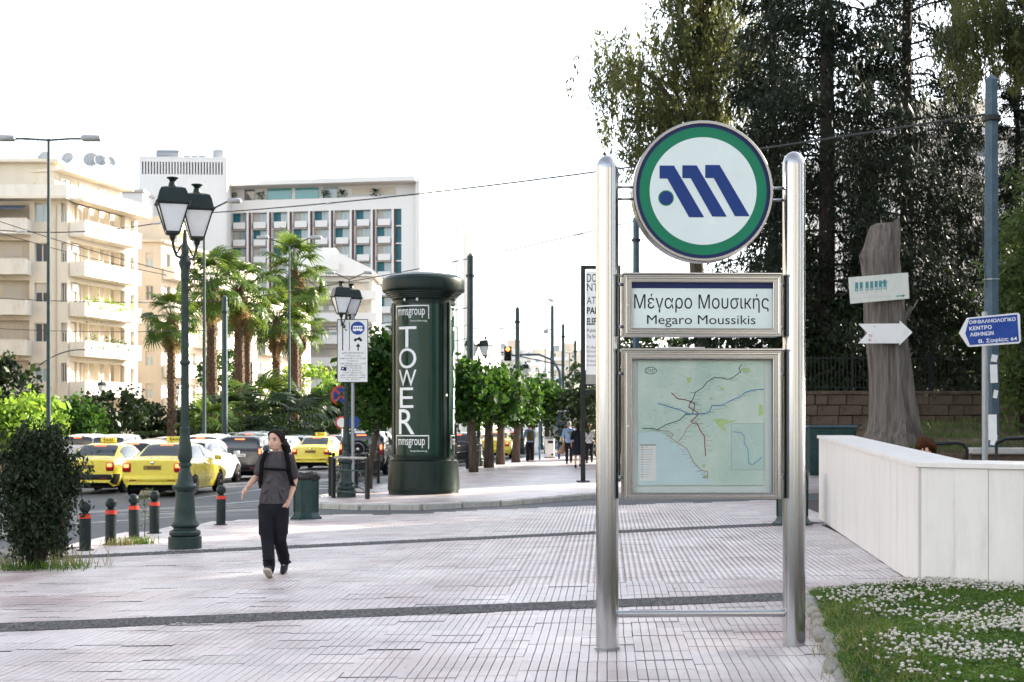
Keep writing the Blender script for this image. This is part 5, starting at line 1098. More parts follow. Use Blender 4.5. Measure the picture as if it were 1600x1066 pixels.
# ---------------------------------------------------------------- trees and shrubs
def clumps(n_cl, c, rad, cr, per, shell=.55, squash=1.0):
    """leaf positions: clumps spread through an ellipsoid, thicker near its skin"""
    d = rng.normal(size=(n_cl, 3)); d /= np.linalg.norm(d, axis=1, keepdims=True); r = rng.uniform(shell, 1.0, n_cl) ** .7
    cc = np.array(c) + d * r[:, None] * np.array(rad); k = cr * rng.uniform(.6, 1.3, n_cl)
    o = rng.normal(size=(n_cl, per, 3)) * .5; o[..., 2] *= squash
    return (cc[:, None] + o * k[:, None, None]).reshape(-1, 3), cc
def trunk_obj(name, parent, pts, rad, m, n=10, jit=.0):
    b = B().tube(pts, rad, n)
    if jit: b.v = [(x + random.gauss(0, jit), y + random.gauss(0, jit), z) for x, y, z in b.v]
    return b.obj(name, m, parent, True)
def broad_tree(label, loc, ht, crown_r, crown_h, trunk_r, m, n_cl=60, per=60, leaf=.16, cr=.5, cat='tree', group=None, lean=(0, 0), bare=None, tm='trunk', name='street_tree'):
    t = thing(name, label, cat, loc, 0, group); bare = bare or ht - crown_h; lx, ly = lean
    trunk_obj('trunk', t, [(0, 0, -.1), (lx * .1, ly * .1, bare * .4), (lx * .6, ly * .6, bare), (lx, ly, bare + crown_h * .35)], [trunk_r * 1.25, trunk_r, trunk_r * .85, trunk_r * .45], M[tm], 10, trunk_r * .04)
    cz = bare + crown_h / 2; pts, cc = clumps(n_cl, (lx, ly, cz), (crown_r, crown_r, crown_h / 2), cr, per)
    for k in range(6):
        q = cc[rng.integers(len(cc))]; a = np.array([lx * .6, ly * .6, bare - .1]); mid = (a + q) / 2 + np.array([0, 0, .2]); trunk_obj('limb', t, [tuple(a), tuple(mid), tuple(q)], [trunk_r * .5, trunk_r * .32, trunk_r * .12], M[tm], 6)
    leaf_cloud('crown', pts, leaf, .75, M[m], t); return t
# pruned street trees right of the column
gs = 'pruned street trees along the avenue'
row = [(740, 738, 'first pruned street tree right of the advertising column'), (764, 731, 'second pruned street tree right of the advertising column'), (782, 726, 'third pruned street tree right of the advertising column'), (806, 722.5, 'fourth pruned street tree right of the advertising column'), (828, 719, 'fifth pruned street tree, beside the person with the backpack')]
for k, (px, py, lb) in enumerate(row):
    q = G(px, py, .07); s = q.y / 53; broad_tree(lb, q, 3.72 + .12 * (k % 3), .80 + .10 * ((k * 2) % 3), 2.0, .175 if k else .15, 'leaf_street', 60, 70, .19, .42, group=gs, lean=(-.1 + .08 * k, 0))
for k, (px, d, lb) in enumerate([(708, 56, 'slim pruned tree touching the right edge of the advertising column'), (855, 84, 'pruned street tree left of the blue bus stop totem'), (878, 95, 'pruned street tree behind the blue bus stop totem'), (905, 104, 'pruned street tree behind the banner post'), (935, 96, 'street tree hidden behind the left sign post')]):
    x = (px - CX) * d / F; broad_tree(lb, (x, d, zg(x) + .07), 3.75 if k else 3.9, .8, 2.0, .15, 'leaf_street', 44, 60, .2, .42, group=gs)
q = G(586, 762, .07); broad_tree('leaning street tree between the notice board and the column', (q.x - .1, 39.5, zg(q.x) + .07), 3.95, 1.0, 2.3, .085, 'leaf_street', 60, 75, .16, .42, group=gs, lean=(.45, 0), bare=1.75)

# dark bush at the left front
bu = thing('bush', 'dark dense bush with bare stems at the left front edge', 'bush', G(55, 888)); sx = 1 / (F / G(60, 888).y)
for k in range(9):
    a = rng.uniform(0, 6.28); x, y = .07 * math.cos(a), .07 * math.sin(a); ex, ey = .30 * math.cos(a), .26 * math.sin(a)
    trunk_obj('stem', bu, [(x, y, -.05), (x * 1.8, y * 1.8, .35), (ex * .6, ey * .6, .7), (ex, ey, 1.3)], [.035, .03, .022, .008], M['dark_trunk'], 6)
pts = []
c1, cc1 = clumps(150, (0, 0, 1.05), (.50, .46, .52), .17, 75, .25); c2, cc2 = clumps(90, (-.02, .0, .52), (.42, .38, .36), .15, 60, .3); c3, _ = clumps(26, (.05, 0, 1.50), (.38, .34, .12), .12, 55, .3)
ax = np.column_stack([rng.normal(0, .5, len(c1) + len(c2) + len(c3)), rng.normal(0, .5, len(c1) + len(c2) + len(c3)), np.ones(len(c1) + len(c2) + len(c3))])
leaf_cloud('foliage', np.vstack([c1, c2, c3]), .05, .42, M['leaf_bush'], bu, ax, .5)
bu.scale = (1.1, 1.1, 1.08)
# weeds at its foot and by the lamp post
def weeds(label, c, rx, ry, n, hmin, hmax, m='grass_dry', m2='grass'):
    p = np.column_stack([rng.normal(c[0], rx, n), rng.normal(c[1], ry, n)]); o = blades('weed_tuft', p, np.array([zg(a) for a in p[:, 0]]), hmin, hmax, .014, M[m2], None, .9); tag(o, label, 'weeds', kind='stuff'); return o
weeds('green weeds under the dark bush', G(58, 890)[:2], .34, .14, 330, .03, .15); o = weeds('dry weeds under the dark bush', G(75, 885)[:2], .36, .12, 160, .12, .34); o.data.materials[0] = M['grass_dry']
weeds('weed tufts at the foot of the near bollards', G(222, 850)[:2], .12, .06, 130, .03, .15); o = weeds('pale weed tuft beside the near bollards', G(190, 852)[:2], .12, .06, 90, .06, .16); o.data.materials[0] = M['grass_dry']
for k, (px, py) in enumerate(((600, 768), (585, 775), (718, 737), (790, 728))):
    q = G(px, py); weeds(('small weeds by the leaning street tree', 'few weeds near the railing foot', 'weeds at the foot of the first pruned tree', 'weeds between the pruned trees')[k], q[:2], .10 if py < 1000 else .05, .06 if py < 1000 else .03, 60 if py < 1000 else 14, .03, .12 if py < 1000 else .04)
sp = thing('sapling', 'thin sparse sapling between the bollards and the lamp post', 'plant', G(226, 840)); trunk_obj('stem', sp, [(0, 0, 0), (.01, 0, .4), (-.01, 0, .78)], [.008, .006, .003], M['trunk'], 5)
c = np.column_stack([rng.normal(0, .05, 130), rng.normal(0, .05, 130), rng.uniform(.15, .8, 130)]); leaf_cloud('leaves', c, .045, .35, M['leaf_thuja'], sp)

# ---- fan palms
def fan_leaf():
    """one fan leaf: stalk along +x rising, pleated blades; returns verts, faces"""
    V = []; Fc = []; n = 22; R0 = .75
    for k in range(n):
        a = (-1 + 2 * k / (n - 1)) * 1.95; L_ = R0 * (1.0 - .16 * abs(a) / 1.95) * random.uniform(.9, 1.05); w = .052
        d = Vector((math.cos(a), math.sin(a), 0)); s = Vector((-d.y, d.x, 0)); i0 = len(V); zf = .03 if k % 2 else -.03
        for f, ww, z in ((.05, .3, 0), (.55, 1.0, zf + .02), (.82, .62, -.05), (1.12, .10, -.26)):
            p = d * L_ * f; V += [p + s * w * ww + Vector((0, 0, z)), p - s * w * ww + Vector((0, 0, z - zf * .6 * f))]
        for j in range(3): Fc.append((i0 + 2 * j, i0 + 2 * j + 1, i0 + 2 * j + 3, i0 + 2 * j + 2))
    return V, Fc
def palm_crown(n, dead=False, size=1.0, stalk=.9):
    b = B(); st = B()
    for k in range(n):
        V, Fc = fan_leaf(); az = k * 2.399 + random.uniform(-.3, .3); fr_ = k / n
        el = random.uniform(-1.35, -1.05) if dead else 1.25 - 1.85 * fr_ + random.uniform(-.15, .15)
        sl_ = size * (stalk * random.uniform(.8, 1.1) if not dead else random.uniform(.2, .5)); m = Matrix.Rotation(az, 4, 'Z') @ Matrix.Rotation(-el, 4, 'Y')
        tilt = Matrix.Rotation(random.uniform(.2, .7), 4, 'Y') @ Matrix.Rotation(random.uniform(-.4, .4), 4, 'X'); off = m @ Vector((sl_, 0, 0)) + Vector((0, 0, -.5 * fr_ if not dead else -random.uniform(.2, 1.3)))
        sc_ = size * random.uniform(.85, 1.1) * (.8 if dead else 1)
        b.add([off + (m @ tilt @ (v * sc_)) for v in V], Fc); st.tube([Vector((0, 0, -.5 * fr_ if not dead else -.6)), off * .6 + Vector((0, 0, .03)), off], .022 * size, 4)
    return b, st
crowns = []
for v in range(3):
    random.seed(40 + v); b, st = palm_crown(21, stalk=1.05); d_, ds = palm_crown(18, True); crowns.append((b.mesh(M['leaf_palm']), st.mesh(M['leaf_palm']), d_.mesh(M['leaf_dry'])))
def palm_trunk(h, r):
    b = B().tube([(0, 0, -.2), (.03, 0, h * .3), (-.02, .02, h * .7), (0, 0, h)], [r * 1.15, r, r * .9, r * .95], 12)
    for k in range(int(h * 34)):
        z = k / 34 + random.uniform(0, .03); a = k * 2.4; rr = r * (1.12 - .18 * z / h); c = Vector((rr * math.cos(a), rr * math.sin(a), z)); o_ = Vector((math.cos(a), math.sin(a), 0)); s = Vector((-o_.y, o_.x, 0)); L_ = random.uniform(.08, .2)
        b.add([c + s * .06, c - s * .06, c - s * .03 + o_ * L_ * .5 + Vector((0, 0, L_)), c + s * .03 + o_ * L_ * .5 + Vector((0, 0, L_))], [(0, 1, 2, 3), (3, 2, 1, 0)])
    return b.mesh(M['palm_trunk'])
gp = 'fan palms in the garden verge'
for k, (px, py, d, s, lb) in enumerate([(268, 478, 88, 1.0, 'fan palm just left of the near lamp post shaft'), (331, 425, 92, 1.25, 'tall fan palm right behind the near lamp post lantern'), (374, 432, 96, 1.3, 'tall shaggy fan palm between the two thin poles'), (460, 405, 104, 1.35, 'tallest fan palm, in front of the hotel balconies'), (432, 482, 100, 1.15, 'shorter fan palm left of the tallest one'), (466, 492, 106, 1.1, 'fan palm standing right below the tallest crown'), (386, 465, 112, 1.2, 'fan palm half hidden behind the shaggy palm')]):
    q = P(px, py + 17, d); t = thing('fan_palm', lb, 'palm tree', (q.x, d, zg(q.x)), 0, gp); hh = q.z - zg(q.x)
    link('trunk', palm_trunk(hh, .30 * s / 1.15), t); c = crowns[k % 3]
    link('crown', c[0], t, (0, 0, hh), (0, 0, k * 1.3), (s * 1.2,) * 3); link('leaf_stalks', c[1], t, (0, 0, hh), (0, 0, k * 1.3), (s * 1.2,) * 3); link('dead_leaf_skirt', c[2], t, (0, 0, hh), (0, 0, k * 1.3), (s * 1.05,) * 3)
# low fan palm bushes
bush_leaves = []
for c in crowns: m_ = c[0].copy(); m_.materials[0] = M['leaf_dark'] if len(bush_leaves) != 1 else M['leaf_palm']; bush_leaves.append(m_)
for k, (px, py, d, s, lb) in enumerate([(362, 640, 84, 1.5, 'low fan palm bush left of the walking person head'), (402, 625, 90, 1.7, 'feathery low palm bush behind the lantern sign'), (440, 645, 82, 1.5, 'low fan palm bush directly behind the walking person head'), (480, 640, 88, 1.6, 'dark low palm bush left of the no stopping sign'), (330, 645, 80, 1.2, 'low palm bush behind the black car')]):
    q = P(px, py, d); t = thing('palm_bush', lb, 'palm bush', (q.x, d, zg(q.x) + .3), 0, 'low palm bushes in the garden verge'); c = crowns[k % 3]
    link('leaves', bush_leaves[k % 3], t, (0, 0, max(.5, q.z - .9)), (0, 0, k), (s * 1.1, s * 1.1, s)); link('leaf_stalks', c[1], t, (0, 0, max(.5, q.z - .9)), (0, 0, k), (s * 1.1, s * 1.1, s))
# ---- garden trees on the left side
gg = 'garden trees on the far side of the avenue'
LT = [(18, 640, 70, 3.0, 1.0, 'leaf_bright', 'bright green pruned tree at the left edge'), (60, 636, 74, 3.1, 1.2, 'leaf_bright', 'bright green pruned tree behind the tall twin lamp'), (118, 648, 80, 3.2, 1.3, 'leaf_street', 'green tree right of the tall twin lamp pole'), (8, 590, 82, 5.6, 1.7, 'leaf_dark', 'dark tree in front of the leftmost balconies'), (172, 640, 96, 4.4, 2.2, 'leaf_dark', 'dark tree in front of the cream block ground floor'), (140, 655, 86, 2.6, 1.4, 'leaf_dark', 'low dark tree beside the lantern lamp at the left'), (232, 655, 100, 3.4, 1.6, 'leaf_dark', 'dark round tree between cream and beige blocks'), (480, 580, 118, 7.0, 2.9, 'leaf_bright', 'bright green tree behind the palm trunks'), (345, 540, 126, 9.0, 1.9, 'leaf_street', 'climbing green tree between two palm trunks'), (520, 635, 112, 5.0, 2.8, 'leaf_street', 'green tree behind the no stopping sign'), (560, 560, 130, 8.5, 2.2, 'leaf_bright', 'light green tree behind the notice board'), (300, 650, 98, 3.0, 1.8, 'leaf_dark', 'dark shrub tree behind the parked white cars'), (415, 655, 116, 4.2, 3.0, 'leaf_dark', 'dark tree behind the low palm bushes'), (598, 575, 120, 7.0, 2.0, 'leaf_bright', 'light green tree left of the column drum'), (560, 640, 100, 4.2, 2.2, 'leaf_dark', 'dark tree behind the leaning street tree')]
for px, py, d, ht_, cr_, m, lb in LT:
    x = (px - CX) * d / F; broad_tree(lb, (x, d, zg(x)), ht_, cr_, ht_ * .68, .13, m, 44, 60, .26, .62, group=gg, name='garden_tree')
# hedges behind the cars
for k, (p0, p1, d, hh, lb) in enumerate([(110, 230, 90, 1.5, 'clipped dark hedge behind the left taxis'), (210, 380, 92, 1.6, 'clipped hedge behind the white cars'), (380, 560, 98, 1.8, 'clipped hedge behind the walking person'), (-30, 115, 78, 1.4, 'hedge behind the dark bush at the left')]):
    x0, x1 = (p0 - CX) * d / F, (p1 - CX) * d / F; n = int((x1 - x0) * 700); t = thing('hedge', lb, 'hedge', ((x0 + x1) / 2, d, zg(x0)), 0, 'hedges of the garden verge')
    c = np.column_stack([rng.uniform(x0, x1, n) - (x0 + x1) / 2, rng.uniform(-.5, .5, n), np.abs(rng.random(n)) ** .5 * hh + rng.normal(0, .06, n)]); leaf_cloud('foliage', c, .16, .7, M['leaf_dark'], t)
    B().box((0, 0, hh * .45), (x1 - x0 - .2, .7, hh * .9)).obj('inner_twigs', M['dark_trunk'], t)

# ---- dark conifers of the park
def conifer_mesh(h, rbase, seed, n_br=150, dens=1.0, z0=1.5):
    r_ = np.random.default_rng(seed); C_ = []; A_ = []; st = B(); st.tube([(0, 0, -.3), (.08, 0, h * .4), (-.05, .05, h * .8), (0, 0, h)], [.42, .32, .16, .03], 10); tw = B()
    for k in range(n_br):
        f = (k + r_.random()) / n_br; z = z0 + (h - z0) * f; L_ = rbase * (1 - f) ** .75 * r_.uniform(.55, 1.1) + .4; az = k * 2.399 + r_.normal(0, .25); d_ = np.array([math.cos(az), math.sin(az), 0])
        droop = r_.uniform(.15, .5); p = [np.array([0, 0, z]) + d_ * L_ * t + np.array([0, 0, L_ * (.22 * t - droop * t * t)]) for t in (0, .35, .7, 1.0)]
        tw.tube([tuple(q) for q in p], [.06, .045, .03, .012], 4, cap=False)
        for t in np.linspace(.3, 1.0, int(2.5 + L_ * 1.1)):
            if r_.random() < .27: continue
            m = int(150 * dens * r_.uniform(.6, 1.3)); cr_ = .20 + .085 * L_ * (1.15 - .5 * t); c = np.array([0, 0, z]) + d_ * L_ * t + np.array([0, 0, L_ * (.22 * t - droop * t * t) - .08]) + r_.normal(0, .12, 3)
            q = c + r_.normal(0, 1, (m, 3)) * np.array([cr_, cr_, cr_ * .62]); C_.append(q); A_.append(np.tile(d_ * .6 + np.array([0, 0, -.6]), (m, 1)))
    return np.vstack(C_), np.vstack(A_), st, tw
conv = []
for v, (h_, rb) in enumerate(((25, 5.0), (23, 4.4), (27, 5.2))):
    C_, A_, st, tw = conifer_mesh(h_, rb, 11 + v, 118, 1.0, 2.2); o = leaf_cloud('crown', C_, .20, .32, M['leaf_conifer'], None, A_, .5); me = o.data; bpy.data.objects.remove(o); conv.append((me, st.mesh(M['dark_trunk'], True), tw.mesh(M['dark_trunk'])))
gc = 'tall dark conifers of the park'
def conifer(k, x, y, z, rz, s, lb, grp=gc, thin=1.0):
    t = thing('conifer', lb, 'tree', (x, y, z), rz, grp); c = conv[k]; sc3 = (s * thin, s * thin, s); link('crown', c[0], t, None, None, sc3); link('trunk', c[1], t, None, None, sc3); link('boughs', c[2], t, None, None, sc3)['kind'] = 'stuff'
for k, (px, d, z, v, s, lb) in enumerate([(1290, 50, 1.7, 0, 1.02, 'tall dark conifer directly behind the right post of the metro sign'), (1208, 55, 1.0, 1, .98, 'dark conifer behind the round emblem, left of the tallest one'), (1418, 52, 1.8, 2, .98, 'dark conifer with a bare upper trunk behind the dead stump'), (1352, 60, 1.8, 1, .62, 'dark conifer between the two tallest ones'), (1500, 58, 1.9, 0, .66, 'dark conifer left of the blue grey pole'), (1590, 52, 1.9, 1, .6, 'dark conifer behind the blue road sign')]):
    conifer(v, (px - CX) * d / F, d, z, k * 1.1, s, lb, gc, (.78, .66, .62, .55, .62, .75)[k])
for k, (x, y, v, s) in enumerate([(22, 44, 2, .92), (26.5, 38, 0, .95), (31, 43, 1, 1.0), (25, 31, 1, .85), (33, 34, 2, .95), (31, 26.5, 0, .9), (29, 52, 2, 1.0), (36, 29, 1, .95), (24, 24, 2, .62), (37, 40, 0, 1.05), (41, 33, 1, 1.05), (44, 41, 2, 1.05), (40, 25, 0, 1.0), (28, 35, 2, .9), (35, 47, 1, 1.05), (29, 20, 1, .85)]):  # out-of-view conifers, added to cast the shade on the plaza
    conifer(v, x, y, 1.2, k * .9, s, 'unseen dark conifer added beyond the right edge of the picture to shade the plaza', 'unseen conifers added for shade and reflections')
for k, (x, y, v, s, lb) in enumerate([(21, 11, 1, .8, 'unseen dark conifer added beside the camera for reflections'), (25, 2, 0, .85, 'unseen dark conifer added behind the camera for reflections'), (19, -8, 2, .8, 'unseen dark conifer added far behind the camera for reflections')]): conifer(v, x, y, .8, k * 1.9, s, lb, 'unseen conifers added for shade and reflections')  # unseen conifers added so the steel posts have something dark to reflect
# ---- weeping pale tree at the left of the conifers
wt = thing('weeping_tree', 'tall loose weeping tree with pale leaves left of the dark conifers', 'tree', (P(1095, 600, 58).x, 58, .4)); hz_ = lambda py, d=58: EYE - (py - HZ) * d / F - .4
wx = lambda px: (px - 1095) * 58 / F
trunk_obj('trunk', wt, [(0, 0, -.3), (.1, 0, 4), (-.2, 0, 8), (.2, 0, 12), (.5, .2, 19)], [.4, .34, .28, .22, .05], M['trunk'], 10)
C_ = []; A_ = []
ends = [(945, 95), (960, 60), (985, 110), (1000, 40), (1010, 175), (990, 200), (975, 150), (1040, 60), (1060, 120), (1030, 150), (1080, 30), (1100, 90), (1120, 150), (1140, 50), (1150, 110), (1160, 20), (1080, 180), (1055, 200), (1180, 140), (1130, 10), (1050, 5), (1180, 60), (1010, 90), (1100, 140), (1040, 230), (1120, 230), (990, 240), (1165, 200)] + [(random.uniform(1000, 1200), random.uniform(-180, 0)) for _ in range(12)]
for px, py in ends:
    e = np.array([wx(px), rng.uniform(-2.2, 2.2), hz_(py)]); a = np.array([random.uniform(-.1, .3), 0, max(6.0, e[2] - random.uniform(1.5, 4))]); md = (a + e) / 2 + np.array([0, 0, .7]); trunk_obj('limb', wt, [tuple(a), tuple(md), tuple(e)], [.10, .06, .015], M['trunk'], 5)
    for s in range(36):
        t = rng.uniform(.5, 1.1); b0_ = a + (e - a) * t + rng.normal(0, .55, 3); ln = rng.uniform(.5, 1.6); m = int(ln * 36); u = rng.random(m)
        C_.append(b0_ + np.column_stack([rng.normal(0, .09, m), rng.normal(0, .09, m), -u * ln + rng.normal(0, .05, m)])); A_.append(np.tile([0, 0, -1.0], (m, 1)))
leaf_cloud('crown', np.vstack(C_), .185, .30, M['leaf_euc'], wt, np.vstack(A_), .5)
# overhanging foliage at the top right and pale thuja at the right edge
hv = thing('overhanging_tree', 'drooping grey green foliage hanging in at the top right corner', 'tree', (P(1640, 700, 40).x, 40, 1.6)); trunk_obj('trunk', hv, [(1.2, 0, -.2), (1.0, 0, 5), (.4, 0, 10), (0, 0, 15)], [.35, .3, .22, .08], M['dark_trunk'], 8); C_ = []; A_ = []; hx = hv.location.x
for px, py in [(1500, 20), (1520, 50), (1545, 30), (1570, 60), (1590, 20), (1600, 70), (1560, -10), (1620, 40), (1530, 0), (1490, 45), (1510, 70), (1640, 90), (1600, -30), (1650, 20), (1590, 95)]:
    e = P(px, py, 40); e = np.array([e.x - hx, rng.normal(0, 1), e.z - 1.6]); trunk_obj('limb', hv, [(.3, 0, 10.5), tuple((e + np.array([.3, 0, 10.5])) / 2 + np.array([0, 0, .5])), tuple(e)], [.04, .025, .008], M['dark_trunk'], 5)
    for s in range(22):
        b0_ = e + rng.normal(0, .42, 3); ln = rng.uniform(.3, .9); m = int(ln * 60); C_.append(b0_ + np.column_stack([rng.normal(0, .08, m), rng.normal(0, .08, m), -rng.random(m) * ln])); A_.append(np.tile([0, 0, -1.0], (m, 1)))
leaf_cloud('crown', np.vstack(C_), .17, .22, M['leaf_euc'], hv, np.vstack(A_), .6)
for k, (px, d, h_, r_, lb) in enumerate([(1600, 37, 6.6, 1.0, 'pale green feathery thuja at the right edge behind the blue pole'), (1640, 40, 7.0, 1.2, 'second feathery thuja cut by the right edge')]):
    x = (px - CX) * d / F; t = thing('thuja', lb, 'tree', (x, d, 1.3)); trunk_obj('trunk', t, [(0, 0, -.2), (0, 0, h_ * .9)], [.12, .03], M['dark_trunk'], 6); c, cc_ = clumps(95, (0, 0, h_ * .52), (r_ * .95, r_ * .95, h_ * .5), .42, 80, .25, 1.4); n = len(c); a = rng.uniform(0, 6.28, n); leaf_cloud('foliage', c, .22, .22, M['leaf_thuja'], t, np.column_stack([np.cos(a) * .5, np.sin(a) * .5, np.full(n, -.4)]), .5)
# undergrowth behind the wall and below the conifers
for k, (px, py, d, w_, h_, m, lb) in enumerate([(1010, 470, 60, 3.2, 5.5, 'leaf_dark', 'dark shrub mass seen between the two sign posts'), (1120, 480, 58, 4.0, 6.0, 'leaf_dark', 'dark shrub mass below the round emblem'), (1290, 520, 50, 2.6, 4.4, 'leaf_dark', 'dark undergrowth right of the metro sign'), (1355, 500, 51, 2.0, 5.0, 'leaf_conifer', 'dark undergrowth behind the dead stump'), (1470, 520, 53, 2.6, 5.2, 'leaf_dark', 'dark ivy covered undergrowth left of the blue road sign'), (1560, 540, 55, 2.2, 4.6, 'leaf_thuja', 'paler undergrowth behind the blue road sign'), (960, 560, 70, 3.0, 4.2, 'leaf_dark', 'shrub behind the left sign post'), (1210, 540, 54, 2.4, 4.5, 'leaf_conifer', 'dark shrub behind the map case right edge'), (1420, 480, 60, 2.0, 5.6, 'leaf_dark', 'tall dark shrub behind the stump signs')]):
    x = (px - CX) * d / F; base = .2 if px < 1230 else 1.5; t = thing('shrub', lb, 'shrub', (x, d, base), 0, 'shrubs of the park'); p_, cc_ = clumps(70, (0, 0, h_ * .5), (w_, 1.5, h_ * .5), .6, 60, .3); leaf_cloud('foliage', p_, .24, .6, M[m], t)
    for s in range(4): trunk_obj('stem', t, [(random.uniform(-.5, .5), 0, -.2), (random.uniform(-w_ / 2, w_ / 2), 0, h_ * .7)], [.06, .02], M['dark_trunk'], 5)

# ---- the dead stump with its boards
D0 = 31.0; sb = P(1396, 692, D0); stp = thing('dead_stump', 'tall grey dead tree stump leaning left on the bank', 'tree stump', sb); kx = D0 / F
rowz = [(692, 1396, 48), (684, 1396, 43), (672, 1397, 39), (655, 1397, 36), (620, 1394, 33), (580, 1392, 32), (540, 1388, 31), (500, 1384, 31), (470, 1382, 30), (440, 1379, 29), (415, 1376, 29), (400, 1374, 30), (385, 1378, 27), (365, 1381, 25), (350, 1382, 22)]
n = 40; b = B(); vv = []
for py, px, hw in rowz:
    for j in range(n):
        a = 2 * PI * j / n; r_ = hw * kx * (1 + .07 * math.sin(5 * a + py * .012) + .05 * math.sin(9 * a + 1.3 + py * .02) + .03 * math.sin(17 * a)); z = (692 - py) * kx
        if py == 350: z += .07 * math.cos(a) - .03 * math.sin(3 * a) + .02 * math.sin(7 * a)
        vv.append(((px - 1396) * kx + r_ * math.cos(a), r_ * math.sin(a), z - (.15 if py == 692 else 0)))
k_ = len(rowz); b.add(vv, [(i * n + j, i * n + (j + 1) % n, (i + 1) * n + (j + 1) % n, (i + 1) * n + j) for i in range(k_ - 1) for j in range(n)] + [tuple((k_ - 1) * n + j for j in range(n))]); b.obj('bole', M['dead_wood'], stp, True, auto=50)
zz = lambda py: (692 - py) * kx; xx = lambda px: (px - 1396) * kx
B().tube([(xx(1402), -.1, zz(505)), (xx(1412), -.15, zz(498)), (xx(1418), -.2, zz(485)), (xx(1421), -.2, zz(480))], [.09, .07, .05, .02], 8).obj('branch_stub', M['dead_wood'], stp, True)
B().tube([(xx(1425), -.3, zz(690)), (xx(1420), -.36, zz(660)), (xx(1412), -.33, zz(600)), (xx(1408), -.25, zz(545))], [.13, .10, .07, .03], 8).obj('split_root', M['dead_wood'], stp, True)
def board(name, label, poly, y, m, cat='sign', t=.02):
    c = np.mean(poly, axis=0); o = thing(name, label, cat, (sb.x + xx(c[0]), sb.y + y, sb.z + zz(c[1]))); pts = [((a - c[0]) * kx, -(b_ - c[1]) * kx) for a, b_ in poly][::-1]
    B().prism(pts, 0, t, 'y').obj('board_plate', m, o); return o, c
bo_, c = board('direction_board', 'off white rectangular park cafe board nailed to the dead stump', [(1317, 437.5), (1408.5, 430), (1410.5, 470), (1320, 478)], -.52, mat('board_cream', (.60, .62, .56), .6, var=.06, dirt=(.48, .49, .44), dscale=5, damt=.5))
sk = lambda px, py: ((px - c[0]) * kx, -(py - c[1]) * kx)
for i, (px, chh) in enumerate([(1329.5, 'Τ'), (1336.5, 'Ο'), (1345.5, 'Π'), (1352.5, 'Α'), (1359.5, 'Ρ'), (1366, 'Κ'), (1373, 'Ο')]):
    dy = -(px - 1330) * .075; x0, z0_ = sk(px - 2.4, 459 + dy); x1, z1_ = sk(px + 2.4, 445.2 + dy); B().add([(x0, -.003, z0_), (x1, -.003, z0_), (x1, -.003, z1_), (x0, -.003, z1_)], [(0, 1, 2, 3)]).obj('letter_block', M['sign_teal'], bo_)
    text(chh, M['white_print'], bo_, ((x0 + x1) / 2, -.005, z0_ + .008), .045, .04, bold=.01)
ar = [sk(*p) for p in [(1390.5, 467.2), (1400, 466.5), (1400, 468.5), (1404, 465.2), (1400, 463.2), (1400, 464.8), (1390.5, 465.6)]]; B().add([(a, -.003, z) for a, z in ar], [tuple(range(7))]).obj('arrow_print', M['sign_teal'], bo_)
tr = [sk(*p) for p in [(1370.5, 447), (1368, 447.5), (1369, 444.5), (1372, 440), (1375, 443.5), (1377, 445), (1374.6, 446.5)]]; B().add([(a, -.004, z) for a, z in tr], [tuple(range(7))]).obj('tree_print', M['sign_teal'], bo_)
gm_ = mat('faint_print', (.40, .44, .42), .6, var=.1); fb = B()
for r_, (py, x0, x1, st_) in enumerate(((463, 1322, 1386, 7.5), (471.5, 1321, 1385, 4))):
    px = x0
    while px < x1: a, z = sk(px, py - (px - 1320) * .075); fb.add([(a, -.003, z), (a + 1.6 * kx, -.003, z), (a + 1.6 * kx, -.003, z + .022), (a, -.003, z + .022)], [(0, 1, 2, 3)]); px += st_
fb.obj('faded_print', gm_, bo_)['kind'] = 'stuff'
bo2, c = board('arrow_board', 'white arrow shaped board with a notched tail on the dead stump', [(1331.5, 509), (1395, 508.5), (1395, 504), (1414.5, 522), (1394.5, 542), (1394.5, 539), (1331, 539), (1345.5, 523)], -.56, M['white_paint'])
a, z = sk(1349.5, 529.5); text('ΤΙ', M['print_red'], bo2, (a, -.003, z), .055, .075, bold=.02); a, z = sk(1348.5, 535.8); text('ΧΙ', M['print_red'], bo2, (a, -.003, z), .05, .06, bold=.02)
a, z = sk(1355, 514); B().add([(a, -.003, z), (a + .015, -.003, z), (a + .03, -.003, z + .02), (a, -.003, z + .025)], [(0, 1, 2, 3)]).obj('red_scrap', M['print_red'], bo2)
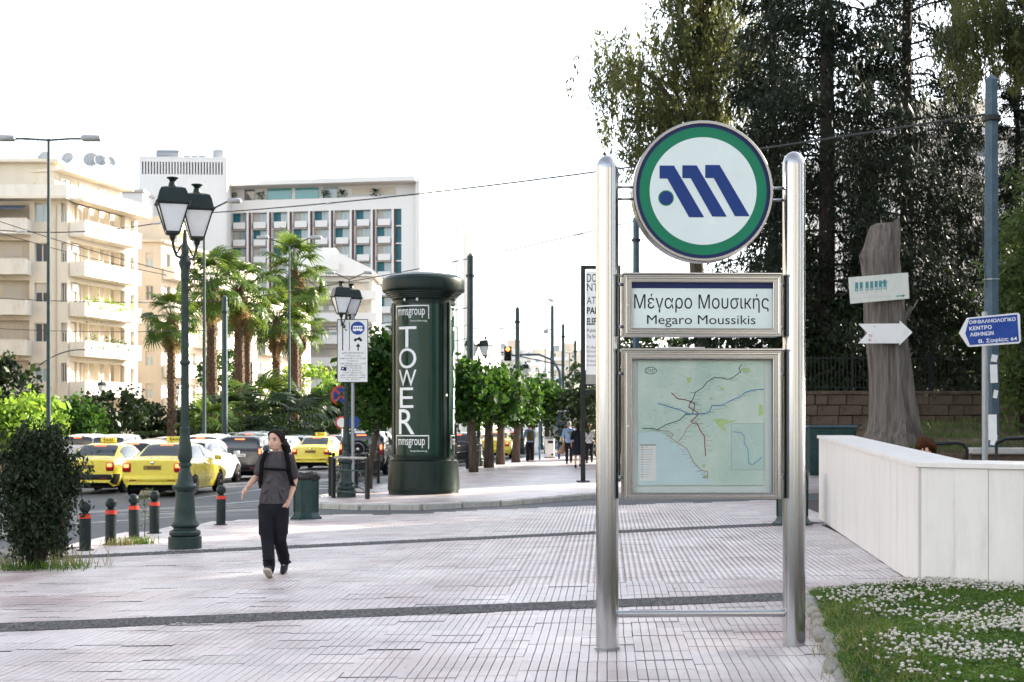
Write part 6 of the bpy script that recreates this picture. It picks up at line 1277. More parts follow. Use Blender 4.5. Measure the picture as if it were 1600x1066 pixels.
# ---------------------------------------------------------------- cars
def cr(P_, t):
    """Catmull-Rom through rows of P_ (k, ...) at parameter t"""
    k = len(P_); i = min(int(t), k - 2); f = t - i; a, b, c, d = P_[max(i - 1, 0)], P_[i], P_[i + 1], P_[min(i + 2, k - 1)]
    return .5 * ((2 * b) + (c - a) * f + (2 * a - 5 * b + 4 * c - d) * f * f + (3 * b - a - 3 * c + d) * f ** 3)
class Shell:
    def __init__(s, st): s.y = np.array([q[0] for q in st], float); s.p = np.array([[(x, z) for x, z in q[1]] for q in st], float)
    def at(s, u, v):
        y = cr(s.y[:, None], u)[0]; row = cr(s.p, u); x, z = cr(row, v); return np.array([max(x, 0) if v >= len(row) - 1.001 else x, y, z])
    def grid(s, u0, u1, v0, v1, nu, nv, off=0.0, side=1):
        U = np.linspace(u0, u1, nu + 1); V_ = np.linspace(v0, v1, nv + 1); g = np.array([[s.at(u, v) for v in V_] for u in U])
        if off:
            e = 1e-3; N = np.zeros_like(g)
            for i, u in enumerate(U):
                for j, v in enumerate(V_):
                    du = s.at(min(u + e, len(s.y) - 1), v) - s.at(max(u - e, 0), v); dv = s.at(u, min(v + e, 5)) - s.at(u, max(v - e, 0)); n = np.cross(dv, -du); L_ = np.linalg.norm(n); n = n / L_ if L_ > 1e-12 else np.array([0, 0, 1.])
                    if n[0] < -.05 and v < 4.9: n = -n
                    if v >= 4.9: n = n if n[2] > 0 else -n
                    N[i, j] = n
            g = g + N * off
        g = g.copy(); g[..., 0] *= side; return g
def grid_faces(nu, nv, flip): 
    f = [(i * (nv + 1) + j, i * (nv + 1) + j + 1, (i + 1) * (nv + 1) + j + 1, (i + 1) * (nv + 1) + j) for i in range(nu) for j in range(nv)]
    return [q[::-1] for q in f] if flip else f
def patch(sh, name, m, parent, u0, u1, v0, v1, off=.006, nu=6, nv=4, sides=(1, -1), join=False):
    b = B(); out = None
    for s in sides:
        g = sh.grid(u0, u1, v0, v1, nu, nv, off, s)
        b.add(g.reshape(-1, 3), grid_faces(nu, nv, s < 0))
        if not join: out = b.obj(name, m, parent, True); b = B()
    if join: out = b.obj(name, m, parent, True)
    return out
def profile(wb, zb, wm, zm, wmx, wbelt, zbelt, wr, zr, zt): return [(wb, zb), (wm, zm * .55 + zb * .45), (wmx, zm), (wbelt, zbelt), (wr, zr), (0, zt)]
SHELLS = {}
def q6(a): return [(a[0], a[1]), (a[2], a[3]), (a[4], a[5]), (a[6], a[7]), (a[8], a[9]), (0, a[10])]
SHELLS['sedan'] = Shell([(-2.27, q6([.66, .34, .78, .50, .79, .74, .72, .93, .60, .97, .98])), (-2.14, q6([.74, .24, .86, .48, .87, .76, .80, .97, .66, 1.02, 1.035])), (-1.62, q6([.78, .22, .885, .48, .885, .78, .83, .985, .66, 1.05, 1.07])), (-.88, q6([.80, .20, .885, .48, .885, .78, .83, .985, .585, 1.37, 1.42])), (-.15, q6([.80, .20, .885, .48, .885, .77, .835, .97, .60, 1.405, 1.46])), (.45, q6([.80, .20, .885, .48, .885, .76, .83, .95, .57, 1.36, 1.41])), (1.22, q6([.80, .20, .885, .48, .88, .74, .82, .92, .66, .97, .99])), (1.95, q6([.78, .22, .87, .46, .86, .66, .76, .80, .60, .84, .86])), (2.22, q6([.70, .28, .78, .45, .76, .58, .68, .68, .5, .71, .72])), (2.29, q6([.60, .32, .66, .44, .64, .56, .58, .63, .4, .65, .655]))])
def scaled(sh, sy, sx, sz, rear=None):
    n = Shell([(y, [tuple(q) for q in p]) for y, p in zip(sh.y, sh.p)]); n.y = n.y * sy; n.p[..., 0] *= sx; n.p[..., 1] *= sz
    return n
SHELLS['hatch'] = Shell([(-1.95, q6([.68, .34, .80, .50, .80, .76, .74, .95, .64, 1.0, 1.02])), (-1.86, q6([.76, .24, .86, .48, .86, .78, .80, .99, .66, 1.06, 1.08])), (-1.55, q6([.78, .22, .87, .48, .87, .78, .82, 1.0, .62, 1.36, 1.40])), (-.9, q6([.79, .20, .87, .48, .87, .78, .82, .99, .60, 1.44, 1.48])), (-.1, q6([.79, .20, .87, .48, .87, .77, .82, .98, .60, 1.45, 1.50])), (.5, q6([.79, .20, .87, .48, .87, .76, .82, .96, .57, 1.40, 1.45])), (1.2, q6([.79, .20, .87, .48, .86, .74, .80, .92, .66, .98, 1.0])), (1.72, q6([.76, .22, .84, .46, .82, .66, .72, .78, .58, .82, .84])), (1.92, q6([.68, .28, .74, .45, .72, .58, .64, .66, .48, .69, .70])), (1.97, q6([.58, .32, .62, .44, .6, .56, .54, .62, .4, .64, .645]))])
SHELLS['suv'] = scaled(Shell([(-1.98, q6([.70, .40, .82, .55, .82, .80, .78, 1.0, .68, 1.05, 1.06])), (-1.93, q6([.78, .30, .87, .52, .87, .82, .83, 1.04, .71, 1.12, 1.14])), (-1.80, q6([.79, .28, .88, .52, .88, .82, .84, 1.05, .68, 1.50, 1.55])), (-1.1, q6([.79, .26, .88, .52, .88, .82, .84, 1.05, .67, 1.60, 1.64])), (-.2, q6([.79, .26, .88, .52, .88, .82, .84, 1.04, .66, 1.62, 1.66])), (.5, q6([.79, .26, .88, .52, .88, .81, .84, 1.03, .62, 1.55, 1.59])), (1.05, q6([.79, .26, .88, .52, .88, .80, .83, 1.0, .70, 1.08, 1.10])), (1.75, q6([.77, .28, .85, .50, .84, .76, .76, .90, .64, .95, .97])), (1.98, q6([.70, .32, .76, .48, .74, .66, .66, .76, .52, .79, .80])), (2.03, q6([.6, .36, .64, .48, .62, .62, .56, .70, .42, .72, .725]))]), 1, 1, 1)
def make_car(kind, label, col, loc, h, group=None, lit=True, taxi=None, plate=None, bumper=None, spare=False, detail=True, scale=1.0, silver_sides=False):
    sh = SHELLS[kind]; K = len(sh.y); t = thing('car', label, 'car', loc, -h, group); yr = sh.y[0]; yf = sh.y[-1]
    b = B(); nu, nv = (K - 1) * (4 if detail else 2), 5 * (3 if detail else 2)
    for s in (1, -1): b.add(sh.grid(0, K - 1, 0, 5, nu, nv, 0, s).reshape(-1, 3), grid_faces(nu, nv, s < 0))
    for u, fl in ((0, False), (K - 1, True)):
        g = [sh.at(u, v) for v in np.linspace(0, 5, nv + 1)]; L_ = [(-p[0], p[1], p[2]) for p in g]; n0 = len(b.v); b.v += [tuple(p) for p in g] + L_
        for j in range(nv):
            f = (n0 + j, n0 + j + 1, n0 + nv + 1 + j + 1, n0 + nv + 1 + j); b.f.append(f[::-1] if fl else f)
    body = b.obj('body', M[col], t, True, auto=38)
    B().box((0, (yr + yf) / 2, .27), (1.46, yf - yr - .5, .2)).obj('underbody', M['car_under'], t)
    r1 = {'sedan': (2, 3), 'hatch': (1, 2), 'suv': (1, 2)}[kind]; wf = {'sedan': (5, 6), 'hatch': (5, 6), 'suv': (5, 6)}[kind]
    rg = patch(sh, 'rear_window', M['car_glass'], t, r1[0] + .14, r1[1] - .06, 4.12, 5, .008, 5, 4, join=True)
    patch(sh, 'windscreen', M['car_glass'], t, wf[0] + .10, wf[1] - .08, 4.1, 5, .008, 5, 4, join=True)
    ub, ue = r1[0] + .55, wf[1] - .35; um = (r1[1] + wf[0]) / 2
    for s in (1, -1):
        patch(sh, 'side_window', M['car_glass'], t, ub, um - .06, 3.14, 3.88, .008, 6, 3, (s,)); patch(sh, 'side_window', M['car_glass'], t, um + .06, ue, 3.14, 3.88, .008, 6, 3, (s,))
        if detail:
            for u in (um, ue + .02, ub - .1): patch(sh, 'door_seam', M['car_under'], t, u - .006, u + .006, .5, 3.0, .003, 1, 6, (s,))
            for u in (um - .22, um + 1.0): p = sh.at(min(u, K - 1), 2.55); B().box((s * (p[0] + .012), p[1], p[2] + .02), (.03, .17, .03), bev=.008).obj('door_handle', M[col], t)
            p = sh.at(ue - .1, 3.1); mi = B().box((s * (p[0] + .12), p[1], p[2] + .06), (.2, .11, .14), bev=.03).obj('mirror', M[col], t, True)
    wr = .31 if kind != 'suv' else .345; wy = {'sedan': (-1.32, 1.28), 'hatch': (-1.22, 1.22), 'suv': (-1.22, 1.2)}[kind]
    for y in wy:
        for s in (1, -1):
            xo = s * .885
            B().lathe([(wr + .055, 0), (wr + .055, .015), (.1, .016)], 22).obj('wheel_arch', M['car_under'], t, loc=(xo - s * .008, y, wr), rot=(0, s * PI / 2, 0))
            w = B().lathe([(wr - .1, -.19), (wr - .02, -.195), (wr, -.16), (wr, -.03), (wr - .02, .0), (wr - .09, .006)], 22).obj('wheel', M['rubber'], t, True, loc=(xo + s * .018, y, wr), rot=(0, s * PI / 2, 0), auto=40)
            b = B().lathe([(wr - .095, .0), (wr - .095, .009), (wr - .13, .002), (.05, .006), (.04, .012)], 20); b.obj('rim', M['rim'], w, True, auto=40)
            if detail:
                for k in range(5): a = k * 2 * PI / 5; B().box((math.cos(a) * .12, math.sin(a) * .12, .006), (.06, .04, .012), rz=a + PI / 2).obj('rim_slot', M['car_under'], w)
    # lamps
    if kind == 'sedan': lam = [(s * .705, yr + .045, .80, .23, .17, .25) for s in (1, -1)]
    elif kind == 'hatch': lam = [(s * .715, yr + .05, .90, .18, .16, .32) for s in (1, -1)]
    else: lam = [(s * .765, yr + .045, .98, .12, .14, .42) for s in (1, -1)]
    for x, y, z, a, c, e in lam:
        o = B().box((x, y, z), (a, c, e), bev=.03).obj('tail_lamp', M['tail_red'], t, True)
        if lit: B().box((x, y - c / 2 - .004, z + e * .2), (a * .6, .02, e * .42), bev=.008).obj('brake_light', M['brake_lit'], o)
        else: B().box((x, y - c / 2 - .004, z + e * .2), (a * .6, .02, e * .35), bev=.008).obj('indicator', M['tail_orange'], o)
    p = sh.at(r1[1] - .10, 5); B().box((0, p[1] - .02, p[2] - .015), (.36, .05, .035)).obj('high_brake_light', M['brake_lit'] if lit else M['tail_red'], t)
    zp = {'sedan': .80, 'hatch': .62, 'suv': .92}[kind]
    if plate:
        pt = B().box((0, yr - .008, zp), (.48, .02, .115), bev=.004).obj('number_plate', M['taxi_plate'] if taxi else M['plate'], t); text(plate, M['print_dark'], pt, (.02, yr - .0195, zp - .035), .07, .36, bold=.01)
        if not taxi: B().box((-.215, yr - .019, zp), (.045, .003, .11)).obj('blue_strip', M['sign_blue'], pt)
        lg = B().lathe([(.045, 0), (.045, .01), (.02, .014)], 16).obj('maker_badge', M['chrome'], t, True, loc=(0, yr - .004, zp + .13), rot=(PI / 2, 0, 0))
    bm = M['plastic_black'] if bumper == 'black' else M[col]
    B().box((0, yr + .04, .50), (1.58, .16, .20), bev=.06).obj('bumper', bm, t, True); B().box((0, yr + .10, .36), (1.40, .16, .12), bev=.04).obj('valance', M['plastic_black'], t, True)
    if bumper == 'black':
        for s in (1, -1): patch(sh, 'bumper_side', bm, t, .02, 1.5, .3, 1.4, .008, 6, 3, (s,)); patch(sh, 'side_moulding', bm, t, um - .9, ue, 1.75, 1.98, .01, 8, 1, (s,))
    for s in (1, -1): B().box((s * .52, yr - .034, .46), (.2, .012, .03)).obj('reflector', M['tail_red'], t)
    if taxi:
        p = sh.at(wf[0] - 1.1, 5); q = B().box((0, p[1], p[2] + .09), (.46, .14, .15), bev=.02).obj('taxi_sign', mat('taxi_sign', (.75, .62, .06), .4), t, True); text('TAXI', M['print_dark'], q, (0, p[1] - .0725, p[2] + .055), .075, .30, bold=.02)
        B().tube([(.0, p[1] - .35, p[2] - .01), (0, p[1] - .45, p[2] + .42)], .006, 4).obj('aerial', M['black_iron'], t)
    if spare:
        w = B().lathe([(.2, -.1), (.33, -.1), (.345, -.06), (.345, .06), (.32, .1), (.25, .1)], 26).obj('spare_wheel', M['rubber'], t, True, loc=(-.08, yr - .11, .98), rot=(PI / 2, 0, 0), auto=40); B().lathe([(.25, .095), (.245, .105), (.2, .085), (.06, .10), (.03, .11)], 24).obj('rim', M['rim'], w, True)
        for k in range(5): a = k * 2 * PI / 5; B().lathe([(.055, .0), (.055, .012), (.01, .013)], 12, (math.cos(a) * .155, math.sin(a) * .155, .088)).obj('rim_slot', M['car_under'], w)
    if kind == 'suv' and detail:
        for s in (1, -1): B().tube([(s * .60, -1.5, 1.66), (s * .60, -1.2, 1.72), (s * .60, .1, 1.73), (s * .58, .4, 1.66)], .018, 6).obj('roof_rail', M['black_iron'], t)
    t.scale = (scale,) * 3; return t
def cl(px, d): x = (px - CX) * d / F; return (x, d, zg(x) + ROAD_H)
def rear(px, d, kind, h): c = cl(px, d); L_ = -SHELLS[kind].y[0]; x, y = c[0] + math.sin(h) * L_, c[1] + math.cos(h) * L_; return (x, y, zg(x) + ROAD_H)
gcar = 'cars waiting in the avenue'
make_car('sedan', 'yellow taxi sedan nearest the camera, right behind the lamp post base', 'car_yellow', rear(238, 39.6, 'sedan', .07), .07, gcar, True, True, 'ΤΑΑ-9324')
make_car('sedan', 'yellow taxi with black bumper half hidden by the dark bush', 'car_yellow', rear(134, 42.5, 'sedan', .05), .05, gcar, True, True, 'ΤΑΒ-6108', 'black')
make_car('suv', 'black small off-roader with a white number plate, left of the walking person', 'car_black', rear(373, 52, 'suv', .06), .06, gcar, True, None, 'ΖΥΧ-4182', 'black', scale=.97)
make_car('sedan', 'yellow taxi sedan just right of the walking person', 'car_yellow', rear(485, 64, 'sedan', .09), .09, gcar, True, True, 'ΤΑΑ-9324')
make_car('hatch', 'white hatchback directly in front of the nearest taxi', 'car_white', rear(289, 47.5, 'hatch', .08), .08, gcar, True)
make_car('hatch', 'white hatchback between the two left taxis', 'car_white', rear(205, 52, 'hatch', .06), .06, gcar, True)
make_car('suv', 'white car with lit brake lamps behind the left taxi', 'car_white', rear(168, 62, 'suv', .06), .06, gcar, True, detail=False)
make_car('suv', 'white off-roader seen past the nearest taxi roof', 'car_white', rear(312, 59, 'suv', .08), .08, gcar, True, detail=False)
make_car('hatch', 'silver hatchback beyond the black off-roader', 'car_silver', rear(352, 67, 'hatch', .08), .08, gcar, True, detail=False)
make_car('suv', 'white tall car with lit brake lamp behind the walking person head', 'car_white', rear(388, 74, 'suv', .08), .08, gcar, True, detail=False, scale=1.05)
make_car('hatch', 'white car left of the taxi that is right of the person', 'car_white', rear(455, 77, 'hatch', .09), .09, gcar, False, detail=False)
make_car('sedan', 'silver saloon beyond the taxi that is right of the person', 'car_silver', rear(512, 80, 'sedan', .09), .09, gcar, True, detail=False)
make_car('hatch', 'white car farther down the lane left of the no stopping sign', 'car_white', rear(530, 96, 'hatch', .09), .09, gcar, True, detail=False)
make_car('hatch', 'white car far down the lane above the white hatchback', 'car_white', rear(250, 72, 'hatch', .08), .08, gcar, True, detail=False)
make_car('suv', 'dark off-roader with a spare wheel on its back behind the railing', 'car_dark', rear(564, 55, 'suv', .10), .10, gcar, True, None, 'ΙΜΕ-2740', 'black', spare=True)
make_car('hatch', 'red hatchback behind the railing left of the column', 'car_red', rear(606, 63, 'hatch', .10), .10, gcar, True, detail=False)
make_car('hatch', 'dark car with red brake lamps right of the column', 'car_dark', rear(714, 72, 'hatch', .12), .12, gcar, True, detail=False)
make_car('sedan', 'yellow taxi seen between the pruned tree trunks', 'car_yellow', rear(772, 79, 'sedan', .12), .12, gcar, True, True, detail=False)
make_car('hatch', 'silver car behind the fourth pruned tree trunk', 'car_silver', rear(798, 92, 'hatch', .12), .12, gcar, True, detail=False)
make_car('hatch', 'white car between the black off-roader and the walking person', 'car_white', rear(428, 69, 'hatch', .08), .08, gcar, True, detail=False)
make_car('suv', 'white tall car far down the lane left of the thick dark pole', 'car_white', rear(334, 84, 'suv', .08), .08, gcar, True, detail=False)
make_car('hatch', 'dark car beyond the white hatchback between the left taxis', 'car_dark', rear(232, 62, 'hatch', .07), .07, gcar, True, detail=False)
make_car('suv', 'white tall car at the far left behind the bush', 'car_white', rear(120, 66, 'suv', .06), .06, gcar, True, detail=False)
# ---------------------------------------------------------------- people
def remesh(b, vox, smooth=4, fac=.6):
    me = b.mesh(None); o = bpy.data.objects.new('r', me); COL.objects.link(o); m = o.modifiers.new('r', 'REMESH'); m.mode = 'VOXEL'; m.voxel_size = vox
    s = o.modifiers.new('s', 'SMOOTH'); s.iterations = smooth; s.factor = fac; dg = bpy.context.evaluated_depsgraph_get(); dg.update()
    r = bpy.data.meshes.new_from_object(o.evaluated_get(dg)); bpy.data.objects.remove(o); bpy.data.meshes.remove(me); r.polygons.foreach_set('use_smooth', [True] * len(r.polygons)); return r
def put(name, b, vox, m, parent, smooth=4, fac=.6):
    r = remesh(b, vox, smooth, fac); r.materials.clear(); r.materials.append(m); r.name = name; return link(name, r, parent)
def limb(b, pts, rad, n=10): return b.tube(pts, rad, n, True, True)
def hand(b, w, f, n_, s, L_=.095, curl=.5, r=.0085, thumb=1):
    """palm and five fingers: w wrist, f forward unit, n_ palm normal, s side (towards thumb)"""
    w, f, n_, s = map(Vector, (w, f, n_, s)); c = w + f * .05
    limb(b, [w, w + f * .03 + s * .004, w + f * .075], [.023, .028, .030], 8)
    for k, o in enumerate((-.027, -.009, .009, .026)): limb(b, [w + f * .03 + s * o * .6, w + f * .085 + s * o], [.014, .0125], 6)
    for k, (o, l) in enumerate(((-.028, .062), (-.0095, .078), (.0095, .082), (.027, .072))):
        a = w + f * .085 + s * o; p1 = a + f * l * .45 + s * o * .25; p2 = p1 + (f * (1 - curl * .6) + n_ * curl).normalized() * l * .32; p3 = p2 + (f * (1 - curl) + n_ * curl * 1.5).normalized() * l * .26; limb(b, [a, p1, p2, p3], [r * 1.1, r, r * .9, r * .75], 6)
    a = w + f * .03 + s * .026; p1 = a + (f * .5 + s * .8 * thumb + n_ * .3).normalized() * .035; p2 = p1 + (f * .9 + s * .35 + n_ * .3).normalized() * .03; limb(b, [a, p1, p2, p2 + f * .012], [.013, .0115, .0095, .007], 6)
def head(b, c, yaw, s=1.0):
    """skull, jaw, nose, ears; c = chin-neck base centre; faces -y turned by yaw"""
    m = Matrix.Translation(c) @ Matrix.Rotation(yaw, 4, 'Z'); bb = B()
    bb.rings([(0, -.012, -.015, .030, .040), (0, -.02, .0, .046, .062), (0, -.015, .03, .060, .078), (0, -.008, .06, .068, .086), (0, .0, .095, .073, .093), (0, .006, .13, .075, .097), (0, .01, .165, .071, .092), (0, .012, .195, .055, .072), (0, .012, .213, .025, .035)], 18)
    bb.rings([(0, -.075, .055, .014, .012), (0, -.092, .066, .016, .016), (0, -.09, .08, .011, .014), (0, -.083, .105, .008, .010), (0, -.08, .12, .008, .008)], 10)
    bb.sphere((0, -.073, .018), .022, 10, 6, 1.1, .7, .8); bb.sphere((0, -.079, .043), .018, 10, 6, 1.3, .55, .5)
    for x in (-1, 1): bb.sphere((x * .074, .01, .085), .022, 8, 6, .4, .8, 1.4); bb.sphere((x * .035, -.072, .118), .02, 8, 6, 1.3, .6, .5); bb.sphere((x * .045, -.06, .06), .026, 8, 6, 1, .7, .9)
    b.add([m @ Vector([q * s for q in v]) for v in bb.v], bb.f); return m @ Matrix.Scale(s, 4)

def walker():
    wl_ = G(431, 899); t = thing('person', 'person in charcoal T-shirt and navy trousers walking with a backpack', 'person', (wl_.x, wl_.y, wl_.z)); V_ = .0065
    k = wl_.y / F; X = lambda px: (px - 431) * k; Z = lambda py: (897 - py) * k
    hipL, kneeL, ankL = (X(418), 0, Z(790)), (X(421), -.13, Z(842)), (X(428), -.30, Z(882)); hipR, kneeR, ankR = (X(437), .02, Z(790)), (X(438), -.04, Z(842)), (X(440), .22, Z(878))
    shL, elL, wrL = (X(412.5), .02, Z(712)), (X(401), .06, Z(742)), (X(387.5), -.05, Z(759)); shR, elR, wrR = (X(451.5), .02, Z(711)), (X(458.5), .10, Z(748)), (X(453), -.02, Z(778))
    nk = (X(433), .02, Z(704))
    b = B(); b.rings([(X(428), .01, Z(795), .13, .10), (X(429), .01, Z(780), .145, .105), (X(431), .01, Z(765), .13, .095), (X(432), .01, Z(745), .135, .10), (X(432), .015, Z(728), .142, .105), (X(432), .02, Z(714), .145, .09), (X(432.5), .02, Z(706), .10, .07), (X(433), .015, Z(701), .055, .055), (X(433.5), .0, Z(695), .05, .052), (X(433.5), -.005, Z(688), .05, .052)], 20)
    for h_, kn, an_ in ((hipL, kneeL, ankL), (hipR, kneeR, ankR)): limb(b, [h_, kn, an_], [.082, .056, .036], 12)
    for s_, e_, w_ in ((shL, elL, wrL), (shR, elR, wrR)): limb(b, [s_, tuple((Vector(s_) + Vector(e_)) / 2), e_, tuple(Vector(e_) * .6 + Vector(w_) * .4), w_], [.050, .045, .038, .039, .026], 10)
    f = (Vector(wrL) - Vector(elL)).normalized() + Vector((.0, 0, -.35)); f.normalize(); s_ = Vector((.15, -1, .1)); s_ = (s_ - f * s_.dot(f)).normalized(); n_ = f.cross(s_); hand(b, wrL, f, n_ if n_.x > 0 else -n_, s_, curl=.4)
    f2 = Vector((-.45, -.25, -.85)).normalized(); s2 = Vector((-.6, -.6, .3)); s2 = (s2 - f2 * s2.dot(f2)).normalized(); hand(b, wrR, f2, f2.cross(s2), s2, curl=.3)
    hm = head(b, Vector((X(432.5), -.03, Z(699))), R(-28), 1.03)
    for a_, tl in ((ankL, 1), (ankR, 0)): limb(b, [a_, (a_[0], a_[1] - .03, a_[2] - .03), (a_[0], a_[1] - .06, a_[2] - .05)], [.034, .03, .024], 8)
    put('body', b, V_, M['skin'], t, 3)
    for a_ in (ankL, ankR): B().tube([(a_[0], a_[1], a_[2] + .10), a_, (a_[0], a_[1] - .04, a_[2] - .035)], [.05, .046, .042], 12).obj('sock', M['strap'], t, True)
    # face
    fc = lambda n__, bb, m: B().add([hm @ Vector(v) for v in bb.v], bb.f).obj(n__, m, t, True)
    for x in (-1, 1):
        fc('eye', B().sphere((x * .034, -.0815, .096), .0125, 10, 6, 1.3, .5, .55), M['print_dark']); fc('eyebrow', B().tube([(x * .018, -.0895, .114), (x * .036, -.089, .119), (x * .055, -.076, .114)], [.004, .005, .003], 6), M['hair'])
    fc('mouth', B().tube([(-.024, -.087, .036), (0, -.0945, .038), (.024, -.087, .036)], [.003, .0055, .003], 6), mat('lips', (.36, .13, .11), .5, var=.05))
    # hair: cap drawn back, tail over the shoulder
    hb = B(); hh = [(0, .035, .02, .05, .06), (0, .03, .06, .073, .076), (0, .026, .10, .080, .084), (0, .020, .14, .083, .093), (0, .016, .18, .076, .092), (0, .014, .205, .058, .070), (0, .014, .220, .026, .034)]; hb.rings(hh, 18)
    for q in range(40): a = random.uniform(.2, PI - .2); zz_ = random.uniform(.05, .19); hb.tube([(.072 * math.cos(a), .02 + .088 * math.sin(a), zz_ + .03), (.076 * math.cos(a + .1), .025 + .088 * math.sin(a + .1), zz_ - .02), (.05 * math.cos(a), .05 + .07 * math.sin(a), zz_ - .06)], [.006, .011, .006], 6)
    for x in (-1, 1): hb.tube([(x * .02, -.078, .195), (x * .062, -.055, .165), (x * .08, -.02, .12), (x * .078, .01, .07), (x * .06, .04, .03)], [.008, .015, .018, .018, .014], 8)
    hb.tube([(.03, .09, .07), (.06, .11, .0), (.085, .10, -.08), (.10, .08, -.16), (.11, .07, -.24)], [.045, .05, .045, .035, .012], 10)
    hb2 = B().add([hm @ Vector(v) for v in hb.v], hb.f); put('hair', hb2, .007, M['hair'], t, 3)
    fc('earring', B().sphere((.079, .0, .058), .006, 6, 4), M['chrome'])
    # T-shirt
    b = B(); b.rings([(X(428), .01, Z(785), .172, .128), (X(428.5), .01, Z(778), .176, .132), (X(430), .01, Z(760), .160, .122), (X(432), .008, Z(742), .155, .122), (X(432), .01, Z(726), .163, .124), (X(432), .018, Z(714), .162, .108), (X(432.5), .022, Z(707), .115, .08), (X(433), .02, Z(703), .080, .070)], 24)
    for s_, e_, o_ in ((shL, elL, -1), (shR, elR, 1)): s_ = Vector(s_); e_ = Vector(e_); limb(b, [s_ - Vector((o_ * .03, 0, 0)), s_, s_ * .55 + e_ * .45, s_ * .22 + e_ * .78], [.058, .062, .061, .066], 12)
    for px_, py_, dx, dy in ((415, 782, 6, -14), (424, 783, 2, -18), (440, 782, -4, -16), (447, 780, -8, -20), (412, 768, 10, -6), (450, 764, -12, -5), (418, 752, 9, -7), (446, 748, -8, -7)):
        yf = -.112; b.tube([(X(px_), yf, Z(py_)), (X(px_ + dx * .5), yf - .008, Z(py_ + dy * .5)), (X(px_ + dx), yf - .002, Z(py_ + dy))], [.016, .014, .010], 8)
    put('t_shirt', b, .0075, M['shirt_grey'], t, 3)
    # trousers with pockets and gathered cuffs
    b = B(); b.rings([(X(428), .01, Z(806), .10, .10), (X(428), .01, Z(798), .150, .118), (X(428), .01, Z(788), .160, .122), (X(429), .01, Z(778), .150, .112)], 20)
    for h_, kn, an_, o_ in ((hipL, kneeL, ankL, -1), (hipR, kneeR, ankR, 1)):
        h_, kn, an_ = map(Vector, (h_, kn, an_)); an_ = kn + (an_ - kn) * 1.06; limb(b, [h_ + Vector((o_ * .012, 0, 0)), h_ * .5 + kn * .5 + Vector((o_ * .012, 0, 0)), kn, kn * .5 + an_ * .5, kn * .18 + an_ * .82, an_], [.098, .092, .076, .070, .068, .055], 14)
        p_ = h_ * .38 + kn * .62; b.box((p_.x + o_ * .075, p_.y - .01, p_.z), (.035, .13, .16), bev=.01)
        for q in range(9): f_ = random.uniform(.25, 1.0); c_ = kn + (an_ - kn) * f_; a = random.uniform(0, 6.28); b.tube([c_ + Vector((.07 * math.cos(a), .07 * math.sin(a), 0)), c_ + Vector((.07 * math.cos(a + 1.3), .07 * math.sin(a + 1.3), .02))], .014, 6)
    put('trousers', b, .0075, M['navy_cloth'], t, 3)
    # shoes
    for a_, up, nm in ((ankL, 1, 'L'), (ankR, 0, 'R')):
        pitch = R(24) if up else R(-22); m = Matrix.Translation((a_[0], a_[1], a_[2])) @ Matrix.Rotation(-pitch, 4, 'X'); so = B(); up_ = B()
        out = [(-.030, .065), (-.038, .0), (-.040, -.10), (-.044, -.15), (-.030, -.205), (0, -.222), (.030, -.205), (.044, -.15), (.040, -.10), (.038, .0), (.030, .065), (0, .078)]
        so.prism(out, -.095, -.068, 'z'); so.v = [m @ Vector(v) for v in so.v]; so.obj('shoe_sole', M['sole'], t)
        up_.rings([(0, -.07, -.068, .041, .138), (0, -.07, -.05, .040, .135), (0, -.055, -.03, .038, .11), (0, -.02, -.01, .036, .07), (0, .005, .02, .036, .05), (0, .008, .045, .035, .045)], 16); up_.v = [m @ Vector(v) for v in up_.v]; sh_ = up_.obj('shoe', M['shoe'], t, True)
        B().tube([m @ Vector(q) for q in ((-.03, -.10, -.03), (0, -.115, -.02), (.03, -.10, -.03))], .004, 5).obj('lace', M['sole'], sh_)
    # backpack with straps, top level is the person's load: rests on the person
    bp = thing('backpack', 'black backpack worn by the walking person', 'backpack', (wl_.x, wl_.y, wl_.z)); b = B(); b.box((X(432), .22, Z(738)), (.30, .17, .44), bev=.05); b.obj('bag', M['strap'], bp, True)
    yy = -.128
    for s_, px0, px1 in ((-1, 416, 410), (1, 449, 455)):
        st = B(); pts = [(X(px0), .12, Z(704)), (X(px0), .03, Z(701.5)), (X(px0) , -.075, Z(707)), (X((px0 + px1) / 2 + s_), yy + .015, Z(722)), (X((px0 + px1) / 2 + s_ * 2), yy + .02, Z(738)), (X(px1 + s_ * 2), -.06, Z(752)), (X(px1 + s_ * 4), .09, Z(762))]
        for a, c in zip(pts[:-1], pts[1:]):
            a = Vector(a); c = Vector(c); w = Vector((.026, .006 * s_, 0)); o_ = Vector((0, -.012, .008)); st.add([a - w, a + w, c + w, c - w, a - w + o_, a + w + o_, c + w + o_, c - w + o_], [(0, 1, 2, 3), (7, 6, 5, 4), (0, 4, 5, 1), (1, 5, 6, 2), (2, 6, 7, 3), (3, 7, 4, 0)])
        st.obj('strap', M['strap'], bp, True)
    B().box((X(432.5), yy - .010, Z(731)), (.285, .014, .028), rx=0, ry=R(3)).obj('chest_strap', M['strap'], bp)
walker()

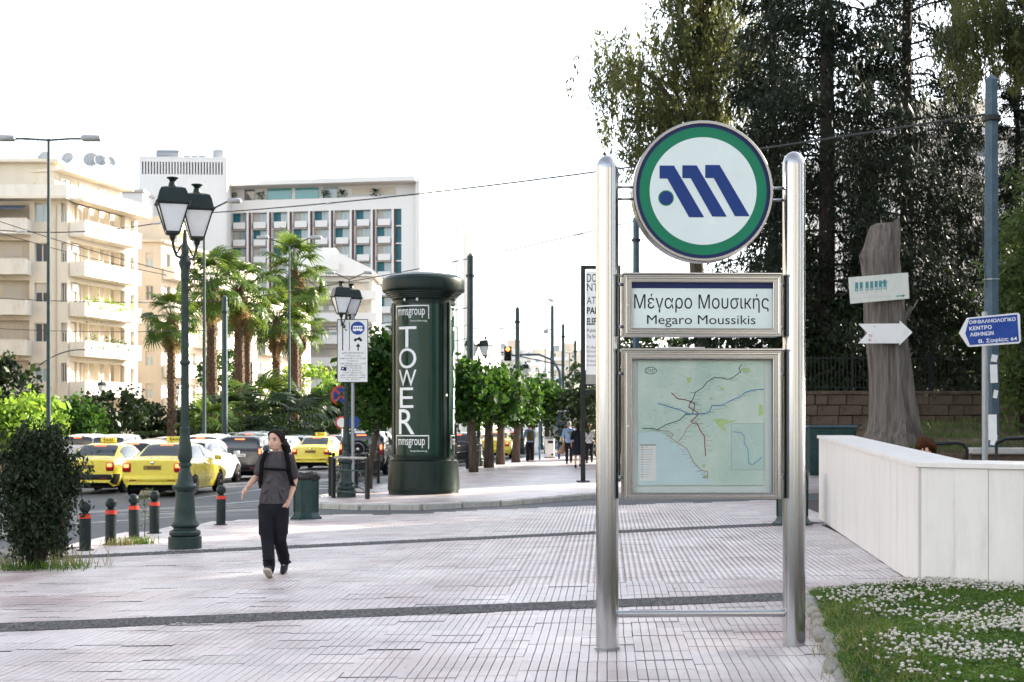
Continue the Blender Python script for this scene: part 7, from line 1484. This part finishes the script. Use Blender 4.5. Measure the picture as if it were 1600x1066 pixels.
def bystander(label, loc, rz, top, bottom, hair, ht=1.72, step=.16, arm=(0, 0), skirt=False, name='person', bag=None):
    """figure seen from behind (faces +y at rz = 0)"""
    t = thing('person', label, 'person', loc, rz, None); s = ht / 1.72; v_ = .014; b = B()
    b.rings([(0, 0, .82, .13, .10), (0, 0, .95, .16, .11), (0, 0, 1.10, .135, .095), (0, 0, 1.28, .165, .11), (0, 0, 1.40, .17, .095), (0, 0, 1.45, .10, .07), (0, .01, 1.49, .05, .05), (0, .02, 1.54, .05, .05)], 14)
    an_ = []
    for k, sd in enumerate((-1, 1)):
        y = step * sd; a_ = (sd * .09, -y * .9, .10 + (.05 if y > 0 else 0)); an_.append(a_); limb(b, [(sd * .09, 0, .86), (sd * .09, .03 - y * .35, .48), a_], [.085, .055, .035], 8); limb(b, [a_, (a_[0], a_[1] + .04, a_[2] - .05), (a_[0], a_[1] + .14, a_[2] - .06)], [.034, .034, .026], 6)
        f_ = arm[k]; e_ = (sd * .24, -.03 + .12 * f_, 1.13); w_ = (sd * (.25 - .08 * f_), .05 + .30 * f_, .90 + .18 * f_); limb(b, [(sd * .19, 0, 1.39), e_, w_], [.05, .04, .026], 8); hand(b, w_, (0, .35 + f_, -1 + f_) if f_ < 1 else (0, 1, 0), (-sd, 0, 0), (0, 1, 0), curl=.4)
    bb = B(); hm = head(bb, Vector((0, 0, 0)), PI, 1.0); b.add([(x, y + .02, z + 1.50) for x, y, z in bb.v], bb.f)
    b.v = [(x * s, y * s, z * s) for x, y, z in b.v]; put('body', b, v_, M['skin'], t, 3)
    h_ = B(); h_.rings([(0, -.03, 1.52, .05, .05), (0, -.02, 1.57, .076, .08), (0, -.005, 1.63, .084, .10), (0, .0, 1.69, .078, .10), (0, .0, 1.73, .04, .05)], 12)
    if hair[1]: h_.tube([(0, -.07, 1.62), (0, -.10, 1.5), (0, -.10, 1.40)], [.07, .075, .03], 8)
    h_.v = [(x * s, y * s, z * s) for x, y, z in h_.v]; put('hair', h_, .012, M[hair[0]], t, 2)
    b = B(); b.rings([(0, 0, .86 if not skirt else .50, .165 if not skirt else .2, .125 if not skirt else .16), (0, 0, .98, .172, .125), (0, 0, 1.12, .15, .11), (0, 0, 1.28, .18, .125), (0, 0, 1.40, .185, .11), (0, 0, 1.455, .09, .07)], 16)
    for k, sd in enumerate((-1, 1)): f_ = arm[k]; limb(b, [(sd * .17, 0, 1.38), (sd * .22, -.015 + .06 * f_, 1.25), (sd * .24, -.03 + .12 * f_, 1.12)], [.07, .065, .062], 8)
    b.v = [(x * s, y * s, z * s) for x, y, z in b.v]; put('dress' if skirt else 'shirt', b, v_, M[top], t, 2)
    if not skirt:
        b = B(); b.rings([(0, 0, .80, .12, .1), (0, 0, .90, .165, .122), (0, 0, .98, .158, .115)], 14); [limb(b, [(sd * .09, 0, .86), (sd * .09, .03 - step * sd * .35, .48), (a_[0], a_[1], a_[2] + .02)], [.10, .075, .062], 8) for sd, a_ in zip((-1, 1), an_)]; b.v = [(x * s, y * s, z * s) for x, y, z in b.v]; put('trousers', b, v_, M[bottom], t, 2)
    for a_ in an_: B().rings([(a_[0] * s, (a_[1] + .05) * s, (a_[2] - .10) * s, .045, .13), (a_[0] * s, (a_[1] + .05) * s, (a_[2] - .06) * s, .042, .12), (a_[0] * s, a_[1] * s, (a_[2] - .0) * s, .04, .05)], 10).obj('shoe', M['strap'], t, True)
    if bag: bag(t, s)
    return t
g_ = lambda px, py: G(px, py, .07)
bystander('person with an olive backpack standing by the fifth pruned tree', g_(828, 721), R(8), 'cloth_blue', 'cloth_dark', ('hair', False), 1.74, .04, (.3, .9))
bk = thing('backpack', 'olive backpack on the person beside the pruned trees', 'backpack', g_(828, 721), R(8)); B().box((0, -.20, 1.16), (.32, .18, .46), bev=.05).obj('bag', M['olive'], bk, True); [B().tube([(s * .1, -.12, 1.40), (s * .1, .02, 1.47), (s * .1, .12, 1.38)], .022, 6).obj('strap', M['olive'], bk) for s in (-1, 1)]
bystander('person in a pale blue shirt and dark trousers walking away', g_(889, 725), R(-5), 'cloth_blue', 'cloth_dark', ('hair_grey', False), 1.76, .15, (.1, 0))
jk = thing('jacket', 'tan jacket carried by the person in the blue shirt', 'jacket', (g_(880, 725).x, g_(880, 725).y - .05, g_(880, 725).z)); b = B(); b.rings([(-.12, 0, .42, .16, .07), (-.10, 0, .52, .17, .08), (-.02, 0, .70, .11, .07), (.06, 0, .86, .05, .05), (.08, 0, .93, .02, .02)], 12); b.v = [(x + random.gauss(0, .012), y + random.gauss(0, .012), z) for x, y, z in b.v]; b.obj('cloth', M['cloth_tan'], jk, True)
bystander('person in a dark sleeveless dress walking beside the banner post', g_(903, 731), R(-3), 'cloth_dark', 'cloth_dark', ('hair', True), 1.68, .14, (0, .1), True)
bystander('person in a printed blouse and dark trousers between the banner and the sign post', g_(921, 724), R(4), 'cloth_print', 'cloth_dark', ('hair_blonde', True), 1.68, .16, (.1, .2))
# person behind the parapet, only hair and brow show
wb = Vector((5.14, 18.3, 0)); bz = P(1446, 683, 18.3).z; t = bystander('person with auburn hair peeping over the white marble parapet', (wb.x, wb.y, bz - 1.635), R(172), 'cloth_dark', 'cloth_dark', ('hair_auburn', False), 1.60, .1, (0, 0))
hb = B(); hb.rings([(0, -.03, 1.36, .08, .07), (0, -.03, 1.42, .115, .11), (0, -.005, 1.48, .125, .135), (0, .0, 1.54, .122, .134), (0, .0, 1.59, .10, .112), (0, -.01, 1.635, .045, .05)], 16); hb.v = [(x + random.gauss(0, .010), (y if (y < .03 or z > 1.50) else y * .55) + random.gauss(0, .01), z + random.gauss(0, .006)) for x, y, z in hb.v]
for q in range(46): a = random.uniform(0, 2 * PI); r_ = random.uniform(.9, 1.06); hb.tube([(.06 * math.cos(a), .06 * math.sin(a), 1.615), (.112 * r_ * math.cos(a + .15), .118 * r_ * math.sin(a + .15), 1.55), (.120 * r_ * math.cos(a + .25), .118 * r_ * math.sin(a + .25) * (1 if math.sin(a) < .2 else .8), 1.46)], [.010, .014, .006], 5); hb.obj('hair_volume', M['hair_auburn'], t, True)
# ---------------------------------------------------------------- poles, masts and wires
def trolley_pole(label, px, top, d, r=.15, m='pole_green', base=None, taper=.85):
    x = (px - CX) * d / F; zt = EYE - (top - HZ) * d / F; z0 = zg(x) if base is None else base; t = thing('trolley_pole', label, 'pole', (x, d, z0), 0, 'hexagonal trolley wire poles'); h = zt - z0
    B().lathe([(r, -.1), (r * taper, h - .12)], 6, a0=.3).obj('shaft', M[m], t); B().lathe([(r * taper * 1.03, h - .125), (r * taper * 1.03, h - .09), (.01, h + .03)], 6, a0=.3).obj('pointed_cap', M[m], t)
    for z in (h - .9,): B().lathe([(r + .02, z), (r + .02, z + .10)], 12).obj('clamp_ring', M['black_iron'], t)
    return t
TP = [(735, 397, 57, .15, 'tall hexagonal pole rising from the trees right of the column'), (808.5, 480, 83, .15, 'second hexagonal pole, right of the red traffic signal'), (880, 506, 97, .13, 'slim hexagonal pole above the blue bus stop totem'), (899, 532, 112, .13, 'farthest slim pole beside the banner stand'), (351, 462, 76, .17, 'thick dark pole between two palm trunks'), (994, 338, 52, .14, 'blue grey pole behind the round emblem'), (504 + 37, 590, 120, .1, 'thin dark pole far behind the no stopping sign'), (393, 566, 118, .12, 'thin dark pole behind the low palm bushes')]
for px, top, d, r, lb in TP: trolley_pole(lb, px, top, d, r, 'pole_blue' if px == 994 else 'pole_green')
pr = trolley_pole('blue grey hexagonal pole with torn stickers behind the blue street sign', 1549, 118, 29, .165, 'pole_blue', base=.2, taper=.80)
for k, (z, a, w, h_) in enumerate(((1.15, -1.75, .16, .5), (2.2, -1.6, .14, .36), (2.9, -1.9, .10, .22), (1.8, -1.4, .09, .16), (2.5, -1.55, .12, .14), (.9, -1.6, .12, .2))): B().box((.165 * math.cos(a), .165 * math.sin(a), z + .3), (w, .006, h_), rz=a + PI / 2, ry=random.uniform(-.2, .2)).obj('torn_sticker', M['white_paint'], pr)
B().lathe([(.168, 4.35), (.168, 4.37)], 6, a0=.3).obj('steel_strap', M['grey_metal'], pr); B().tube([(-.17, -.05, 6.0), (-.20, -.05, 5.4), (-.16, -.06, 4.7), (-.13, -.1, 4.2)], .008, 5).obj('cable', M['wire'], pr)
def twin_lamp(label, px, top, d, half, rz=0, r=.09, heads=(1, -1), rise=.0):
    x = (px - CX) * d / F; zt = EYE - (top - HZ) * d / F; t = thing('street_light', label, 'street light', (x, d, zg(x)), rz, 'tall street lights'); h = zt - zg(x); w = half * d / F
    B().lathe([(r, 0), (r * .55, h)], 10).obj('mast', M['pole_green'], t, True, auto=50)
    for s in heads:
        a = B().tube([(0, 0, h - .05), (s * w * .5, 0, h + rise * .6), (s * w * .78, 0, h + rise)], .035, 6).obj('arm', M['pole_green'], t); L_ = w * .45
        B().box((s * (w * .78 + L_ * .45), 0, h + rise + .02), (L_, .30, .20), bev=.05).obj('lamp_head', M['dish'], a, True)
    return t
twin_lamp('tall street light with two flat heads in front of the cream block', 76, 217, 50, 68); twin_lamp('tall street light with two heads in front of the hotel', 452, 384, 86, 42, rise=.45); twin_lamp('street light with a single head over the palms', 319, 331, 63, 48, heads=(1,), rise=.45); twin_lamp('twin street light left of the column cap', 546, 436, 98, 30, rise=.4)
for k, (px, top, d, lb) in enumerate(((716, 512, 190, 'small far street light right of the column'), (764, 518, 200, 'small far street light left of the red signal'), (811, 533, 215, 'small far street light behind the second pole'), (852, 545, 230, 'small far street light left of the camera mast'), (890, 552, 240, 'tiny far street light beside the banner post'))): twin_lamp(lb, px, top, d, 20, rise=.4, r=.12)
# camera mast
cm = P(863, 478, 92); t = thing('camera_mast', 'tall slim mast with surveillance cameras behind the pruned trees', 'mast', (cm.x, 92, zg(cm.x))); h = cm.z - zg(cm.x); B().lathe([(.14, 0), (.10, h)], 10).obj('mast', M['pole_green'], t, True); B().tube([(0, 0, h), (-.05, 0, h + .35)], .03, 6).obj('finial', M['pole_green'], t); B().box((-.1, -.05, h + .35), (.35, .2, .14), ry=.3).obj('camera', M['dish'], t); B().tube([(0, 0, h - 1.5), (-.35, 0, h - 1.45)], .03, 6).obj('bracket', M['pole_green'], t); B().sphere((-.4, 0, h - 1.6), .16, 10, 8).obj('dome_camera', M['dish'], t, True)
# traffic signal on its arm
d = 84; pb = P(876, 600, d); t = thing('traffic_signal', 'red traffic signal hanging from a long mast arm', 'traffic light', (pb.x, d, zg(pb.x))); q = lambda px, py: (P(px, py, d).x - pb.x, 0, P(px, py, d).z - zg(pb.x))
B().tube([(0, 0, 0), q(876, 600), q(874, 580), q(864, 563), q(842, 554), q(814, 554.5), q(800, 556)], [.10, .09, .075, .065, .06, .055, .05], 10).obj('mast_arm', M['pole_blue'], t, True); B().tube([q(879, 571), q(793, 553), q(757, 545)], .03, 6).obj('stay_arm', M['black_iron'], t)
c = q(793.5, 553); hd = B().box((c[0], -.16, c[2]), (.42, .24, .82), bev=.03).obj('signal_head', M['black_iron'], t, True)
for k, m in enumerate(('signal_red', 'signal_off', 'signal_off')): B().lathe([(.115, 0), (.11, .02), (.02, .045)], 16).obj('lens', M[m], hd, True, loc=(c[0], -.285, c[2] + .25 - k * .25), rot=(PI / 2, 0, 0)); B().lathe([(.13, 0), (.125, .12)], 14, cap=False).obj('visor', M['black_iron'], hd, loc=(c[0], -.285, c[2] + .25 - k * .25), rot=(PI / 2, 0, 0))
# small walking signal behind the notice board: red light
rq = P(540, 636, 44); t = thing('pedestrian_signal', 'small signal with a red light behind the no stopping sign', 'traffic light', (rq.x, 44, zg(rq.x) - .04)); B().tube([(0, 0, 0), (0, 0, rq.z + .3)], .04, 8).obj('post', M['green_iron'], t, True); hd = B().box((0, -.08, rq.z - zg(rq.x)), (.2, .16, .4), bev=.02).obj('signal_head', M['black_iron'], t); B().lathe([(.06, 0), (.02, .02)], 12).obj('lens', M['signal_red'], hd, loc=(0, -.165, rq.z - zg(rq.x) + .08), rot=(PI / 2, 0, 0))
# bus stop totem, shelter and bin
tb_ = G(873.5, 717, .07); d = tb_.y; k = d / F; t = thing('bus_stop_totem', 'blue bus stop totem with an orange digital display', 'bus stop', tb_); Z = lambda py: (717 - py) * k; X = lambda px: (px - 873.5) * k
B().box((0, 0, Z(667)), (.11, .11, Z(615)), bev=.01).obj('post', M['stop_blue'], t); ds = B().box((X(864), 0, Z(629)), (.52, .16, .42), bev=.02).obj('display', M['black_iron'], t); B().box((X(864), 0, Z(624)), (.54, .17, .05)).obj('display_top', M['stop_blue'], ds); B().box((X(864), 0, Z(637)), (.54, .17, .05)).obj('display_base', M['stop_blue'], ds); [B().box((X(px), -.083, Z(629)), (.10, .006, .11)).obj('lit_digit', M['led'], ds) for px in (865, 869.5)]
pl = B().box((X(866), 0, Z(617)), (.27, .05, .24), bev=.05).obj('route_plate', M['red_band'], t); B().box((X(866), -.027, Z(617)), (.20, .006, .17), bev=.002).obj('route_face', M['white_print'], pl); text('61', M['print_dark'], pl, (X(866), -.032, Z(617) - .05), .10, .12, bold=.03)
lp = G(843, 718, .07); t = thing('sign_pole', 'light blue thin pole beside the person with the backpack', 'pole', lp); B().tube([(0, 0, 0), (0, 0, 2.6)], .05, 10).obj('shaft', mat('pale_blue_paint', (.07, .25, .45), .5), t, True); [B().box((0, 0, z), (.22, .03, .04)).obj('bracket', M['red_band'], t) for z in (1.6, 2.1)]
wbn = G(859, 716, .07); t = thing('litter_bin', 'white square litter bin beside the bus shelter', 'bin', wbn, R(8)); B().box((0, 0, .5), (.42, .42, .9), bev=.03).obj('body', M['white_paint'], t); B().box((0, 0, 1.0), (.46, .46, .10), bev=.03).obj('lid', M['grey_metal'], t); B().box((0, -.215, .8), (.26, .01, .12)).obj('slot', M['dark_gap'], t); B().box((0, 0, .03), (.5, .5, .06)).obj('plinth', M['concrete'], t)
sh_ = G(850, 712, .07); t = thing('bus_shelter', 'grey bus shelter with dark posts behind the white bin', 'bus shelter', (sh_.x + .4, sh_.y + 4, sh_.z), R(-7)); [B().box((x, y, 1.2), (.12, .12, 2.4)).obj('post', M['black_iron'] if x < .5 else M['grey_metal'], t) for x in (-.2, 1.4, 3.0) for y in (0, 1.5)]; B().box((1.4, .75, 2.46), (3.8, 2.0, .14), bev=.03).obj('roof', M['grey_metal'], t); B().box((1.4, 1.5, 1.2), (3.0, .03, 1.9)).obj('rear_pane', M['pale_glass'], t); B().box((1.4, 1.1, .48), (2.6, .4, .06)).obj('bench', M['wall_grey'], t); [B().box((x, 1.1, .23), (.06, .3, .44)).obj('bench_leg', M['black_iron'], t) for x in (.4, 2.4)]
kq = G(940, 714, .07); t = thing('kiosk', 'grey kiosk with a curved roof edge behind the banner stand', 'kiosk', (kq.x, kq.y + 6, kq.z)); B().box((0, 0, 1.2), (2.6, 2, 2.4)).obj('walls', M['wall_grey'], t); B().box((0, -.1, 2.55), (3.0, 2.6, .34), bev=.12).obj('roof', M['grey_metal'], t, True); B().box((0, -1.02, 1.3), (1.8, .05, .9)).obj('hatch', M['dark_gap'], t); B().box((0, -1.15, .82), (2.2, .4, .06)).obj('counter', M['grey_metal'], t)
# electric cabinet
cq = G(1298, 748, .07); cq = Vector(((1298 - CX) * 41 / F, 41, zg(8.9) + .07)); t = thing('electric_cabinet', 'dark green street cabinet left of the dead stump', 'cabinet', cq); B().box((0, 0, .72), (1.30, .5, 1.32), bev=.02).obj('body', M['cabinet_green'], t); B().box((0, 0, 1.42), (1.40, .62, .07), bev=.02).obj('lid', M['pole_blue'], t); [B().box((s * .32, -.26, .70), (.60, .02, 1.12), bev=.006).obj('door', M['cabinet_green'], t) for s in (-1, 1)]; B().box((0, 0, .03), (1.2, .45, .06)).obj('plinth', M['concrete'], t); B().box((.06, -.275, .75), (.03, .03, .14)).obj('handle', M['black_iron'], t)
# stair handrail behind the parapet
hr = P(1490, 695, 22); t = thing('handrail', 'black tubular handrail with rounded end behind the parapet', 'handrail', (hr.x, 22, 0)); z1 = P(0, 692, 22).z
B().tube([(-.35, 0, z1 - .02), (.05, 0, z1), (.15, 0, z1 - .02), (.20, 0, z1 - .10), (.20, 0, .0)], .028, 10).obj('rail', M['black_iron'], t, True); B().tube([(-.35, 0, z1 - .02), (-.35, 0, .0)], .024, 8).obj('post', M['black_iron'], t, True)
hr = P(1570, 696, 21); t = thing('handrail', 'black tubular handrail right of the blue grey pole', 'handrail', (hr.x, 21, 0)); z1 = P(0, 686, 21).z; B().tube([(-.12, 0, z1 - .06), (.0, 0, z1), (.6, 0, z1 + .03)], .028, 10).obj('rail', M['black_iron'], t, True); B().tube([(.5, 0, z1), (.5, 0, 0)], .024, 8).obj('post', M['black_iron'], t, True); B().tube([(-.12, 0, z1 - .06), (-.12, 0, 0)], .024, 8).obj('post', M['black_iron'], t, True)
# blue street sign
D1 = 27.0; kx = D1 / F; so = P(1540, 560, D1); zb = zg(9) ; t = thing('direction_sign', 'blue arrow shaped Greek street sign pointing left on a thin grey post', 'sign', (so.x, D1, zb)); Z = lambda py: EYE - (py - HZ) * kx - zb; X = lambda px: (px - 1540) * kx
B().tube([(0, .04, 0), (0, .04, Z(487))], .055, 12).obj('post', M['grey_metal'], t, True, auto=40)
def arrowp(poly, y, th, m, nm, parent): return B().prism([(X(a), Z(b)) for a, b in poly][::-1], y, y + th, 'y').obj(nm, m, parent)
pl = arrowp([(1497.5, 521), (1510, 497), (1589.5, 489), (1592.5, 491.5), (1594, 534), (1591, 537), (1513.5, 542.5), (1511, 541)], -.04, .02, M['white_paint'], 'plate', t); arrowp([(1507, 521.5), (1513, 499), (1588, 491.8), (1591, 534), (1514.5, 539.5)], -.045, .004, M['sign_blue'], 'blue_field', pl)
for s, px, py, h_, al, w_ in (('ΟΦΘΑΛΜΟΛΟΓΙΚΟ', 1513, 507.3, 6.0, 'l', 73), ('ΚΕΝΤΡΟ', 1513.5, 517, 6.2, 'l', 35), ('ΑΘΗΝΩΝ', 1514.5, 526.5, 6.2, 'l', 37), ('Β. Σοφίας 64', 1588, 533.5, 7.6, 'r', 60)):
    text(s, M['white_print'], pl, (X(px), -.0475, Z(py)), h_ * kx, w_ * kx, bold=.02, align=al, rot=(PI / 2, R(-4.4), 0))
[B().tube([(-.055, .04, Z(py)), (.055, .04, Z(py))], .06, 10).obj('clamp', M['grey_metal'], t) for py in (505, 530)]

# ---- overhead wires
def wire(label, a, b, sag=.3, r=.011, ins=()):
    a = Vector(a); b = Vector(b); pts = [a + (b - a) * f - Vector((0, 0, 4 * sag * f * (1 - f))) for f in np.linspace(0, 1, 15)]; t = thing('overhead_wire', label, 'wire', a); B().tube([p - a for p in pts], r * 1.35, 5).obj('cable', M['wire'], t)
    for f in ins: p = a + (b - a) * f - Vector((0, 0, 4 * sag * f * (1 - f))) - a; d_ = (b - a).normalized() * .22; B().tube([p - d_, p + d_], .04, 8).obj('insulator', M['dish'], t, True)
    return t
def W(px, py, d): return P(px, py, d)
wire('long dark wire from the blue grey pole across to the single street light', W(1545, 178, 29), W(322, 333, 60), .25, .017, (.18, .72))
wire('dark wire from the single street light to the left edge', W(322, 333, 60), W(-60, 353, 62), .5, .017, (.2, .75))
wire('thin wire from the pole behind the emblem to the far left poles', W(994, 345, 52), W(352, 470, 76), .25, .016, (.1, .5))
wire('thin wire across the palms to the left edge', W(352, 470, 76), W(-60, 462, 80), .2, .016, (.3,))
wire('lower thin wire crossing the cream block', W(352, 515, 76), W(-60, 510, 80), .2, .014)
wire('thin wire sloping across the cream block', W(330, 440, 70), W(-60, 325, 66), .2, .014)
wire('thin wire between the first two right poles', W(735, 480, 57), W(440, 520, 80), .2, .014, (.1,)); wire('thin wire from the first right pole to the second', W(737, 480, 57), W(1000, 440, 70), .15, .012)
wire('faint wire crossing from the second right pole', W(808, 512, 83), W(560, 556, 95), .15, .016)
wire('thin second wire sloping across the cream block', W(260, 430, 70), W(-60, 345, 66), .15, .012)
wire('bracket arm wire low across the cream block front', W(142, 548, 70), W(60, 572, 71), -.3, .02); 
# stray things on the ground
for k, (px, py, s) in enumerate(((560, 806, .5), (880, 872, .8), (180, 865, .7), (1055, 921, .7), (795, 868, .5))): q = G(px, py); tag(B().add([(-.03 * s, 0, .004), (0, -.02 * s, .008), (.04 * s, 0, .012), (0, .022 * s, .006)], [(0, 1, 2, 3)]).obj('fallen_leaf', M['leaf_dry'], None, loc=q, rot=(0, 0, k)), ('dry leaf on the plaza near the litter bin', 'dry leaf on the tiles left of the sign', 'dry leaf on the plaza beside the second bollard', 'dry leaf on the tiles behind the sign cross bar', 'dry leaf in the middle of the plaza')[k], 'leaf')
